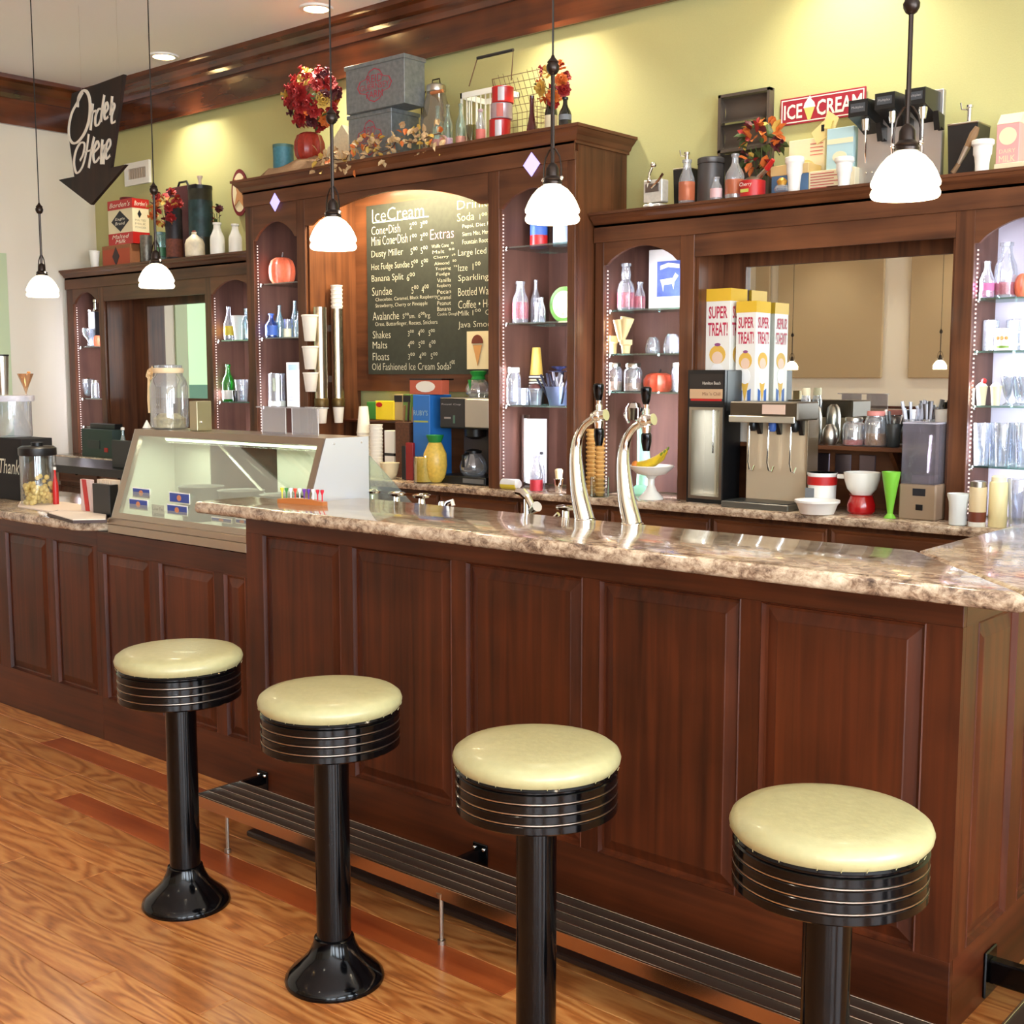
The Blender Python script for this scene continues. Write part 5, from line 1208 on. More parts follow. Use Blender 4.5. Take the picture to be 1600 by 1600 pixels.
def bakepan(label, u0, u1, vt, vb, y, nrow):
    x0_ = xat(u0, y, 2.6); x1_ = xat(u1, y, 2.6); z0_ = max(TR, zat(vb, x0_, y)); z1_ = zat(vt, x0_, y)
    t = thing('baguette_pan', 'pan', label, (x0_, y, z0_)); w_ = x1_ - x0_; h_ = z1_ - z0_; PM = mat('dark_pan', (104, 94, 84), .42, .6, bump=.15, bscale=220)
    obj('rim', MB().box(0, w_, -.015, .015, 0, .014).box(0, w_, -.015, .015, h_ - .014, h_).box(0, .014, -.015, .03, 0, h_).box(w_ - .014, w_, -.015, .03, 0, h_), PM, t)
    rh = (h_ - .03) / nrow
    for k in range(nrow):
        m = MB(); pr = []
        for i in range(13):
            a = math.pi * i / 12; pr.append((.02 + .045 * math.sin(a) - .03, .015 + rh * k + rh * .5 - math.cos(a) * rh * .46))
        NXX = 30; vs_ = []
        for j in range(NXX + 1):
            for (yy_, zz_) in pr: vs_.append((.014 + (w_ - .028) * j / NXX, yy_ + (.0025 if j % 2 else 0), zz_))
        n_ = len(pr); m.add(vs_, [(j * n_ + i, j * n_ + i + 1, (j + 1) * n_ + i + 1, (j + 1) * n_ + i) for j in range(NXX) for i in range(n_ - 1)], True)
        obj('trough', m, PM, t)
    return t
bakepan('large dark corrugated baking pan standing against the green wall', 1123, 1203, 150, 242, 5.36, 2)
bakepan('second dark corrugated pan, lower, behind the bottles and red can', 1124, 1205, 236, 330, 5.31, 1)
t, r_, h_ = vess('cherry_can', 'can', 'squat red can with a metal dome top below the dried flowers', 1176, 5.12, TR, 283, 40, [('body', CYL, RED), ('dome', [(.8, 1), (.5, 1.18), (.2, 1.28), (1e-3, 1.3)], STEEL)])
text(t, 'Cherry', WP, -r_ * .6, r_ * .5, h_ * .55, h_ * .85, at=-r_ * 1.005, shear=.2); obj('print', MB().box(-r_ * .5, r_ * .2, -r_ * 1.0, -r_ * .9, h_ * .25, h_ * .45), mat('print_green_yellow', (190, 190, 90), .5), t)
obj('spout', MB().tube([(r_ * .5, 0, h_ * 1.15), (r_ * 1.3, -.01, h_ * 1.6)], [.013, .010], 8), STEEL, t); obj('spout_tip', MB().tube([(r_ * 1.3, -.01, h_ * 1.6), (r_ * 1.95, -.02, h_ * 2.1)], [.014, .010], 8), RED, t)
bouquet('spiky dried orange and red flowers against the baking pans', 1190, 5.25, TR, 184, 272, 66, 'd', 1, 70, 'ogydogor', 1.1, seed=21)
t, W_, D_, H_ = bx('blue_box', 'box', 'blue box with a cream lid under the white fluted cup', 1205, 1262, 1262, 5.22, TR, 254, mat('box_blue', (88, 122, 158), .6), dmin=.12)
obj('lid', MB().cbox(-.004, W_ + .004, -.004, .124, H_ - .045, H_ + .002, .002), mat('lid_cream', (222, 190, 130), .6), t)
hb = H_
vess('fluted_cup', 'cup', 'white fluted foam cup in front of the blue box', 1241, 5.12, TR, 246, 30, [('cup', FLUTE, WHITE)])
vess('fluted_cup', 'cup', 'white fluted foam cup in front of the striped cone box', 1319, 5.12, TR, 246, 30, [('cup', FLUTE, WHITE)])
vess('fluted_cup', 'cup', 'white fluted foam cup between the black dispenser and the pink milk carton', 1535, 5.12, TR, 219, 34, [('cup', FLUTE, WHITE)])
t, r_, h_ = vess('glass_ornament', 'ornament', 'tiny clear glass ornament with a gold top at the blue box corner', 1222, 5.10, TR, 278, 24, [('bulb', [(.3, 0), (.9, .15), (1, .3), (.8, .5), (.4, .6)], GLASSW), ('gold_top', [(.5, .5), (.7, .8), (.3, 1)], mat('ornament_gold', (200, 150, 60), .4, .5))])
t, W_, D_, H_ = bx('cone_box', 'box', 'long cream box with red lines under the light blue carton', 1263, 1336, 1338, 5.22, TR, 260, CRM, dmin=.14)
SR = mat('stripe_red', (190, 80, 76), .6)
for i in range(6): obj('red_line', MB().box(.01, W_ * (.55 if i % 2 else .8), -.001, 0, H_ * (.25 + .12 * i), H_ * (.25 + .12 * i) + .004), SR, t)
obj('red_bar', MB().box(W_ * .4, W_ * .72, -.001, 0, .012, .03), RED, t); h2 = H_
t, W_, D_, H_ = bx('cream_carton', 'carton', 'cream carton printed with a scoop, standing behind the blue box', 1231, 1287, 1290, 5.36, TR, 213, CRM, dmin=.04, dmax=.04)
obj('scoop_print', MB().prism([(W_ * .5 + .05 * math.cos(a), H_ * .48 + .05 * math.sin(a)) for a in [k * math.pi / 10 for k in range(20)]], -.0015, 0, 'y'), mat('scoop_yellow', (226, 196, 122), .6), t)
for i in range(4): obj('text_line', MB().box(W_ * .6, W_ * .95, -.001, 0, H_ * (.9 - .06 * i), H_ * (.9 - .06 * i) + .004), RP, t)
t, W_, D_, H_ = bx('milk_carton', 'carton', 'light blue and cream carton on the striped cone box', 1291, 1333, 1342, 5.25, TR + h2 + .001, 196, mat('carton_blue', (176, 206, 210), .5), dmax=.09)
obj('cream_band', MB().box(.002, W_ - .002, -.001, 0, H_ * .62, H_ * .74), CRM, t); obj('print', MB().prism([(W_ * .5 + .035 * math.cos(a), H_ * .3 + .025 * math.sin(a)) for a in [k * math.pi / 8 for k in range(16)]], -.0015, 0, 'y'), CRM, t)
# ICE CREAM sign on the wall
y_ = 5.405; X0 = xat(1219, y_, 2.8); X1 = xat(1353, y_, 2.8); Z1_ = zat(156, X0, y_); Z0_ = zat(198, X0, y_)
t = thing('metal_sign', 'sign', 'red metal sign reading ICE CREAM with a cone, on the green wall', (X0, y_, Z0_)); w_ = X1 - X0; h_ = Z1_ - Z0_
obj('plate', MB().cbox(0, w_, 0, .008, 0, h_, .002), mat('sign_red', (158, 36, 52), .4), t)
obj('border', MB().box(.008, w_ - .008, -.001, 0, .008, .013).box(.008, w_ - .008, -.001, 0, h_ - .013, h_ - .008).box(.008, .013, -.001, 0, .013, h_ - .013).box(w_ - .013, w_ - .008, -.001, 0, .013, h_ - .013), WP, t)
text(t, 'ICE', WP, w_ * .05, w_ * .27, h_ * .2, h_ * .75, at=-.0015, bold=.02); text(t, 'CREAM', WP, w_ * .44, w_ * .96, h_ * .2, h_ * .78, at=-.0015, bold=.02)
obj('cone_print', MB().prism([(w_ * .29, h_ * .55), (w_ * .34, h_ * .1), (w_ * .37, h_ * .1), (w_ * .42, h_ * .55)], -.003, -.001, 'y'), mat('cone_yellow', (226, 196, 110), .5), t)
obj('swirl_print', MB().prism([(w_ * .285, h_ * .55), (w_ * .425, h_ * .55), (w_ * .41, h_ * .72), (w_ * .375, h_ * .85), (w_ * .36, h_ * .98), (w_ * .33, h_ * .85), (w_ * .30, h_ * .72)], -.003, -.001, 'y'), WHITE, t)
# cream cut-out cards
x_ = xat(1288, 5.28, 2.7); z_ = zat(206, x_, 5.28)
t = thing('card_cutout', 'card', 'folded yellow-cream cardboard cut-out above the cream carton', (x_ - .03, 5.32, z_))
m = MB().prism([(-.05, .01), (-.02, -.045), (.06, .0), (.085, .06), (.03, .10), (.015, .06)], -.006, 0, 'y'); obj('card', m, mat('card_cream', (228, 206, 140), .6), t)
obj('flap', MB().prism([(.02, .02), (.05, .015), (.062, .05), (.03, .06)], -.02, -.007, 'y'), mat('card_yellow', (236, 214, 130), .6), t); obj('slot', MB().box(.0, .015, -.008, -.006, .01, .04), BLACKP, t)
# --- draft fountain head unit
X0 = xat(1338, 5.26, 2.4); X1 = xat(1470, 5.26, 2.4); ztp = zat(138, X1, 5.26)
t = thing('soda_fountain_head', 'soda fountain', 'steel backed soda fountain unit with three black valve heads', (X0, 5.26, TR)); w_ = X1 - X0; h_ = ztp - TR
obj('back_plate', MB().cbox(0, w_, 0, .03, 0, h_, .003), mat('fountain_steel', (196, 192, 188), .35, .85), t)
for i, (u0, u1, u2, vt_, vb_) in enumerate(((1326, 1356, 1367, 158, 184), (1367, 1398, 1410, 147, 172), (1414, 1446, 1472, 140, 165))):
    yy_ = 5.10; a0 = xat(u0, yy_, 2.7) - X0; a1 = xat(u1, yy_, 2.7) - X0; zt2 = zat(vt_, xat(u0, yy_, 2.7), yy_) - TR; zb2 = zat(vb_, xat(u0, yy_, 2.7), yy_) - TR
    hd = obj('valve_head', MB().prism([(-.16, zb2), (-.16, zt2), (0, zt2 + .004), (0, zb2 - .05), (-.08, zb2 - .02)], a0, a1, 'x'), mat('head_black', (26, 28, 28), .3), t)
    obj('badge', MB().box(a0 + .01, a1 - .012, -.1625, -.16, zb2 + .018, zt2 - .015), mat('badge_grey', (70, 74, 78), .4), hd)
    text(hd, 'Multiplex', mat('badge_text', (176, 172, 170), .5), a0 + .016, a1 - .018, (zb2 + zt2) / 2 - .005, (zb2 + zt2) / 2 + .008, at=-.1630)
    xc = (a0 + a1) / 2 + .02
    noz = obj('nozzle', MB().lathe([(.014, zb2 - .055), (.018, zb2 - .03), (.020, zb2 - .01), (.014, zb2)], 16, (xc, -.12, 0)), CHROME, t)
    obj('lever', MB().tube([(xc, -.12, zb2 - .05), (xc - .004, -.11, zb2 - .16), (xc - .006, -.10, zb2 - .19)], .0045, 8), CHROME, t)
    obj('shroud', MB().prism([(-.07, zb2 - .02), (-.0, zb2 - .03), (-.0, zb2 - .09), (-.03, zb2 - .08), (-.045, zb2 - .095)], xc + .02, xc + .045, 'x'), BLACKP, t)
obj('drain_stud', MB().sphere((w_ * .13, -.004, .075), .005, 8, 5).sphere((w_ * .2, -.004, .075), .005, 8, 5), CHROME, t)
t, r_, h_ = syrup('large black syrup dispenser with chrome pump right of the soda fountain', 1502, 48, 160, 191, 5.22, .14)
p0 = (xat(1487, 5.12, TR), 5.13, TR + .002); p3 = (xat(1527, 5.12, 2.6), 5.13, zat(198, xat(1527, 5.12, 2.6), 5.13)); 
t = thing('wooden_dasher', 'utensil', 'old wooden and metal handled tool leaning on the large black dispenser', p0)
dx_, dz_ = p3[0] - p0[0], p3[2] - p0[2]; WD = wood('old_tool_wood', (110, 82, 56), (170, 134, 96), 'z', .6, 0)
obj('tip', MB().tube([(0, 0, .012), (dx_ * .25, 0, dz_ * .25)], [.011, .009], 10), WD, t); obj('ferrule', MB().tube([(dx_ * .25, 0, dz_ * .25), (dx_ * .6, 0, dz_ * .6)], [.009, .014], 10), STEEL, t); obj('handle', MB().tube([(dx_ * .6, 0, dz_ * .6), (dx_ * .85, 0, dz_ * .85), (dx_, 0, dz_)], [.013, .017, .010], 10), WD, t)
t, W_, D_, H_ = bx('cream_box', 'box', 'long cream box under the pink milk carton at the right edge', 1553, 1640, 1640, 5.15, TR, 247, CRM, dmin=.14); hb = H_
t, W_, D_, H_ = bx('milk_carton', 'carton', 'pink milk carton with a cream gable top at the right edge', 1556, 1592, 1612, 5.17, TR + hb + .001, 190, mat('carton_pink', (226, 160, 156), .5), dmax=.09)
obj('gable', MB().prism([(0, H_), (D_, H_), (D_ / 2 + .004, H_ + .045), (D_ / 2 - .004, H_ + .045)], 0, W_, 'x'), CRM, t)
text(t, 'MILK', CRM, W_ * .15, W_ * .85, H_ * .04, H_ * .2, at=-.0015); text(t, 'DAIRY', CRM, W_ * .15, W_ * .85, H_ * .26, H_ * .36, at=-.0015)
m = MB().lathe([(1e-3, 0), (1, 0), (1, .02), (1e-3, .02)], 28); m.v = [(a * W_ * .38 + W_ / 2, -c_ * .1, b * W_ * .38 + H_ * .68) for a, b, c_ in m.v]; obj('disc_print', m, CRM, t)

# ================================================================ ON THE GLASS SHELVES
YN = 5.25
# left cabinet, left niche
syrup_ = thing('shelf_dispenser', 'dispenser', 'black dispenser with chrome top in the far left niche, upper shelf', (-8.86, 5.25, 1.757)); k = mpp(-8.8, YN)
obj('body', MB().cbox(-10 * k, 10 * k, -.04, .04, 0, .27, .004), BLACKP, syrup_); obj('chrome_top', MB().cbox(-11 * k, 11 * k, -.045, .045, .27, .285, .003), CHROME, syrup_)
obj('pump', MB().lathe([(.018, .285), (.018, .34), (.025, .345), (.025, .365), (1e-3, .37)], 14), CHROME, syrup_)
pumpkin('mini_pumpkin', 'tiny orange pumpkin beside the dispenser in the far left niche', 152, 5.19, 1.756, 524, 12, PUMP, stem=False)
vess('glass_vase', 'vase', 'clear cut glass piece in front of the far left niche dispenser', 138, 5.18, 1.756, 513, 16, [('glass', GOBL, GLASSW)])
vess('glass_bowl', 'bowl', 'clear glass bowl of gold balls in the far left niche', 134, 5.22, 1.352, 592, 28, [('bowl', [(.4, 0), (.8, .2), (1, .6), (.95, 1), (.9, .95), (.7, .2), (1e-3, .1)], GLASSW), ('gold_balls', [(.5, .5), (.8, .8), (.6, 1.05), (.2, 1.1), (1e-3, 1.1)], mat('gold_ball', (150, 110, 50), .25, .8))])
vess('glass_jar', 'jar', 'small clear jar right of the gold ball bowl, far left niche', 149, 5.2, 1.352, 594, 12, [('jar_body', JARB, GLASSW), ('lid', JLID, STEEL)])
# left cabinet, right niche
bottle('clear bottle with yellow label, leftmost on its shelf in the second niche', 358, 5.22, 1.771, 479, 17, GLASSW, SODAB, None, (.15, .42, mat('yellow_label', (224, 196, 60), .5)))
vess('white_cup', 'cup', 'white cup with a small print right of the yellow-labelled bottle', 373, 5.24, 1.771, 493, 21, [('cup', CUP, WHITE)])
bottle('pale aqua bottle at the dark stile, upper shelf of the second niche', 385, 5.2, 1.771, 482, 15, GAQUA, BOTTLE)
bottle('bright green glass bottle on the lower shelf of the second niche', 357, 5.22, 1.35, 569, 19, glass('vivid_green_glass', (40, 200, 60), .2, .04, .45, (20, 150, 40)), BOTTLE, None, (.06, .30, WHITE))
vess('glass_mug', 'glass', 'clear tumbler right of the green bottle', 378, 5.22, 1.35, 593, 22, [('glass', TUMB, GLASSW)])
vess('dark_shot', 'glass', 'tiny dark glass between the green bottle and the tumbler', 367, 5.18, 1.35, 610, 8, [('glass', TUMB, GDARK)])
# tall cabinet, left niche
pumpkin('ceramic_pumpkin', 'pale orange pumpkin on the top shelf of the tall cabinet left niche', 441, 5.18, 2.115, 395, 40, PUMP)
bottle('small blue bottle with a blue cap, tall cabinet left niche', 424, 5.18, 1.771, 490, 19, GBLUE, BOTTLE, LB, (.1, .5, LB))
bottle('aqua bottle second from the left beside the blue one', 437, 5.2, 1.771, 477, 13, GAQUA, BOTTLE)
vess('shot_glass', 'glass', 'short clear glass between two aqua bottles', 449, 5.17, 1.771, 499, 13, [('glass', TUMB, GLASSW), ('sand', liq(.05, .5), CRM)])
bottle('tall aqua bottle, third on the shelf beside the pilaster', 461, 5.2, 1.771, 470, 13, GAQUA, BOTTLE); bottle('shorter aqua bottle at the pilaster, tall cabinet left niche', 467, 5.14, 1.771, 486, 12, GAQUA, BOTTLE)
vess('glass_canister', 'canister', 'straight clear canister with white base, lower shelf of the left niche', 433, 5.18, 1.328, 583, 26, [('canister_body', CYL, GLASSW), ('white_base', [(1.02, 0), (1.02, .16)], WHITE), ('contents', liq(.45, .85, .5), mat('green_contents', (90, 100, 50), .6))])
t, W_, D_, H_ = bx('menu_card', 'card', 'tall white printed card standing beside the clear canister', 448, 471, 471, 5.05, 1.328, 566, WHITE, dmin=.03)
obj('header_print', MB().box(W_ * .15, W_ * .85, -.001, 0, H_ * .82, H_ * .95), mat('pale_blue_print', (160, 190, 220), .6), t)
for i in range(9): obj('text_line', MB().box(W_ * .12, W_ * .88, -.001, 0, H_ * (.74 - .075 * i), H_ * (.74 - .075 * i) + .003), mat('pale_grey_print', (190, 194, 214), .6), t)
# acrylic stand on the case side
# tall cabinet, right niche
vess('tin_mug', 'canister', 'red, white and blue tin on the top shelf behind the pendant', 842, 5.18, 2.207, 344, 28, [('body', CYL, LB), ('red_panel', [(1.01, .05), (1.01, .45)], RED, {'caps': False})])
vess('tin_mug', 'canister', 'blue and white tin on the top shelf right of the red and blue one', 876, 5.18, 2.207, 344, 24, [('body', CYL, mat('pale_blue_tin', (186, 200, 226), .4))])
bottle('short clear milk bottle with red print, tall cabinet right niche', 813, 5.12, 1.807, 440, 25, GLASSW, MILKB, None, (.1, .5, glass('rose_print', (236, 196, 200), .05, .1, .35, (206, 120, 130))))
bottle('slim clear bottle right of the red-printed milk bottle', 837, 5.22, 1.807, 437, 16, GLASSW, BOTTLE); vess('small_bottle', 'bottle', 'little clear bottle in front of the slim one', 845, 5.10, 1.807, 465, 15, [('bottle_body', MILKB, GLASSW)])
x_ = xat(878, 5.18, 1.9); t = thing('painted_plate', 'plate', 'plate painted with green leaves and fruit, standing on edge', (x_, 5.2, 1.808)); rp_ = .095
for nm, rr, mm, dd in (('plate', 1, mat('plate_green', (106, 160, 70), .3, var=.2, bscale=40), .0), ('centre', .76, mat('plate_cream_fruit', (214, 220, 170), .3, var=.35, bscale=30), .003)):
    m = MB().lathe([(1e-3, 0), (rp_ * rr, .0), (rp_ * rr, .006), (1e-3, .006)], 40); m.v = [(a, -c_ - dd, b + rp_) for a, b, c_ in m.v]; obj(nm, m, mm, t)
x_, r_, h_ = dims(838, 5.24, 1.368, 528, 22)
t = thing('cup_stack', 'cups', 'upside-down stack of yellow and white cups in the tall cabinet right niche', (x_, 5.24, 1.43))
for i in range(6): obj('cup', MB().lathe([(r_ * 1.08, .004 + i * .016), (r_ * 1.08, .010 + i * .016), (r_ * .98, .014 + i * .016)], 20), WHITE if i % 2 else CRM, t)
obj('top_cup', MB().lathe([(r_ * .95, .1), (r_ * .6, .245), (r_ * .55, .25), (1e-3, .25)], 20), mat('amber_cup', (232, 190, 90), .3), t)
solo('cup_riser', 'block', 'small block under the upside-down cup stack', MB().cbox(x_ - .03, x_ + .03, 5.21, 5.27, 1.368, 1.429, .002), CHARC)
jar('clear jar with white lid at the left of the lower right-niche shelf', 803, 5.1, 1.368, 574, 22, WHITE)
vess('glass_mug', 'glass', 'clear dimpled mug in front of the white-lidded jar', 817, 5.06, 1.368, 606, 20, [('glass', CYL, GLASSW)])
x_ = xat(835, 5.08, 1.4); t = thing('coffee_cup', 'cup', 'black cup with a red-brown top beside the dimpled mug', (x_, 5.09, 1.368)); obj('cup', MB().lathe(sc2(CUP, .045, .09), 20), GLASSW, t); obj('topping', MB().lathe([(.04, .09), (.03, .11), (1e-3, .118)], 16), mat('topping_brown', (84, 40, 34), .5), t)
t = thing('marker_basket', 'basket', 'wire basket heaped with black and white markers, lower right-niche shelf', (xat(868, 5.1, 1.4), 5.13, 1.368)); rnd = random.Random(9)
obj('basket', MB().lathe([(.05, 0), (.075, .10), (.078, .10), (.052, 0)], 20, caps=False), mat('blue_grey_wire', (96, 106, 130), .4, .5), t)
mk = [MB().tube([(0, 0, 0), (0, 0, .15)], .006, 6).mesh('marker') for _ in range(2)]; mk[0].materials.append(mat('marker_dark', (40, 40, 58), .4)); mk[1].materials.append(mat('marker_grey', (190, 190, 200), .4))
for i in range(22): inst('marker', mk[i % 3 == 0], t, (rnd.uniform(-.045, .045), rnd.uniform(-.045, .045), .01), (rnd.uniform(-.5, .5), rnd.uniform(-.5, .5), 0), rnd.uniform(.8, 1.2))
inst('bag_top', petal_mesh('bag_top', 7, .07, mat('bag_navy', (50, 54, 90), .4), .6, 2), t, (0, 0, .17), (0, 0, 0))
# right cabinet, left niche
t, r_, h_ = bottle('tall clear ribbed-neck milk bottle with red print, upper shelf', 978, 5.24, 1.861, 412, 27, GLASSW, [(.9, 0), (1, .03), (1, .45), (.8, .58), (.5, .66), (.58, .76), (.5, .86), (.44, .93), (.6, .94), (.6, 1), (.5, 1)], None, (.06, .38, _m['rose_print']), name='milk_bottle')
bottle('short clear bottle behind the ribbed-neck milk bottle', 1000, 5.3, 1.861, 441, 17, GLASSW, MILKB, None, (.1, .5, _m['rose_print']))
t, W_, D_, H_ = bx('printed_box', 'box', 'white box with a blue cow picture in the arched niche top', 1013, 1075, 1075, 5.33, 1.861, 386, WHITE, dmin=.05)
obj('blue_print', MB().box(W_ * .22, W_ * .85, -.001, 0, H_ * .22, H_ * .80), mat('print_blue', (92, 116, 196), .5, var=.2, bscale=20), t); obj('white_banner', MB().prism([(W_ * .3, H_ * .66), (W_ * .5, H_ * .7), (W_ * .78, H_ * .67), (W_ * .78, H_ * .74), (W_ * .5, H_ * .77), (W_ * .3, H_ * .73)], -.002, -.001, 'y'), WHITE, t)
obj('white_shape', MB().prism([(W_ * .3, H_ * .5), (W_ * .62, H_ * .52), (W_ * .68, H_ * .6), (W_ * .76, H_ * .55), (W_ * .66, H_ * .45), (W_ * .64, H_ * .33), (W_ * .6, H_ * .42), (W_ * .4, H_ * .41), (W_ * .38, H_ * .3), (W_ * .34, H_ * .42)], -.002, -.001, 'y'), WHITE, t)
WAF = mat('wafer_cone', (232, 206, 150), .7, bump=.2, bscale=120)
CONE = [(.55, 0), (.62, .02), (.75, .58), (1, .66), (1, 1), (.9, 1), (.6, .6), (1e-3, .55)]
vess('wafer_cup', 'cone', 'cream cake cone at the left of the middle shelf', 957, 5.2, 1.638, 525, 20, [('cone', CONE, WAF)]); vess('wafer_cup', 'cone', 'cream cake cone below the leaning waffle cones', 978, 5.18, 1.638, 531, 20, [('cone', CONE, WAF)])
x_, r_, h_ = dims(977, 5.22, 1.70, 500, 22); t = thing('waffle_cones', 'cone', 'pair of leaning waffle cones stuck in the middle cake cone', (x_, 5.18, 1.70)); obj('cone', MB().tube([(0, 0, 0), (-.01, 0, .11)], [.012, .032], 14), WAF, t); obj('cone', MB().tube([(.008, .01, .01), (.035, .01, .12)], [.012, .036], 14), WAF, t)
vess('glass_dome', 'glass', 'low clear sundae glass on the middle shelf, left of two', 1020, 5.22, 1.638, 527, 24, [('glass', [(.9, 0), (1, .3), (.8, .8), (.5, 1)], GLASSW)]); vess('glass_dome', 'glass', 'low clear sundae glass on the middle shelf, by the stile', 1050, 5.22, 1.638, 522, 28, [('glass', [(.9, 0), (1, .3), (.8, .8), (.5, 1)], GLASSW)])
PNUT = mat('jar_filling', (196, 160, 130), .8, var=.2)
jar('squat glass jar with brown filling, left on the lower shelf above the left tap', 960, 5.14, 1.444, 567, 24, STEEL, (.35, PNUT)); jar('squat glass jar with brown filling, next to the orange box', 989, 5.16, 1.444, 568, 29, STEEL, (.3, PNUT)); jar('glass jar at the stile right of the orange box', 1057, 5.2, 1.444, 567, 16, WHITE, (.4, CHARC))
pumpkin('flat_pumpkin', 'flat orange-red pumpkin on the lower shelf behind the right tap', 1029, 5.24, 1.444, 577, 46, mat('coral_orange', (206, 84, 56), .4, var=.1))
# right cabinet, right niche
bottle('small bottle of pink sweets tied with ribbon, top shelf at right edge', 1542, 5.2, 1.844, 408, 24, GLASSW, SODAB, None, None, (.4, mat('pink_sweets', (196, 110, 160), .6)))
bottle('large clear milk bottle with pink print, top shelf at right edge', 1571, 5.24, 1.844, 379, 34, GLASSW, MILKB, None, (.06, .28, _m['rose_print']))
pumpkin('ceramic_pumpkin', 'orange pumpkin cut by the right edge of the photo', 1603, 5.24, 1.844, 420, 32, PUMP)
t, r_, h_ = vess('painted_mug', 'mug', 'white mug painted with trees, second shelf at right edge', 1571, 5.12, 1.628, 513, 32, [('body', [(.95, 0), (1, .03), (1, 1), (.93, 1), (.92, .08), (1e-3, .06)], MILK)])
obj('handle', MB().tube([(r_ * .9, 0, h_ * .85), (r_ * 1.5, 0, h_ * .8), (r_ * 1.5, 0, h_ * .3), (r_ * .9, 0, h_ * .2)], .006, 8), MILK, t)
obj('grass_print', MB().prism([(r_ * 1.005 * math.cos(R(a)), r_ * 1.005 * math.sin(R(a))) for a in range(-130, -45, 8)] + [(r_ * .98 * math.cos(R(a)), r_ * .98 * math.sin(R(a))) for a in range(-50, -131, -8)], h_ * .1, h_ * .2, 'z'), mat('print_green', (120, 160, 60), .5), t)
for a in (-115, -90, -65): obj('tree_print', MB().sphere((r_ * .97 * math.cos(R(a)), r_ * .97 * math.sin(R(a)), h_ * .55), .008, 8, 6), mat('print_orange', (220, 150, 80), .5), t)
tt = thing('glass_mug', 'mug', 'clear glass mug behind the painted mug', (xat(1592, 5.28, 1.65), 5.3, 1.628)); obj('body', MB().lathe(sc2(CYL, .05, .13), 20), GLASSW, tt); obj('handle', MB().tube([(.045, 0, .11), (.085, 0, .10), (.085, 0, .04), (.045, 0, .03)], .006, 8), GLASSW, tt)
for i, (u, lb) in enumerate(((1534, 'white cup of cream with a cherry top, third shelf at right'), (1556, 'white cup of cream without a cherry, third shelf at right'))):
    t, r_, h_ = vess('sundae_cup', 'cup', lb, u, 5.13, 1.401, 603, 18, [('cup', CUP, CRM), ('cream', [(.9, .95), (.8, 1.05), (.4, 1.15), (1e-3, 1.2)], WHITE)])
    if i == 0: obj('cherry', MB().sphere((.008, 0, h_ * 1.25), .012, 10, 7), RED, t)
vess('white_candle', 'candle', 'thin white candle at the left edge of the third shelf', 1521, 5.16, 1.401, 606, 4, [('stick', CYL, WHITE)])
for i, (u, yy_) in enumerate(((1574, 5.2), (1590, 5.28), (1598, 5.18))): vess('sundae_glass', 'glass', 'clear footed sundae glass on the third shelf, %s' % ('left', 'middle', 'right')[i] + ' of the cluster', u, yy_, 1.401, 588, 22, [('glass', SUND, GLASSW)], 'sundae glasses on the third shelf')
for i, (u, yy_, wd) in enumerate(((1533, 5.16, 28), (1551, 5.27, 26), (1565, 5.16, 27), (1583, 5.26, 27), (1597, 5.16, 27))):
    vess('soda_glass', 'glass', 'tall clear soda glass on the bright fourth shelf, %s' % ('first at the stile', 'second, set back', 'third from the stile', 'fourth, set back', 'fifth at the frame edge')[i], u, yy_, 1.149, 661, wd, [('glass', TUMB, GLASSW)], 'tall soda glasses')
for i, (u, yy_) in enumerate(((1548, 5.3), (1584, 5.3))): vess('glass_mug', 'mug', 'clear handled mug on the second shelf, %s' % ('left behind the painted mug' if i == 0 else 'right behind the painted mug'), u, yy_, 1.628, 500, 24, [('glass', CYL, GLASSW)])

# ================================================================ CUP DISPENSERS in the centre bay
DS = -5.955
def cup_tube(yc, r, z0, z1, label, over):
    t = thing('cup_dispenser', 'cup dispenser', label, (DS, yc, 0), group='steel cup dispensers')
    obj('tube', MB().lathe([(r, z0), (r, z1)], 24, (r + .022, 0, 0)), mat('tube_steel', (190, 180, 160), .25, 1.), t)
    obj('collar', MB().lathe([(r * 1.08, z0 - .05), (r * 1.12, z0 - .04), (r * 1.12, z0 - .006), (r * 1.02, z0)], 24, (r + .022, 0, 0)), mat('collar_brass', (96, 78, 44), .4, .6), t)
    obj('mount_bracket', MB().box(.0005, .03, -.02, .02, z0 + .1, z0 + .14).box(.0005, .03, -.02, .02, z1 - .14, z1 - .10), STEEL, t)
    obj('cup', MB().lathe([(r * .66, z0 - .155), (r * .7, z0 - .153), (r * .95, z0 - .055)], 22, (r + .022, 0, 0)), PAPER, t)
    for i in range(over): obj('cup', MB().lathe([(r * .86, z1 + .025 * i - .01), (r * .92, z1 + .025 * i + .010), (r * .99, z1 + .025 * i + .012), (r * .99, z1 + .025 * i + .020)], 22, (r + .022, 0, 0)), PAPER, t)
ya = yat(497, DS, 1.6); yb = yat(520, DS, 1.6)
cup_tube(yat(500, DS + .055, 1.6) , .040, zat(622, DS + .05, 5.1), zat(481, DS + .05, 5.1), 'left steel cup dispenser tube with two cups showing below', 0)
cup_tube(yat(526, DS + .05, 1.6), .038, zat(622, DS + .05, 5.2), zat(483, DS + .05, 5.2), 'right steel cup dispenser tube with cups stacked out of its top', 6)
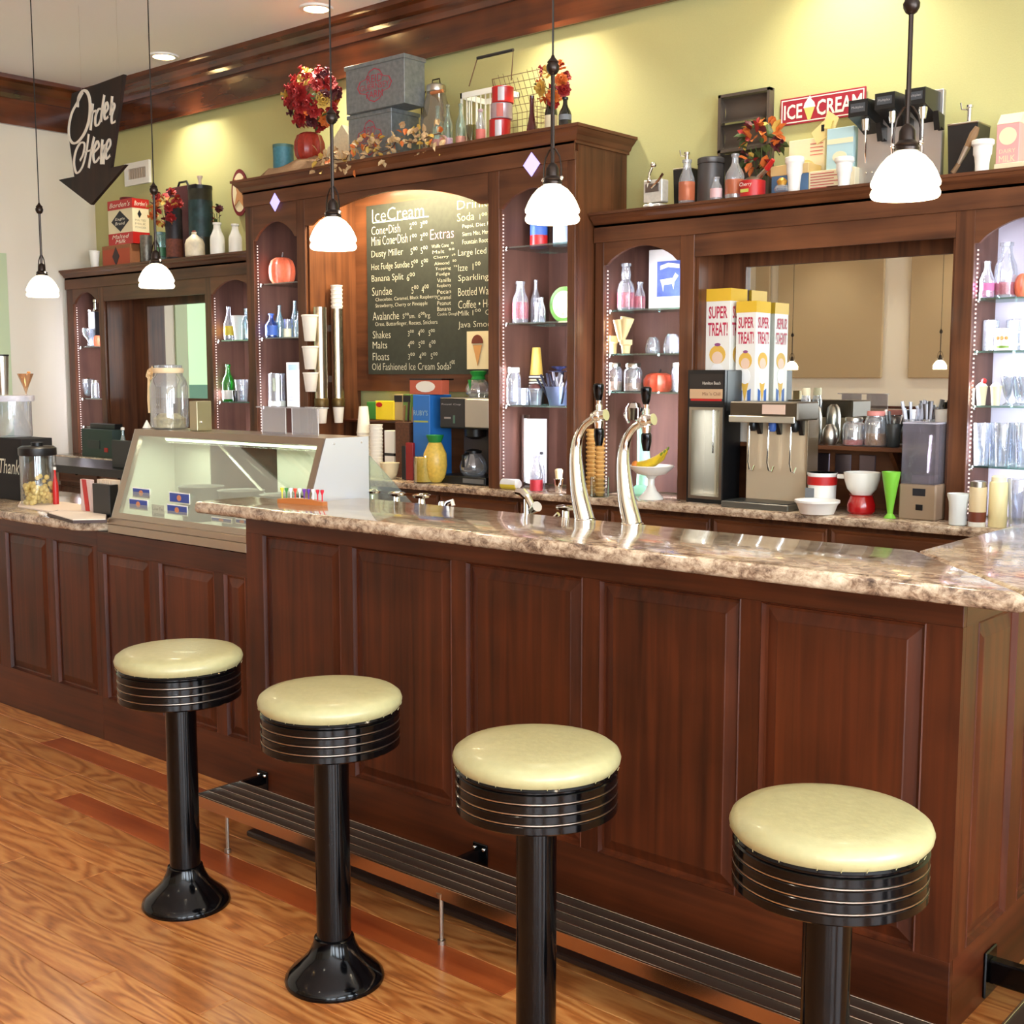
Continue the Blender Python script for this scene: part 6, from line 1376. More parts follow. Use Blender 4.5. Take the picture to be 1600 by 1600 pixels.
for i, (v0, v1, wd) in enumerate(((492, 533, 26), (541, 577, 26), (582, 612, 25))):
    yy_ = 4.93; x_ = xat(485, yy_, 1.6); zt_ = zat(v0, x_, yy_); zb_ = zat(v1, x_, yy_); k = mpp(x_, yy_)
    t = thing('paper_cup', 'cup', 'white paper cup on the pilaster left of the steel tubes, %s' % ('top and largest of three', 'middle of three', 'bottom and smallest of three')[i], (x_, yy_, zb_), group='cups on the pilaster')
    obj('cup', MB().lathe(sc2(CUP, wd * k / 2, zt_ - zb_), 24), PAPER, t); obj('holder', MB().tube([(0, .028, (zt_ - zb_) * .5), (0, .042, (zt_ - zb_) * .5)], .01, 8), CHROME, t)

# ================================================================ BACK COUNTER, centre bay
solo('tea_box', 'box', 'yellow tea box on the splash shelf left of the coffee things', MB().cbox(xat(587, 5.3, 1.3), xat(615, 5.3, 1.3), 5.3, 5.37, 1.252, 1.252 + 30 * mpp(-5.4, 5.3), .002), YEL)
shf = MB().cbox(-5.95, -4.48, 5.24, 5.378, 1.235, 1.25, .002); solo('splash_shelf', 'shelf', 'dark wooden shelf under the green strip of wall in the centre bay', shf, CHERRYX)
xx = xat(587, 5.3, 1.3); o = solo('tea_box_emblem', 'print', 'red oval print on the yellow tea box', MB().prism([(xx + .035 + .028 * math.cos(a), 1.345 + .015 * math.sin(a)) for a in [k * math.pi / 8 for k in range(16)]], 5.297, 5.299, 'y'), RED)
t_ = [o2 for o2 in bpy.data.objects if o2.name.startswith('tea_box') and not o2.name.startswith('tea_box_')][0]; o.parent = t_; o.name = 'emblem'
for kk in ('label', 'category'): del o[kk]
for i, (u0, u1, vt_, c, lb) in enumerate(((573, 587, 628, (70, 140, 60), 'green tea box left of the yellow one'), (616, 629, 616, (180, 160, 110), 'tan tea box with a dark top right of the yellow one'), (630, 642, 616, (104, 140, 70), 'green tea box with a dark top beside the coffee bag'))):
    t, W_, D_, H_ = bx('tea_box', 'box', lb, u0, u1, u1, 5.31, 1.252, vt_, mat('tea_%d' % i, c, .6), dmin=.05)
    if i: obj('dark_top', MB().box(.002, W_ - .002, -.001, 0, H_ * .7, H_ * .95), BLK, t)
# stacks of cups on the counter
def cupstack(label, u, y_, v0, v1, wd, inv_top=False, n=9):
    x_ = xat(u, y_, CT + .1); k = mpp(x_, y_, CT + .1); z0_ = max(CT + .001, zat(v1, x_, y_) if v1 < 740 else CT + .001); z0_ = CT + .001; zt_ = zat(v0, x_, y_); h_ = zt_ - z0_; r_ = wd * k / 2
    t = thing('cup_stack', 'cups', label, (x_, y_, z0_), group=None)
    if inv_top:
        hb_ = h_ * .62
        for i in range(n): z = hb_ * i / n; obj('cup', MB().lathe([(r_ * .93, z), (r_ * .96, z + hb_ / n * .7), (r_, z + hb_ / n * .75), (r_, z + hb_ / n * .98)], 20), PAPER, t)
        obj('top_cup', MB().lathe([(r_ * .95, hb_), (r_ * .62, h_ - .003), (r_ * .6, h_), (1e-3, h_)], 20), PAPER, t)
    else:
        for i in range(n): z = h_ * i / n; obj('cup', MB().lathe([(r_ * .9, z), (r_ * .95, z + h_ / n * .7), (r_, z + h_ / n * .75), (r_, z + h_ / n * .98)], 20), PAPER, t)
cupstack('tall stack of white cups topped by an upside-down one, behind the glass guard', 569, 5.22, 635, 0, 23, True, 12)
cupstack('tall straight stack of white cups right of the taller one', 588, 5.18, 663, 0, 22, False, 14)
t, W_, D_, H_ = bx('napkin_block', 'napkins', 'white stacked block lit violet beside the cup stacks', 601, 616, 616, 5.2, CT + .001, 673, WHITE, dmin=.08)
obj('dark_band', MB().box(-.001, W_ + .001, -.002, .082, H_ * .44, H_ * .5), BLACKP, t)
vess('cream_bowl', 'bowl', 'small cream bowl seen through the glass guard', 609, 5.05, CT, 723, 30, [('bowl', BOWL, CRM)])
t, W_, D_, H_ = bx('red_dispenser', 'dispenser', 'red and black dispenser between the cups and the lemon pitcher', 634, 645, 648, 5.06, CT, 692, mat('deep_red', (150, 24, 24), .35), dmax=.18); obj('black_side', MB().cbox(-.035, -.001, .0, .15, 0, H_ * .9, .002), BLACKP, t)
t, W_, D_, H_ = bx('sauce_rack', 'box', 'brown and red cluttered caddy above the red dispenser', 618, 640, 642, 5.16, CT + .001, 660, mat('caddy_brown', (96, 60, 40), .6, var=.3, bscale=60), dmax=.14)
for i, (a, hh, c) in enumerate(((.2, .1, (150, 110, 70)), (.5, .12, (70, 44, 36)), (.8, .09, (160, 120, 90)))): obj('utensil', MB().tube([(W_ * a, .05, H_), (W_ * a + .01, .05, H_ + hh)], .007, 6), mat('utensil_%d' % i, c, .5), t)
# blue box
t, W_, D_, H_ = bx('coffee_box', 'box', 'tall blue box with pale lettering behind the lemon pitcher', 646, 672, 706, 5.08, CT, 617, mat('box_bright_blue', (40, 110, 186), .45), dmax=.28)
text(t, "RUBY'S", mat('box_lettering', (160, 190, 190), .6), W_ * .05, W_ * .9, H_ * .76, H_ * .82, at=-.0015); obj('yellow_line', MB().box(W_ * .05, W_ * .9, -.001, 0, H_ * .68, H_ * .70), mat('line_yellow', (160, 170, 90), .6), t)
t, W_, D_, H_ = bx('snack_carton', 'box', 'red and white carton lying on top of the blue box', 640, 690, 702, 5.1, CT + H_ + .002, 592, mat('carton_coral', (190, 92, 66), .6), dmax=.16)
obj('white_print', MB().prism([(W_ * .5 + W_ * .3 * math.cos(a), H_ * .5 + H_ * .36 * math.sin(a)) for a in [k * math.pi / 8 for k in range(16)]], -.0015, 0, 'y'), WP, t); obj('dark_top', MB().box(0, W_, -.001, .1, H_ - .008, H_ + .002), BLACKP, t)
# lemonade pitchers
LEM = mat('lemonade', (226, 190, 84), .35, var=.12)
t, r_, h_ = vess('lemonade_jug', 'jug', 'round clear jug of yellow lemonade, front one with flat top', 663, 4.99, CT, 712, 33, [('jug_body', CYL, GLASS), ('lemonade', liq(.04, .93), LEM)])
t, r_, h_ = vess('lemonade_jug', 'jug', 'larger lemon-shaped jug with a green leaf lid behind the flat-topped one', 680, 5.03, CT + .004, 679, 38, [('jug_body', [(.5, 0), (.85, .1), (1, .35), (.95, .6), (.6, .8), (.5, .84)], LEM), ('leaf_lid', [(.5, .83), (.62, .9), (.75, .99), (.3, .96), (1e-3, 1)], mat('leaf_lid_green', (30, 130, 60), .4))])
# coffee brewer
X0, X1 = xat(683, 5.06, 1.3), xat(723, 5.06, 1.3); zt_ = zat(621, X0, 5.06) - CT; w_ = xat(760, 5.06, 1.3) - X0
t = thing('coffee_brewer', 'coffee machine', 'black and steel coffee brewer with two warmers in the centre bay', (X0, 5.08, CT)); wf = X1 - X0
zb_ = zat(669, X0, 5.06) - CT
obj('head', MB().cbox(0, w_, 0, .26, zb_, zt_, .006), BLACKP, t); obj('steel_side', MB().cbox(wf, w_ + .001, -.003, .2, zb_ + .01, zt_ - .008, .002), STEEL, t)
obj('front_badge', MB().box(.01, wf - .005, -.002, 0, zb_ + .012, zt_ - .014), mat('brewer_panel', (34, 32, 32), .3), t); text(t, 'Royal Cup', mat('badge_text', (176, 172, 170), .5), .02, wf * .85, zt_ - .045, zt_ - .033, at=-.003)
obj('switch', MB().box(wf * .55, wf * .62, -.005, -.002, zb_ + .03, zb_ + .075), mat('switch_green', (80, 110, 90), .4), t)
obj('display', MB().box(wf * .2, wf * .45, -.004, -.002, zb_ + .055, zb_ + .065), mat('display_grey', (150, 140, 134), .4), t)
obj('funnel', MB().lathe([(.03, zb_ - .06), (.06, zb_ - .045), (.062, zb_ - .003), (.05, zb_)], 20, (wf * .95, .1, 0)), BLACKP, t)
obj('base', MB().cbox(.0, w_, -.03, .26, 0, .045, .004), BLACKP, t); obj('column', MB().cbox(.02, w_ - .01, .18, .26, .045, zb_, .003), mat('brewer_back', (70, 60, 54), .4), t)
obj('control_strip', MB().box(wf + .01, w_ - .01, -.033, -.03, .01, .035), mat('strip_grey', (110, 110, 108), .4), t)
xc_ = X0 + wf * .95
t = thing('coffee_pot', 'pot', 'empty glass coffee pot on the brewer warmer', (xc_, 5.16, CT + .046)); obj('pot_body', MB().lathe([(.06, 0), (.075, .02), (.08, .05), (.07, .085), (.045, .12), (.045, .13)], 24), GLASSW, t); obj('lid', MB().lathe([(.047, .125), (.047, .14), (.02, .148), (1e-3, .15)], 20), BLACKP, t); obj('handle', MB().tube([(.0, -.045, .125), (.01, -.10, .115), (.01, -.095, .05)], .009, 8), BLACKP, t)
x_ = xat(740, 5.16, 1.5)
t = thing('coffee_pot', 'pot', 'glass pot with bright green collar standing on top of the brewer', (x_, 5.2, CT + zt_ + .001)); obj('pot_body', MB().lathe([(.05, 0), (.07, .02), (.074, .05), (.06, .08), (.035, .105)], 24), GLASSW, t)
obj('green_collar', MB().lathe([(.03, .085), (.042, .105), (.036, .12), (.045, .135), (.05, .148), (.03, .15)], 20), mat('collar_green', (30, 150, 60), .4), t); obj('green_tail', MB().prism([(-.012, .10), (.012, .10), (.002, .04)], -.075, -.07, 'y'), mat('collar_green', None), t)
# tall cabinet right niche, counter level
t = thing('towel_holder', 'towel roll', 'white paper towel roll on a stand under the right niche shelves', (xat(834, 5.12, 1.1), 5.14, CT)); hz_ = zat(655, -4.2, 5.14) - CT
obj('roll', MB().lathe([(.058, .03), (.058, hz_)], 28), mat('towel_white', (248, 248, 248), .9), t); obj('base', MB().lathe([(.07, 0), (.07, .012), (.01, .02)], 24), STEEL, t); obj('back_plate', MB().box(-.085, -.07, -.02, .03, 0.0, hz_ + .02), CHROME, t)
bottle('small bottle of red and orange syrup in front of the paper towels', 838, 5.0, CT, 712, 20, GLASSW, MILKB, None, (.02, .33, mat('red_syrup', (206, 60, 70), .4)))
x_ = xat(797, 5.0, CT); t = thing('fallen_bottle', 'bottle', 'white and yellow squeeze bottle lying on its side at the pilaster', (x_, 5.0, CT + .029)); L_ = 40 * mpp(x_, 5.0)
m = MB().tube([(-L_ / 2, 0, 0), (-L_ / 2 + .012, 0, 0), (L_ / 2 - .012, 0, .002), (L_ / 2, 0, .002)], [.018, .027, .027, .018], 16); obj('body', m, WHITE, t); m = MB().tube([(-L_ / 2 + .01, -.004, -.006), (L_ / 2 - .014, -.004, -.006)], .0235, 14); obj('yellow_label', m, mat('yellow_label', None), t)
vess('small_glass', 'glass', 'small steel cup with a wafer roll at the left draft tower', 873, 5.02, CT, 748, 16, [('cup', CUP, CHROME), ('wafer', [(.6, .9), (.8, 1.6), (.6, 1.7)], WAF)])
bottle('dark-necked pump bottle behind the syrup bottle', 846, 5.05, CT, 706, 12, GLASSW, BOTTLE, BLACKP)
# right-cabinet left niche, counter level
def conestack(label, u, vt_, wd, y_, lean=0):
    x_, r_, h_ = dims(u, y_, CT, vt_, wd); t = thing('cone_stack', 'cones', label, (x_, y_, CT + .002), group='stacked cake cones'); n = max(6, int(h_ / .022))
    me = MB().lathe([(r_ * .72, 0), (r_ * .80, .012), (r_, .016), (r_, .024), (r_ * .8, .026)], 18).mesh('cone'); me.materials.append(mat('cake_cone', (214, 164, 92), .6, var=.08)); me.polygons.foreach_set('use_smooth', [True] * len(me.polygons))
    for i in range(n): inst('cone', me, t, (lean * i / n, 0, h_ * i / n), (0, 0, 0))
    return t
conestack('leaning stack of cake cones right behind the left draft tower', 923, 672, 16, 5.06, .0); conestack('straight stack of cake cones right of the leaning one', 937, 686, 16, 4.99)
conestack('short cone stack left of the draft tower against the pilaster', 897, 690, 8, 5.08)
vess('cone_holder', 'glass', 'low clear glass sleeve holding the right cone stack', 937, 4.99, CT, 745, 30, [('glass', [(1, 0), (1, 1)], GLASS, {'caps': False}), ('base', [(1, 0), (1, .04), (1e-3, .04)], GLASSG)])
# spindle mixer
MG = mat('mint_enamel', (150, 206, 172), .25)
x_ = xat(1000, 5.2, CT); hz_ = zat(628, x_, 5.2) - CT
t = thing('drink_mixer', 'mixer', 'mint green spindle milkshake mixer behind the right draft tower', (x_, 5.22, CT)); obj('base', MB().lathe([(.08, 0), (.082, .01), (.06, .03), (.03, .05)], 24, sx=1, sy=1.1), MG, t)
obj('column', MB().tube([(0, .02, .03), (-.005, .02, .15), (-.02, .02, hz_ - .1), (-.02, .0, hz_ - .06)], [.045, .035, .026, .03], 16), MG, t)
obj('motor_head', MB().lathe([(.02, hz_ - .10), (.04, hz_ - .09), (.045, hz_ - .03), (.03, hz_ - .005), (1e-3, hz_)], 20, (-.022, -.05, 0)), CHROME, t); obj('head_band', MB().tube([(-.065, -.05, hz_ - .03), (-.078, -.05, hz_ - .07), (-.055, -.05, hz_ - .11)], .008, 8), CHROME, t); obj('switch', MB().sphere((.035, -.03, hz_ - .04), .016, 10, 7), BLACKP, t)
# cake stand with bananas
x_, r_, h_ = dims(1028, 5.12, CT, 724, 66)
t = thing('cake_stand', 'stand', 'white milk glass footed stand with a scalloped lacy rim', (x_ , 5.06, CT)); obj('foot', MB().lathe([(.062, 0), (.058, .012), (.03, .04), (.017, .07), (.017, .10), (.03, .115), (.04, .118)], 28), MILK, t)
obj('dish', MB().lathe([(.03, .116), (.07, .125), (.10, .15), (.112, .165), (.108, .168), (.09, .15), (.05, .135), (1e-3, .13)], 44, rib=.02, ribn=22), MILK, t)
BAN = mat('banana_skin', (226, 190, 40), .5, var=.15, bscale=20)
for i in range(3):
    tt = thing('banana', 'banana', 'yellow banana on the white stand, %s' % ('front one', 'middle one', 'back one with a green tip')[i], (x_ + .01, 5.02 + .028 * i, CT + .158), group='bananas on the cake stand')
    obj('fruit', MB().tube([(-.075, 0, .016), (-.05, 0, .012), (-.01, 0, .016 + .004 * i), (.035, 0, .035 + .008 * i), (.07, .0, .065 + .012 * i)], [.008, .019, .023, .020, .008], 10), BAN, tt); obj('tip', MB().tube([(.07, 0, .065 + .012 * i), (.08, 0, .078 + .012 * i)], .005, 6), mat('banana_tip', (120, 140, 50), .6), tt)
for i, (u, c, lb) in enumerate(((1014, (206, 120, 40), 'orange on the cake stand left of the bananas'),)):
    solo('orange_fruit', 'fruit', lb, MB().sphere((0, 0, .02), .02, 14, 9), mat('orange_skin', c, .5, bump=.1), (x_ - .068, 5.02, CT + .150))
# blender-mixer with glass cavity front (steel mixer)
yq = 5.06; X0 = -3.245; X1 = xat(1131, yq, 1.2); zt_ = zat(578, X1, yq) - CT; t = thing('blend_machine', 'mixer', 'tall black mixer cabinet with a steel lined cavity and picture panel', (X0, yq, CT)); w_ = X1 - X0; D_ = .15
zs_ = zat(637, X0, yq) - CT; zl_ = .03
obj('shell', MB().box(0, .016, 0, D_, 0, zt_).box(w_ - .012, w_, 0, D_, 0, zt_).box(.016, w_ - .012, 0, D_, 0, zl_).box(.016, w_ - .012, 0, D_, zs_, zt_).box(.016, w_ - .012, D_ - .02, D_, zl_, zs_), BLACKP, t)
obj('side_cover', MB().cbox(w_ - .002, w_ + .003, .02, D_, zs_ - .01, zt_ - .004, .001), CHARC, t)
obj('steel_liner', MB().box(.016, .02, .004, D_ - .02, zl_, zs_).box(w_ - .016, w_ - .012, .004, D_ - .02, zl_, zs_).box(.02, w_ - .016, D_ - .026, D_ - .02, zl_, zs_).box(.02, w_ - .016, .004, D_ - .026, zl_, zl_ + .004), STEEL, t)
obj('front_frame', MB().box(.012, .026, -.004, 0, .02, zs_ + .004).box(w_ - .022, w_ - .008, -.004, 0, .02, zs_ + .004).box(.026, w_ - .022, -.004, 0, .02, .034).box(.026, w_ - .022, -.004, 0, zs_ - .01, zs_ + .004), STEEL, t)
pp = obj('picture_panel', MB().box(.012, w_ - .008, -.003, 0, zs_ + .02, zt_ - .02), mat('panel_dark', (40, 34, 32), .3), t)
obj('tan_strip', MB().box(.014, w_ - .010, -.005, -.003, zs_ + .045, zs_ + .09), mat('panel_tan', (206, 170, 130), .4), pp); obj('red_strip', MB().box(.02, w_ - .014, -.0055, -.003, zs_ + .034, zs_ + .044), RED, pp)
text(pp, 'Hamilton Beach', WP, w_ * .42, w_ * .9, zs_ + .112, zs_ + .126, at=-.0065); text(pp, "Mix 'n Chill", mat('panel_brown_text', (130, 84, 64), .5), w_ * .42, w_ * .9, zs_ + .060, zs_ + .076, at=-.0065)
obj('spindle', MB().tube([(w_ / 2, .07, zs_), (w_ / 2, .07, zs_ - .22)], .004, 6), CHROME, t); obj('door_edge', MB().box(w_ * .44, w_ * .49, D_ - .04, D_ - .026, zl_ + .004, zs_), mat('bright_edge', (226, 216, 190), .3, .6), t)
# drink dispenser
yq = 5.03; X0 = xat(1146, yq, 1.2); X1 = xat(1248, yq, 1.2); t = thing('drink_dispenser', 'drink dispenser', 'steel and brown soda dispenser with three lever valves', (X0, yq, CT)); w_ = X1 - X0
zt_ = zat(627, X0, yq) - CT; zh = zat(655, X0, yq) - CT
obj('back_body', MB().cbox(0.012, w_ - .002, .10, .185, .02, zh, .003), mat('beige_steel', (216, 196, 164), .32, .35), t)
obj('head', MB().cbox(-.012, w_ + .002, -.02, .185, zh, zt_, .006), mat('head_bronze', (84, 72, 56), .35, .4), t); obj('head_trim', MB().cbox(-.014, w_ - .012, -.026, -.016, zh - .012, zh + .018, .003), mat('trim_cream_steel', (206, 200, 180), .3, .6), t)
obj('badge', MB().box(w_ * .48, w_ * .82, -.0265, -.02, zh + .028, zt_ - .012), mat('badge_pink', (220, 190, 170), .4), t)
obj('drip_tray', MB().cbox(-.02, w_ - .01, -.07, .10, 0, .03, .004), mat('tray_grey', (120, 118, 108), .35, .6), t); obj('grille', MB().box(-.01, w_ - .02, -.06, .09, .03, .033), CHARC, t)
obj('side_panel', MB().cbox(w_ - .002, w_ + .002, .08, .185, .02, zh, .001), mat('side_bronze', (120, 100, 74), .35, .5), t)
for i, f in enumerate((.2, .5, .84)):
    a = w_ * f; v_ = obj('valve', MB().lathe([(.012, zh - .055), (.018, zh - .045), (.018, zh - .012), (.014, zh)], 14, (a, .06, 0)), LB if i == 1 else BLACKP, t)
    obj('lever', MB().tube([(a - .012, .05, zh - .03), (a - .014, .045, zh - .20), (a - .008, .05, zh - .235), (a + .008, .05, zh - .24), (a + .018, .05, zh - .215)], .0038, 6), CHROME, v_)
    obj('body_block', MB().prism([(.05, zh), (.12, zh), (.12, zh - .06), (.09, zh - .07)], a + .008, a + .03, 'x'), BLACKP, v_)
DISP = (X0, yq, zt_ + CT, w_)
# popcorn style boxes on top of the machines
YT = mat('box_yellow_top', (232, 186, 50), .5); BOXW = mat('box_white', (242, 238, 228), .5); TRD = mat('treat_red', (196, 44, 76), .5); HAIR = mat('print_hair', (232, 184, 80), .6); SKIN = mat('print_skin', (240, 206, 180), .6); JEAN = mat('print_jeans', (70, 110, 180), .6); PURP = mat('print_purple', (150, 80, 130), .6)
def treat(label, u0, u1, u2, y_, z0_, vt_, front=True):
    t, W_, D_, HH = bx('treat_box', 'box', label, u0, u1, u2, y_, z0_, vt_, BOXW, 'tall yellow-topped treat boxes', dmax=5.366 - y_)
    class Hs(float):
        def __mul__(s, f): return (HH - .14) * f + .14
        __rmul__ = __mul__
        def __add__(s, f): return HH + f
    H_ = Hs(HH)
    obj('yellow_top', MB().box(-.001, W_ + .001, -.001, D_ + .001, H_ * .9, H_ + .0005), YT, t)
    def disc(cx, cz, rx, rz, m, nm, face, lift):
        pts = [(cx + rx * math.cos(a), cz + rz * math.sin(a)) for a in [k * math.pi / 9 for k in range(18)]]
        obj(nm, MB().prism(pts, *( (-.001 - lift, -.0005) if face == 'y' else (W_ + .0005, W_ + .001 + lift)), face), m, t)
    for face, S_ in (('y', W_), ('x', D_)):
        if face == 'y' and not front: continue
        if S_ < .03: continue
        f2 = '-y' if face == 'y' else '+x'; at = -.0015 if face == 'y' else W_ + .0015
        text(t, 'SUPER', TRD, S_ * .12, S_ * .88, H_ * .76, H_ * .86, face=f2, at=at, bold=.02); text(t, 'TREAT!', TRD, S_ * .1, S_ * .9, H_ * .62, H_ * .73, face=f2, at=at, bold=.02)
        hk = HH - .14
        disc(S_ * .5, H_ * .47, S_ * .33, hk * .075, HAIR, 'hair_print', face, .0004); disc(S_ * .5, H_ * .445, S_ * .22, hk * .05, SKIN, 'face_print', face, .0008)
        if face == 'y': disc(S_ * .5, H_ * .55, S_ * .12, hk * .014, PURP, 'bow_print', face, .0008)
        disc(S_ * .5, H_ * .33, S_ * .26, hk * .07, mat('print_white', (250, 248, 244), .5), 'scoop_print', face, .0006)
        a, b = (-.0012, -.0005) if face == 'y' else (W_ + .0005, W_ + .0012)
        obj('cone_print', MB().prism([(S_ * .32, H_ * .27), (S_ * .5, H_ * .1), (S_ * .68, H_ * .27)], a, b, face), HAIR, t)
        obj('jeans_print', MB().prism([(S_ * .2, H_ * .06), (S_ * .36, H_ * .06), (S_ * .38, H_ * .2), (S_ * .2, H_ * .22)], a, b, face), JEAN, t); obj('jeans_print', MB().prism([(S_ * .64, H_ * .06), (S_ * .8, H_ * .06), (S_ * .8, H_ * .22), (S_ * .62, H_ * .2)], a, b, face), JEAN, t)
ZVIS = 1.345
for lb, u0, u1, u2, vt_ in (('taller treat box with a girl print, standing behind the black mixer', 1100, 1138, 1163, 450), ('shorter treat box with a girl print, standing behind the drink dispenser', 1147, 1178, 1200, 470)):
    x1_ = xat(u2, 5.366, 1.6); yf_ = yat(u1, x1_, 1.6); treat(lb, u0, u1, u2, yf_, 1.206, vt_)
# ================================================================ MIRROR LEDGE
ZL = 1.206
def led(u, vt_, wd, parts, label, name, cat, y_=5.29): return vess(name, cat, label, u, y_, ZL, vt_, wd, parts)
led(1272, 633, 24, [('body', [(.7, 0), (.9, .1), (1, .3), (1, .7), (.8, .92), (.4, 1)], STEEL)], 'polished steel shaker, tallest at the left of the mirror ledge', 'steel_shaker', 'shaker')
led(1297, 662, 24, [('body', [(.8, 0), (1, .2), (.95, .7), (.5, .95), (1e-3, 1)], STEEL)], 'short rounded steel cup next to the tall shaker on the ledge', 'steel_cup', 'cup')
jar('square jar with steel lid and red contents on the mirror ledge', 1334, 5.28, ZL, 652, 34, STEEL, (.2, mat('red_candies', (206, 80, 60), .6))); jar('wide glass jar with pink lid and nuts on the mirror ledge', 1368, 5.29, ZL, 642, 34, mat('pink_lid', (220, 140, 130), .5), (.35, mat('nuts', (176, 120, 60), .8, bump=.5, bscale=80)))
jar('pale glass jar with flowers motif behind the dispenser top', 1258, 5.33, ZL, 606, 16, CRM)
def holder(label, u, nst, seed, cols, wd=26, vt_=655):
    x_, r_, h_ = dims(u, 5.29, ZL, vt_, wd); t = thing('utensil_holder', 'holder', label, (x_, 5.29, ZL)); obj('cup', MB().lathe(sc2(TUMB, r_, h_), 20), CHARC if 'black' in label else GLASSW, t); rnd = random.Random(seed)
    for i in range(nst):
        a = rnd.uniform(0, 6.28); q = r_ * .5; tilt = rnd.uniform(.2, .5); L_ = h_ * rnd.uniform(1.3, 1.7)
        obj('utensil', MB().tube([(q * math.cos(a) * .4, q * math.sin(a) * .3, .01), (q * math.cos(a) + L_ * tilt * math.cos(a) * .5, q * .5 * math.sin(a), L_)], [.003, .007], 6), cols[i % len(cols)], t)
SPN = mat('clear_plastic', (200, 204, 220), .2); holder('black cup of black and pale spoons on the mirror ledge', 1396, 7, 2, (BLACKP, WHITE, BLACKP), 26, 662); holder('glass cup of pale lilac plastic spoons', 1424, 12, 5, (SPN,), 28, 655); holder('small cup of pale spoons partly behind the blender hood', 1450, 7, 6, (SPN, BRN), 24, 655)
vess('white_tub', 'tub', 'low white tub at the right end of the mirror ledge', 1478, 5.29, ZL, 640, 34, [('body', CYL, WHITE), ('lid', [(1.03, .85), (1.03, 1), (1e-3, 1.02)], WHITE)])
# ================================================================ BACK COUNTER, right part
def ct_v(name, cat, label, u, y_, vt_, wd, parts, **k): return vess(name, cat, label, u, y_, CT + .001, vt_, wd, parts, **k)
t, r_, h_ = ct_v('white_pail', 'tub', 'white tub with a red rim band and grey print behind the oval dish', 1284, 5.13, 738, 46, [('body', [(.9, 0), (.98, 1)], WHITE), ('red_band', [(1.0, .68), (1.01, .9)], RED, {'caps': False}), ('rim', [(1.02, .94), (1.02, 1), (.9, 1)], WHITE)]); obj('print', MB().box(-r_ * .75, -r_ * .1, -r_ * .97, -r_ * .8, h_ * .25, h_ * .6), mat('grey_label', None), t)
o, r_, h_ = ct_v('oval_dish', 'dish', 'low white flared dish at the counter edge', 1277, 4.98, 781, 70, [('dish', [(.7, 0), (.74, .03), (.9, .7), (1, .85), (1, 1), (.92, .95), (.7, .1), (1e-3, .08)], WHITE)])
x_, r_, h_ = dims(1346, 5.12, CT, 738, 56); t = thing('chocolate_warmer', 'warmer', 'white bowl sitting on a glossy red warmer base', (x_, 5.12, CT + .001)); obj('red_base', MB().lathe([(r_ * .66, 0), (r_ * .76, .01), (r_ * .78, h_ * .22), (r_ * .62, h_ * .42), (r_ * .70, h_ * .46)], 28), mat('gloss_red', (176, 18, 20), .2, coat=.5), t)
obj('bowl', MB().lathe([(r_ * .5, h_ * .44), (r_ * .8, h_ * .6), (r_ * .95, h_ * .8), (r_, h_), (r_ * .94, h_), (r_ * .7, h_ * .6), (1e-3, h_ * .5)], 30), MILK, t); obj('handle', MB().cbox(-r_ * 1.45, -r_ * .9, -.012, .012, h_ * .82, h_ * .92, .003), WHITE, t)
ct_v('green_vase', 'vase', 'lime green flared plastic sundae vase', 1391, 5.03, 737, 29, [('vase', [(.66, 0), (.6, .03), (.3, .1), (.42, .3), (.75, .7), (1, 1), (.94, 1), (.4, .3), (1e-3, .25)], mat('lime_green', (124, 196, 60), .4))])
# blender with sound hood
yq = 5.04; X0 = xat(1404, yq, 1.0); X1 = xat(1462, yq, 1.0); t = thing('blender', 'blender', 'bar blender with tan base and clear plastic sound hood', (X0, yq, CT)); w_ = X1 - X0; zb_ = zat(755, X0, yq) - CT; zt_ = zat(661, X0 + .02, yq) - CT
obj('base', MB().cbox(0, w_, 0, .165, 0, zb_, .006), mat('blender_tan', (150, 128, 104), .4), t); obj('badge', MB().box(w_ * .38, w_ * .72, -.002, 0, zb_ * .68, zb_ * .88), BLK, t); obj('switch', MB().box(w_ * .48, w_ * .66, -.004, 0, zb_ * .28, zb_ * .44), BLACKP, t)
HG = glass('hood_plastic', (222, 218, 222), .08, .06, .12, (196, 192, 200)); hy = .15
obj('hood', MB().box(.008, .012, .0, hy, zb_, zt_).box(w_ - .012, w_ - .008, .0, hy, zb_, zt_).box(.012, w_ - .012, .0, .004, zb_, zt_).box(.012, w_ - .012, hy - .004, hy, zb_, zt_).box(.012, w_ - .012, .004, hy - .004, zt_ - .004, zt_), HG, t)
obj('hood_rim', MB().tube([(.01, 0, zt_), (w_ - .01, 0, zt_), (w_ - .01, hy, zt_), (.01, hy, zt_)], .004, 6, True), mat('rim_plastic', (190, 186, 196), .2), t)
obj('jar', MB().lathe([(.035, zb_ + .02), (.055, zb_ + .05), (.065, zt_ - .05), (.06, zt_ - .045)], 6, (w_ / 2, .075, 0), smooth=False), GLASSW, t); obj('jar_base', MB().cbox(w_ * .25, w_ * .75, .03, .12, zb_ + .001, zb_ + .035, .003), mat('rim_plastic', None), t)
t, r_, h_ = ct_v('white_pitcher', 'pitcher', 'white plastic pitcher at the right end of the back counter', 1497, 4.98, 771, 34, [('body', [(.72, 0), (.78, .02), (.8, .7), (1, .92), (1, 1), (.9, 1), (.7, .1), (1e-3, .08)], mat('frosty_white', (232, 236, 232), .3))]); 
SQ = lambda c: [('body', [(.9, 0), (1, .03), (1, .8), (.8, .9), (.5, .93)], c)]
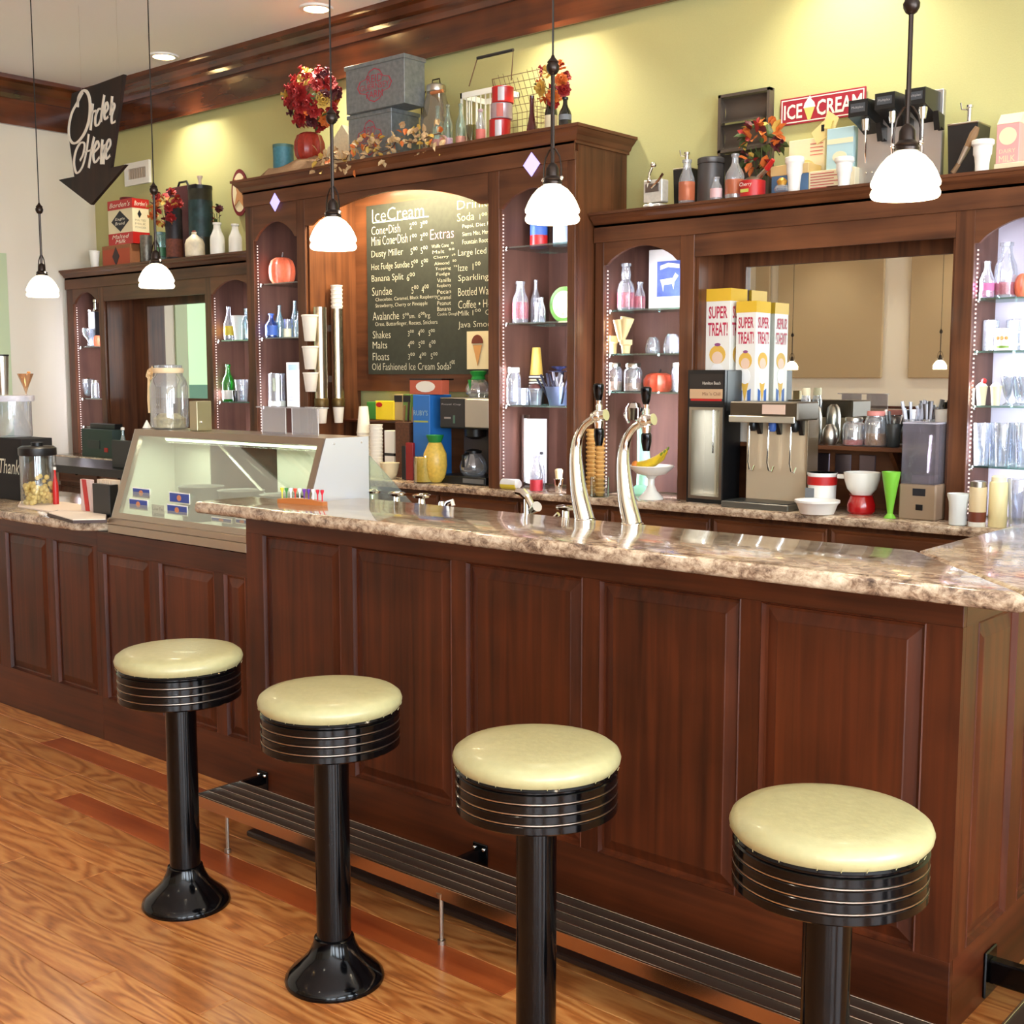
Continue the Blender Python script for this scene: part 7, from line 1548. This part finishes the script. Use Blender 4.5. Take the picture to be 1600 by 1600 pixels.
t, r_, h_ = ct_v('syrup_jar', 'jar', 'jar of cream and brown syrup layers beside the white pitcher', 1527, 4.99, 751, 26, [('brown_layer', [(1, .10), (1, .32)], mat('caramel_brown', (120, 60, 40), .4)), ('cream_layer', [(.99, .32), (.99, .86)], mat('cream_syrup', (226, 204, 160), .4)), ('base', [(1, 0), (1, .10)], MILK), ('lid', [(.9, .86), (.9, .98), (.6, 1)], STEEL)])
ct_v('squeeze_bottle', 'bottle', 'pale yellow squeeze bottle, cylindrical, at the right edge of the counter', 1559, 5.02, 743, 28, [('body', [(.96, 0), (1, .03), (1, .85), (.9, .88)], mat('pale_yellow_plastic', (240, 226, 170), .4)), ('cap', [(.8, .88), (.8, .97), (.6, 1)], mat('cap_cream', (246, 238, 200), .4))])
ct_v('clear_pitcher', 'pitcher', 'clear glass pitcher of ice at the far right of the back counter', 1590, 5.05, 748, 34, [('body', TUMB, GLASSW)])
# ================================================================ LEFT COUNTER AREA AND CASE TOP
ZC1 = 1.306
t, r_, h_ = vess('glass_canister', 'jar', 'big ribbed glass tip jar with a cream bow on the display case', 265, 2.925, ZC1, 571, 58, [('jar_body', [(.85, 0), (.98, .03), (1, .1), (1, .66), (.9, .78), (.75, .84), (.72, .9)], glass('jar_glass', (236, 238, 236), .14, .03, .10)), ('rim_ring', [(.76, .88), (.80, .9), (.80, .95), (.74, .96)], mat('ring_cream', (224, 200, 160), .5), {'caps': False}), ('lid', [(.70, .93), (.72, 1), (.3, 1.01), (1e-3, 1.01)], GLASSW), ('bills', [(.8, .02), (.85, .16), (.5, .24), (.2, .2), (1e-3, .18)], mat('bank_notes', (196, 184, 140), .8, bump=.8, bscale=40, var=.3))], n=32)
BOWM = mat('bow_ribbon', (224, 196, 150), .7); bw = petal_mesh('bow', 5, .035, BOWM, .5, 2); inst('bow', bw, t, (-r_ * .75, -.04, h_ * .86), (1.2, -.6, 0), 1.1); obj('ribbon_tail', MB().tube([(-r_ * .85, -.05, h_ * .83), (-r_ * .95, -.05, h_ * .45), (-r_ * .9, -.05, h_ * .25)], .006, 6), BOWM, t)
t, W_, D_, H_ = bx('napkin_dispenser', 'dispenser', 'small steel napkin dispenser right of the bow-tied jar', 296, 308, 331, 2.86, ZC1, 627, mat('satin_metal', (176, 168, 140), .3, .9), dmax=.12)
obj('round_button', MB().sphere((W_ + .001, D_ * .25, H_ * .3), .006, 10, 6), CHROME, t)
t = thing('acrylic_stand', 'stand', 'clear acrylic sign stand on the display case top, two panels', (xat(409, 2.93, 1.4), 2.93, ZC1)); ac = glass('acrylic', (220, 220, 230), .12, .03, .10); k = mpp(-3.7, 2.93); hh = zat(636, -3.9, 2.93) - ZC1
w1 = xat(446, 2.93, 1.4) - xat(409, 2.93, 1.4); w2 = xat(456, 2.93, 1.4) - xat(409, 2.93, 1.4); w3 = xat(497, 2.93, 1.4) - xat(409, 2.93, 1.4)
obj('panel', MB().box(0, w1, 0, .004, 0, hh), ac, t); obj('panel', MB().box(w2, w3, 0, .004, 0, hh), ac, t); obj('top_shelf', MB().box(-.01, w3 + .002, -.02, .05, hh, hh + .005), ac, t)
for a in (0, w1, w2, w3): obj('edge', MB().box(a - .001, a + .001, -.001, .0, 0, hh), mat('acrylic_edge', (220, 214, 214), .3), t)
vess('small_candle', 'candle', 'white cone-shaped marker at the left of the tip jar', 229, 2.9, ZC1, 656, 14, [('cone', [(1, 0), (.1, .95), (1e-3, 1)], WHITE)])
# behind: register area
t, W_, D_, H_ = bx('cash_register', 'register', 'dark green and black register on the back counter at left', 128, 176, 196, 4.98, CT, 672, mat('register_green', (44, 62, 56), .5), dmax=.2)
obj('display', MB().cbox(W_ * .1, W_ * .9, .05, .12, H_, H_ + .04, .004), BLACKP, t); obj('keys', MB().box(W_ * .2, W_ * .6, -.004, 0, H_ * .3, H_ * .6), CHARC, t); obj('red_key', MB().box(W_ * .75, W_ * .85, -.005, 0, H_ * .2, H_ * .35), RED, t)
bottle('small yellow-green juice bottle behind the case edge', 193, 4.4, .95, 668, 12, GAQUA, BOTTLE, WHITE, (.1, .5, mat('juice_yellow', (190, 190, 70), .5)))
solo('prep_table', 'table', 'dark steel prep table behind the register area', MB().box(-8.4, -6.6, 4.1, 4.55, .90, .949).box(-8.38, -8.33, 4.12, 4.17, 0, .90).box(-6.67, -6.62, 4.12, 4.17, 0, .9).box(-8.38, -8.33, 4.48, 4.53, 0, .90).box(-6.67, -6.62, 4.48, 4.53, 0, .9), mat('dark_steel', (44, 42, 42), .35, .6))
t, W_, D_, H_ = bx('black_machine', 'machine', 'low black machine on the prep table behind the case', 175, 215, 222, 4.2, .95, 690, BLACKP, dmax=.25)
# order counter objects
ZO = .926
t, W_, D_, H_ = bx('black_box', 'box', 'matte black box with chalk writing at the left edge', -26, 36, 36, 2.9, ZO, 686, mat('matte_black', (20, 18, 18), .8), dmin=.16)
text(t, 'Thank', CH, W_ * .45, W_ * .95, H_ * .42, H_ * .66, at=-.0015, shear=.3); H1 = H_
# glass biscuit jar on the black box
t, r_, h_ = vess('glass_container', 'container', 'clear straight-sided container with marbled lid on the black box', 20, 2.99, ZO + H1 + .001, 618, 62, [('body', [(.9, 0), (.92, .02), (.92, .86)], GLASSW), ('lid', [(1.05, .86), (1.08, .9), (1.08, 1), (1e-3, 1.01)], mat('marble_lid', (206, 206, 216), .4, var=.15, bscale=30))], n=28)
hz = ZO + H1 + .001 + h_ * 1.012
vess('steel_tumbler', 'cup', 'steel shaker tumbler with a black rim, at the left frame edge', 4, 2.97, hz, 554, 22, [('body', [(.7, 0), (.98, .97)], STEEL), ('rim', [(1, .96), (1.03, 1), (.98, 1)], BLACKP, {'caps': False})])
t, r_, h_ = vess('martini_glass', 'glass', 'tiny cone glass with peach rim standing on the marbled lid', 40, 3.0, hz, 582, 26, [('bowl', [(.1, 0), (.08, .1), (.3, .35), (.95, .95), (.9, .95), (.25, .38), (1e-3, .3)], glass('peach_glass', (236, 214, 190), .12, .05, .2, (226, 190, 150)))]); obj('fruit_slice', MB().sphere((r_ * .85, 0, h_), .009, 10, 6, .6), mat('orange_slice', (232, 150, 80), .5), t)
t, r_, h_ = vess('snack_jar', 'jar', 'clear jar with a black knobbed lid half full of yellow snacks', 61, 2.86, ZO, 694, 54, [('jar_body', [(.96, 0), (1, .02), (1, .86)], GLASS), ('lid', [(1.03, .82), (1.05, .84), (1.05, .94), (.9, .97), (1e-3, .975)], BLACKP), ('lid_knob', [(.32, .96), (.34, 1.03), (1e-3, 1.04)], BLACKP)], n=30)
m = MB(); rnd = random.Random(31)
for i in range(90):
    a = rnd.uniform(0, 6.28); q = r_ * .78 * math.sqrt(rnd.random()); zz = .012 + rnd.random() * h_ * (.36 + .12 * math.cos(a)); m.sphere((q * math.cos(a), q * math.sin(a), zz), rnd.uniform(.009, .014), 7, 5)
o = obj('snacks', m, mat('yellow_snack', (232, 200, 120), .7, var=.1), t); o['kind'] = 'stuff'
bottle('little red sauce bottle with white cap beside the snack jar', 87, 2.90, ZO, 730, 9, RED, BOTTLE, WHITE)
t, W_, D_, H_ = bx('sugar_caddy', 'caddy', 'black caddy of sugar packets at the display case corner', 145, 172, 186, 2.78, ZO, 758, BLACKP, dmax=.10)
for i in range(7): obj('packet', MB().box(W_ * (.05 + .13 * i), W_ * (.05 + .13 * i) + .012, .02, .06, H_ * .8, H_ * 1.12), mat('packet_cream', (226, 206, 180), .6), t)
t, W_, D_, H_ = bx('straw_cup', 'holder', 'red and white striped holder with packets left of the black caddy', 126, 142, 146, 2.84, ZO, 750, mat('holder_pink', (214, 190, 184), .5), dmax=.05); obj('red_swirl', MB().prism([(W_ * .2, H_), (W_ * .6, H_), (W_ * .9, 0), (W_ * .5, 0)], -.002, 0, 'y'), RED, t)
def flat(name, cat, label, pts, z0_, z1_, m, covers=None):
    q = [onz(u, v, z0_)[:2] for u, v in pts]; return solo(name, cat, label, MB().prism(q, z0_, z1_, 'z'), m)
flat('paper_sheets', 'paper', 'cream papers lying flat behind the booklet', [(28, 792), (32, 785), (100, 786), (142, 792), (143, 803), (80, 801)], ZO, ZO + .006, mat('paper_cream', (232, 214, 196), .7))
bk = flat('booklet', 'book', 'white and dark-edged booklet at the clipped counter corner', [(74, 806), (90, 801), (168, 806), (167, 817), (114, 818)], ZO, ZO + .012, mat('book_dark', (60, 40, 36), .5)); 
q = [onz(u, v, ZO + .012)[:2] for u, v in ((76, 802), (92, 798), (166, 803), (165, 812), (114, 813))]; o = obj('cover', MB().prism(q, ZO + .0121, ZO + .015, 'z'), mat('book_cover', (236, 222, 206), .6), bk)
flush_texts()
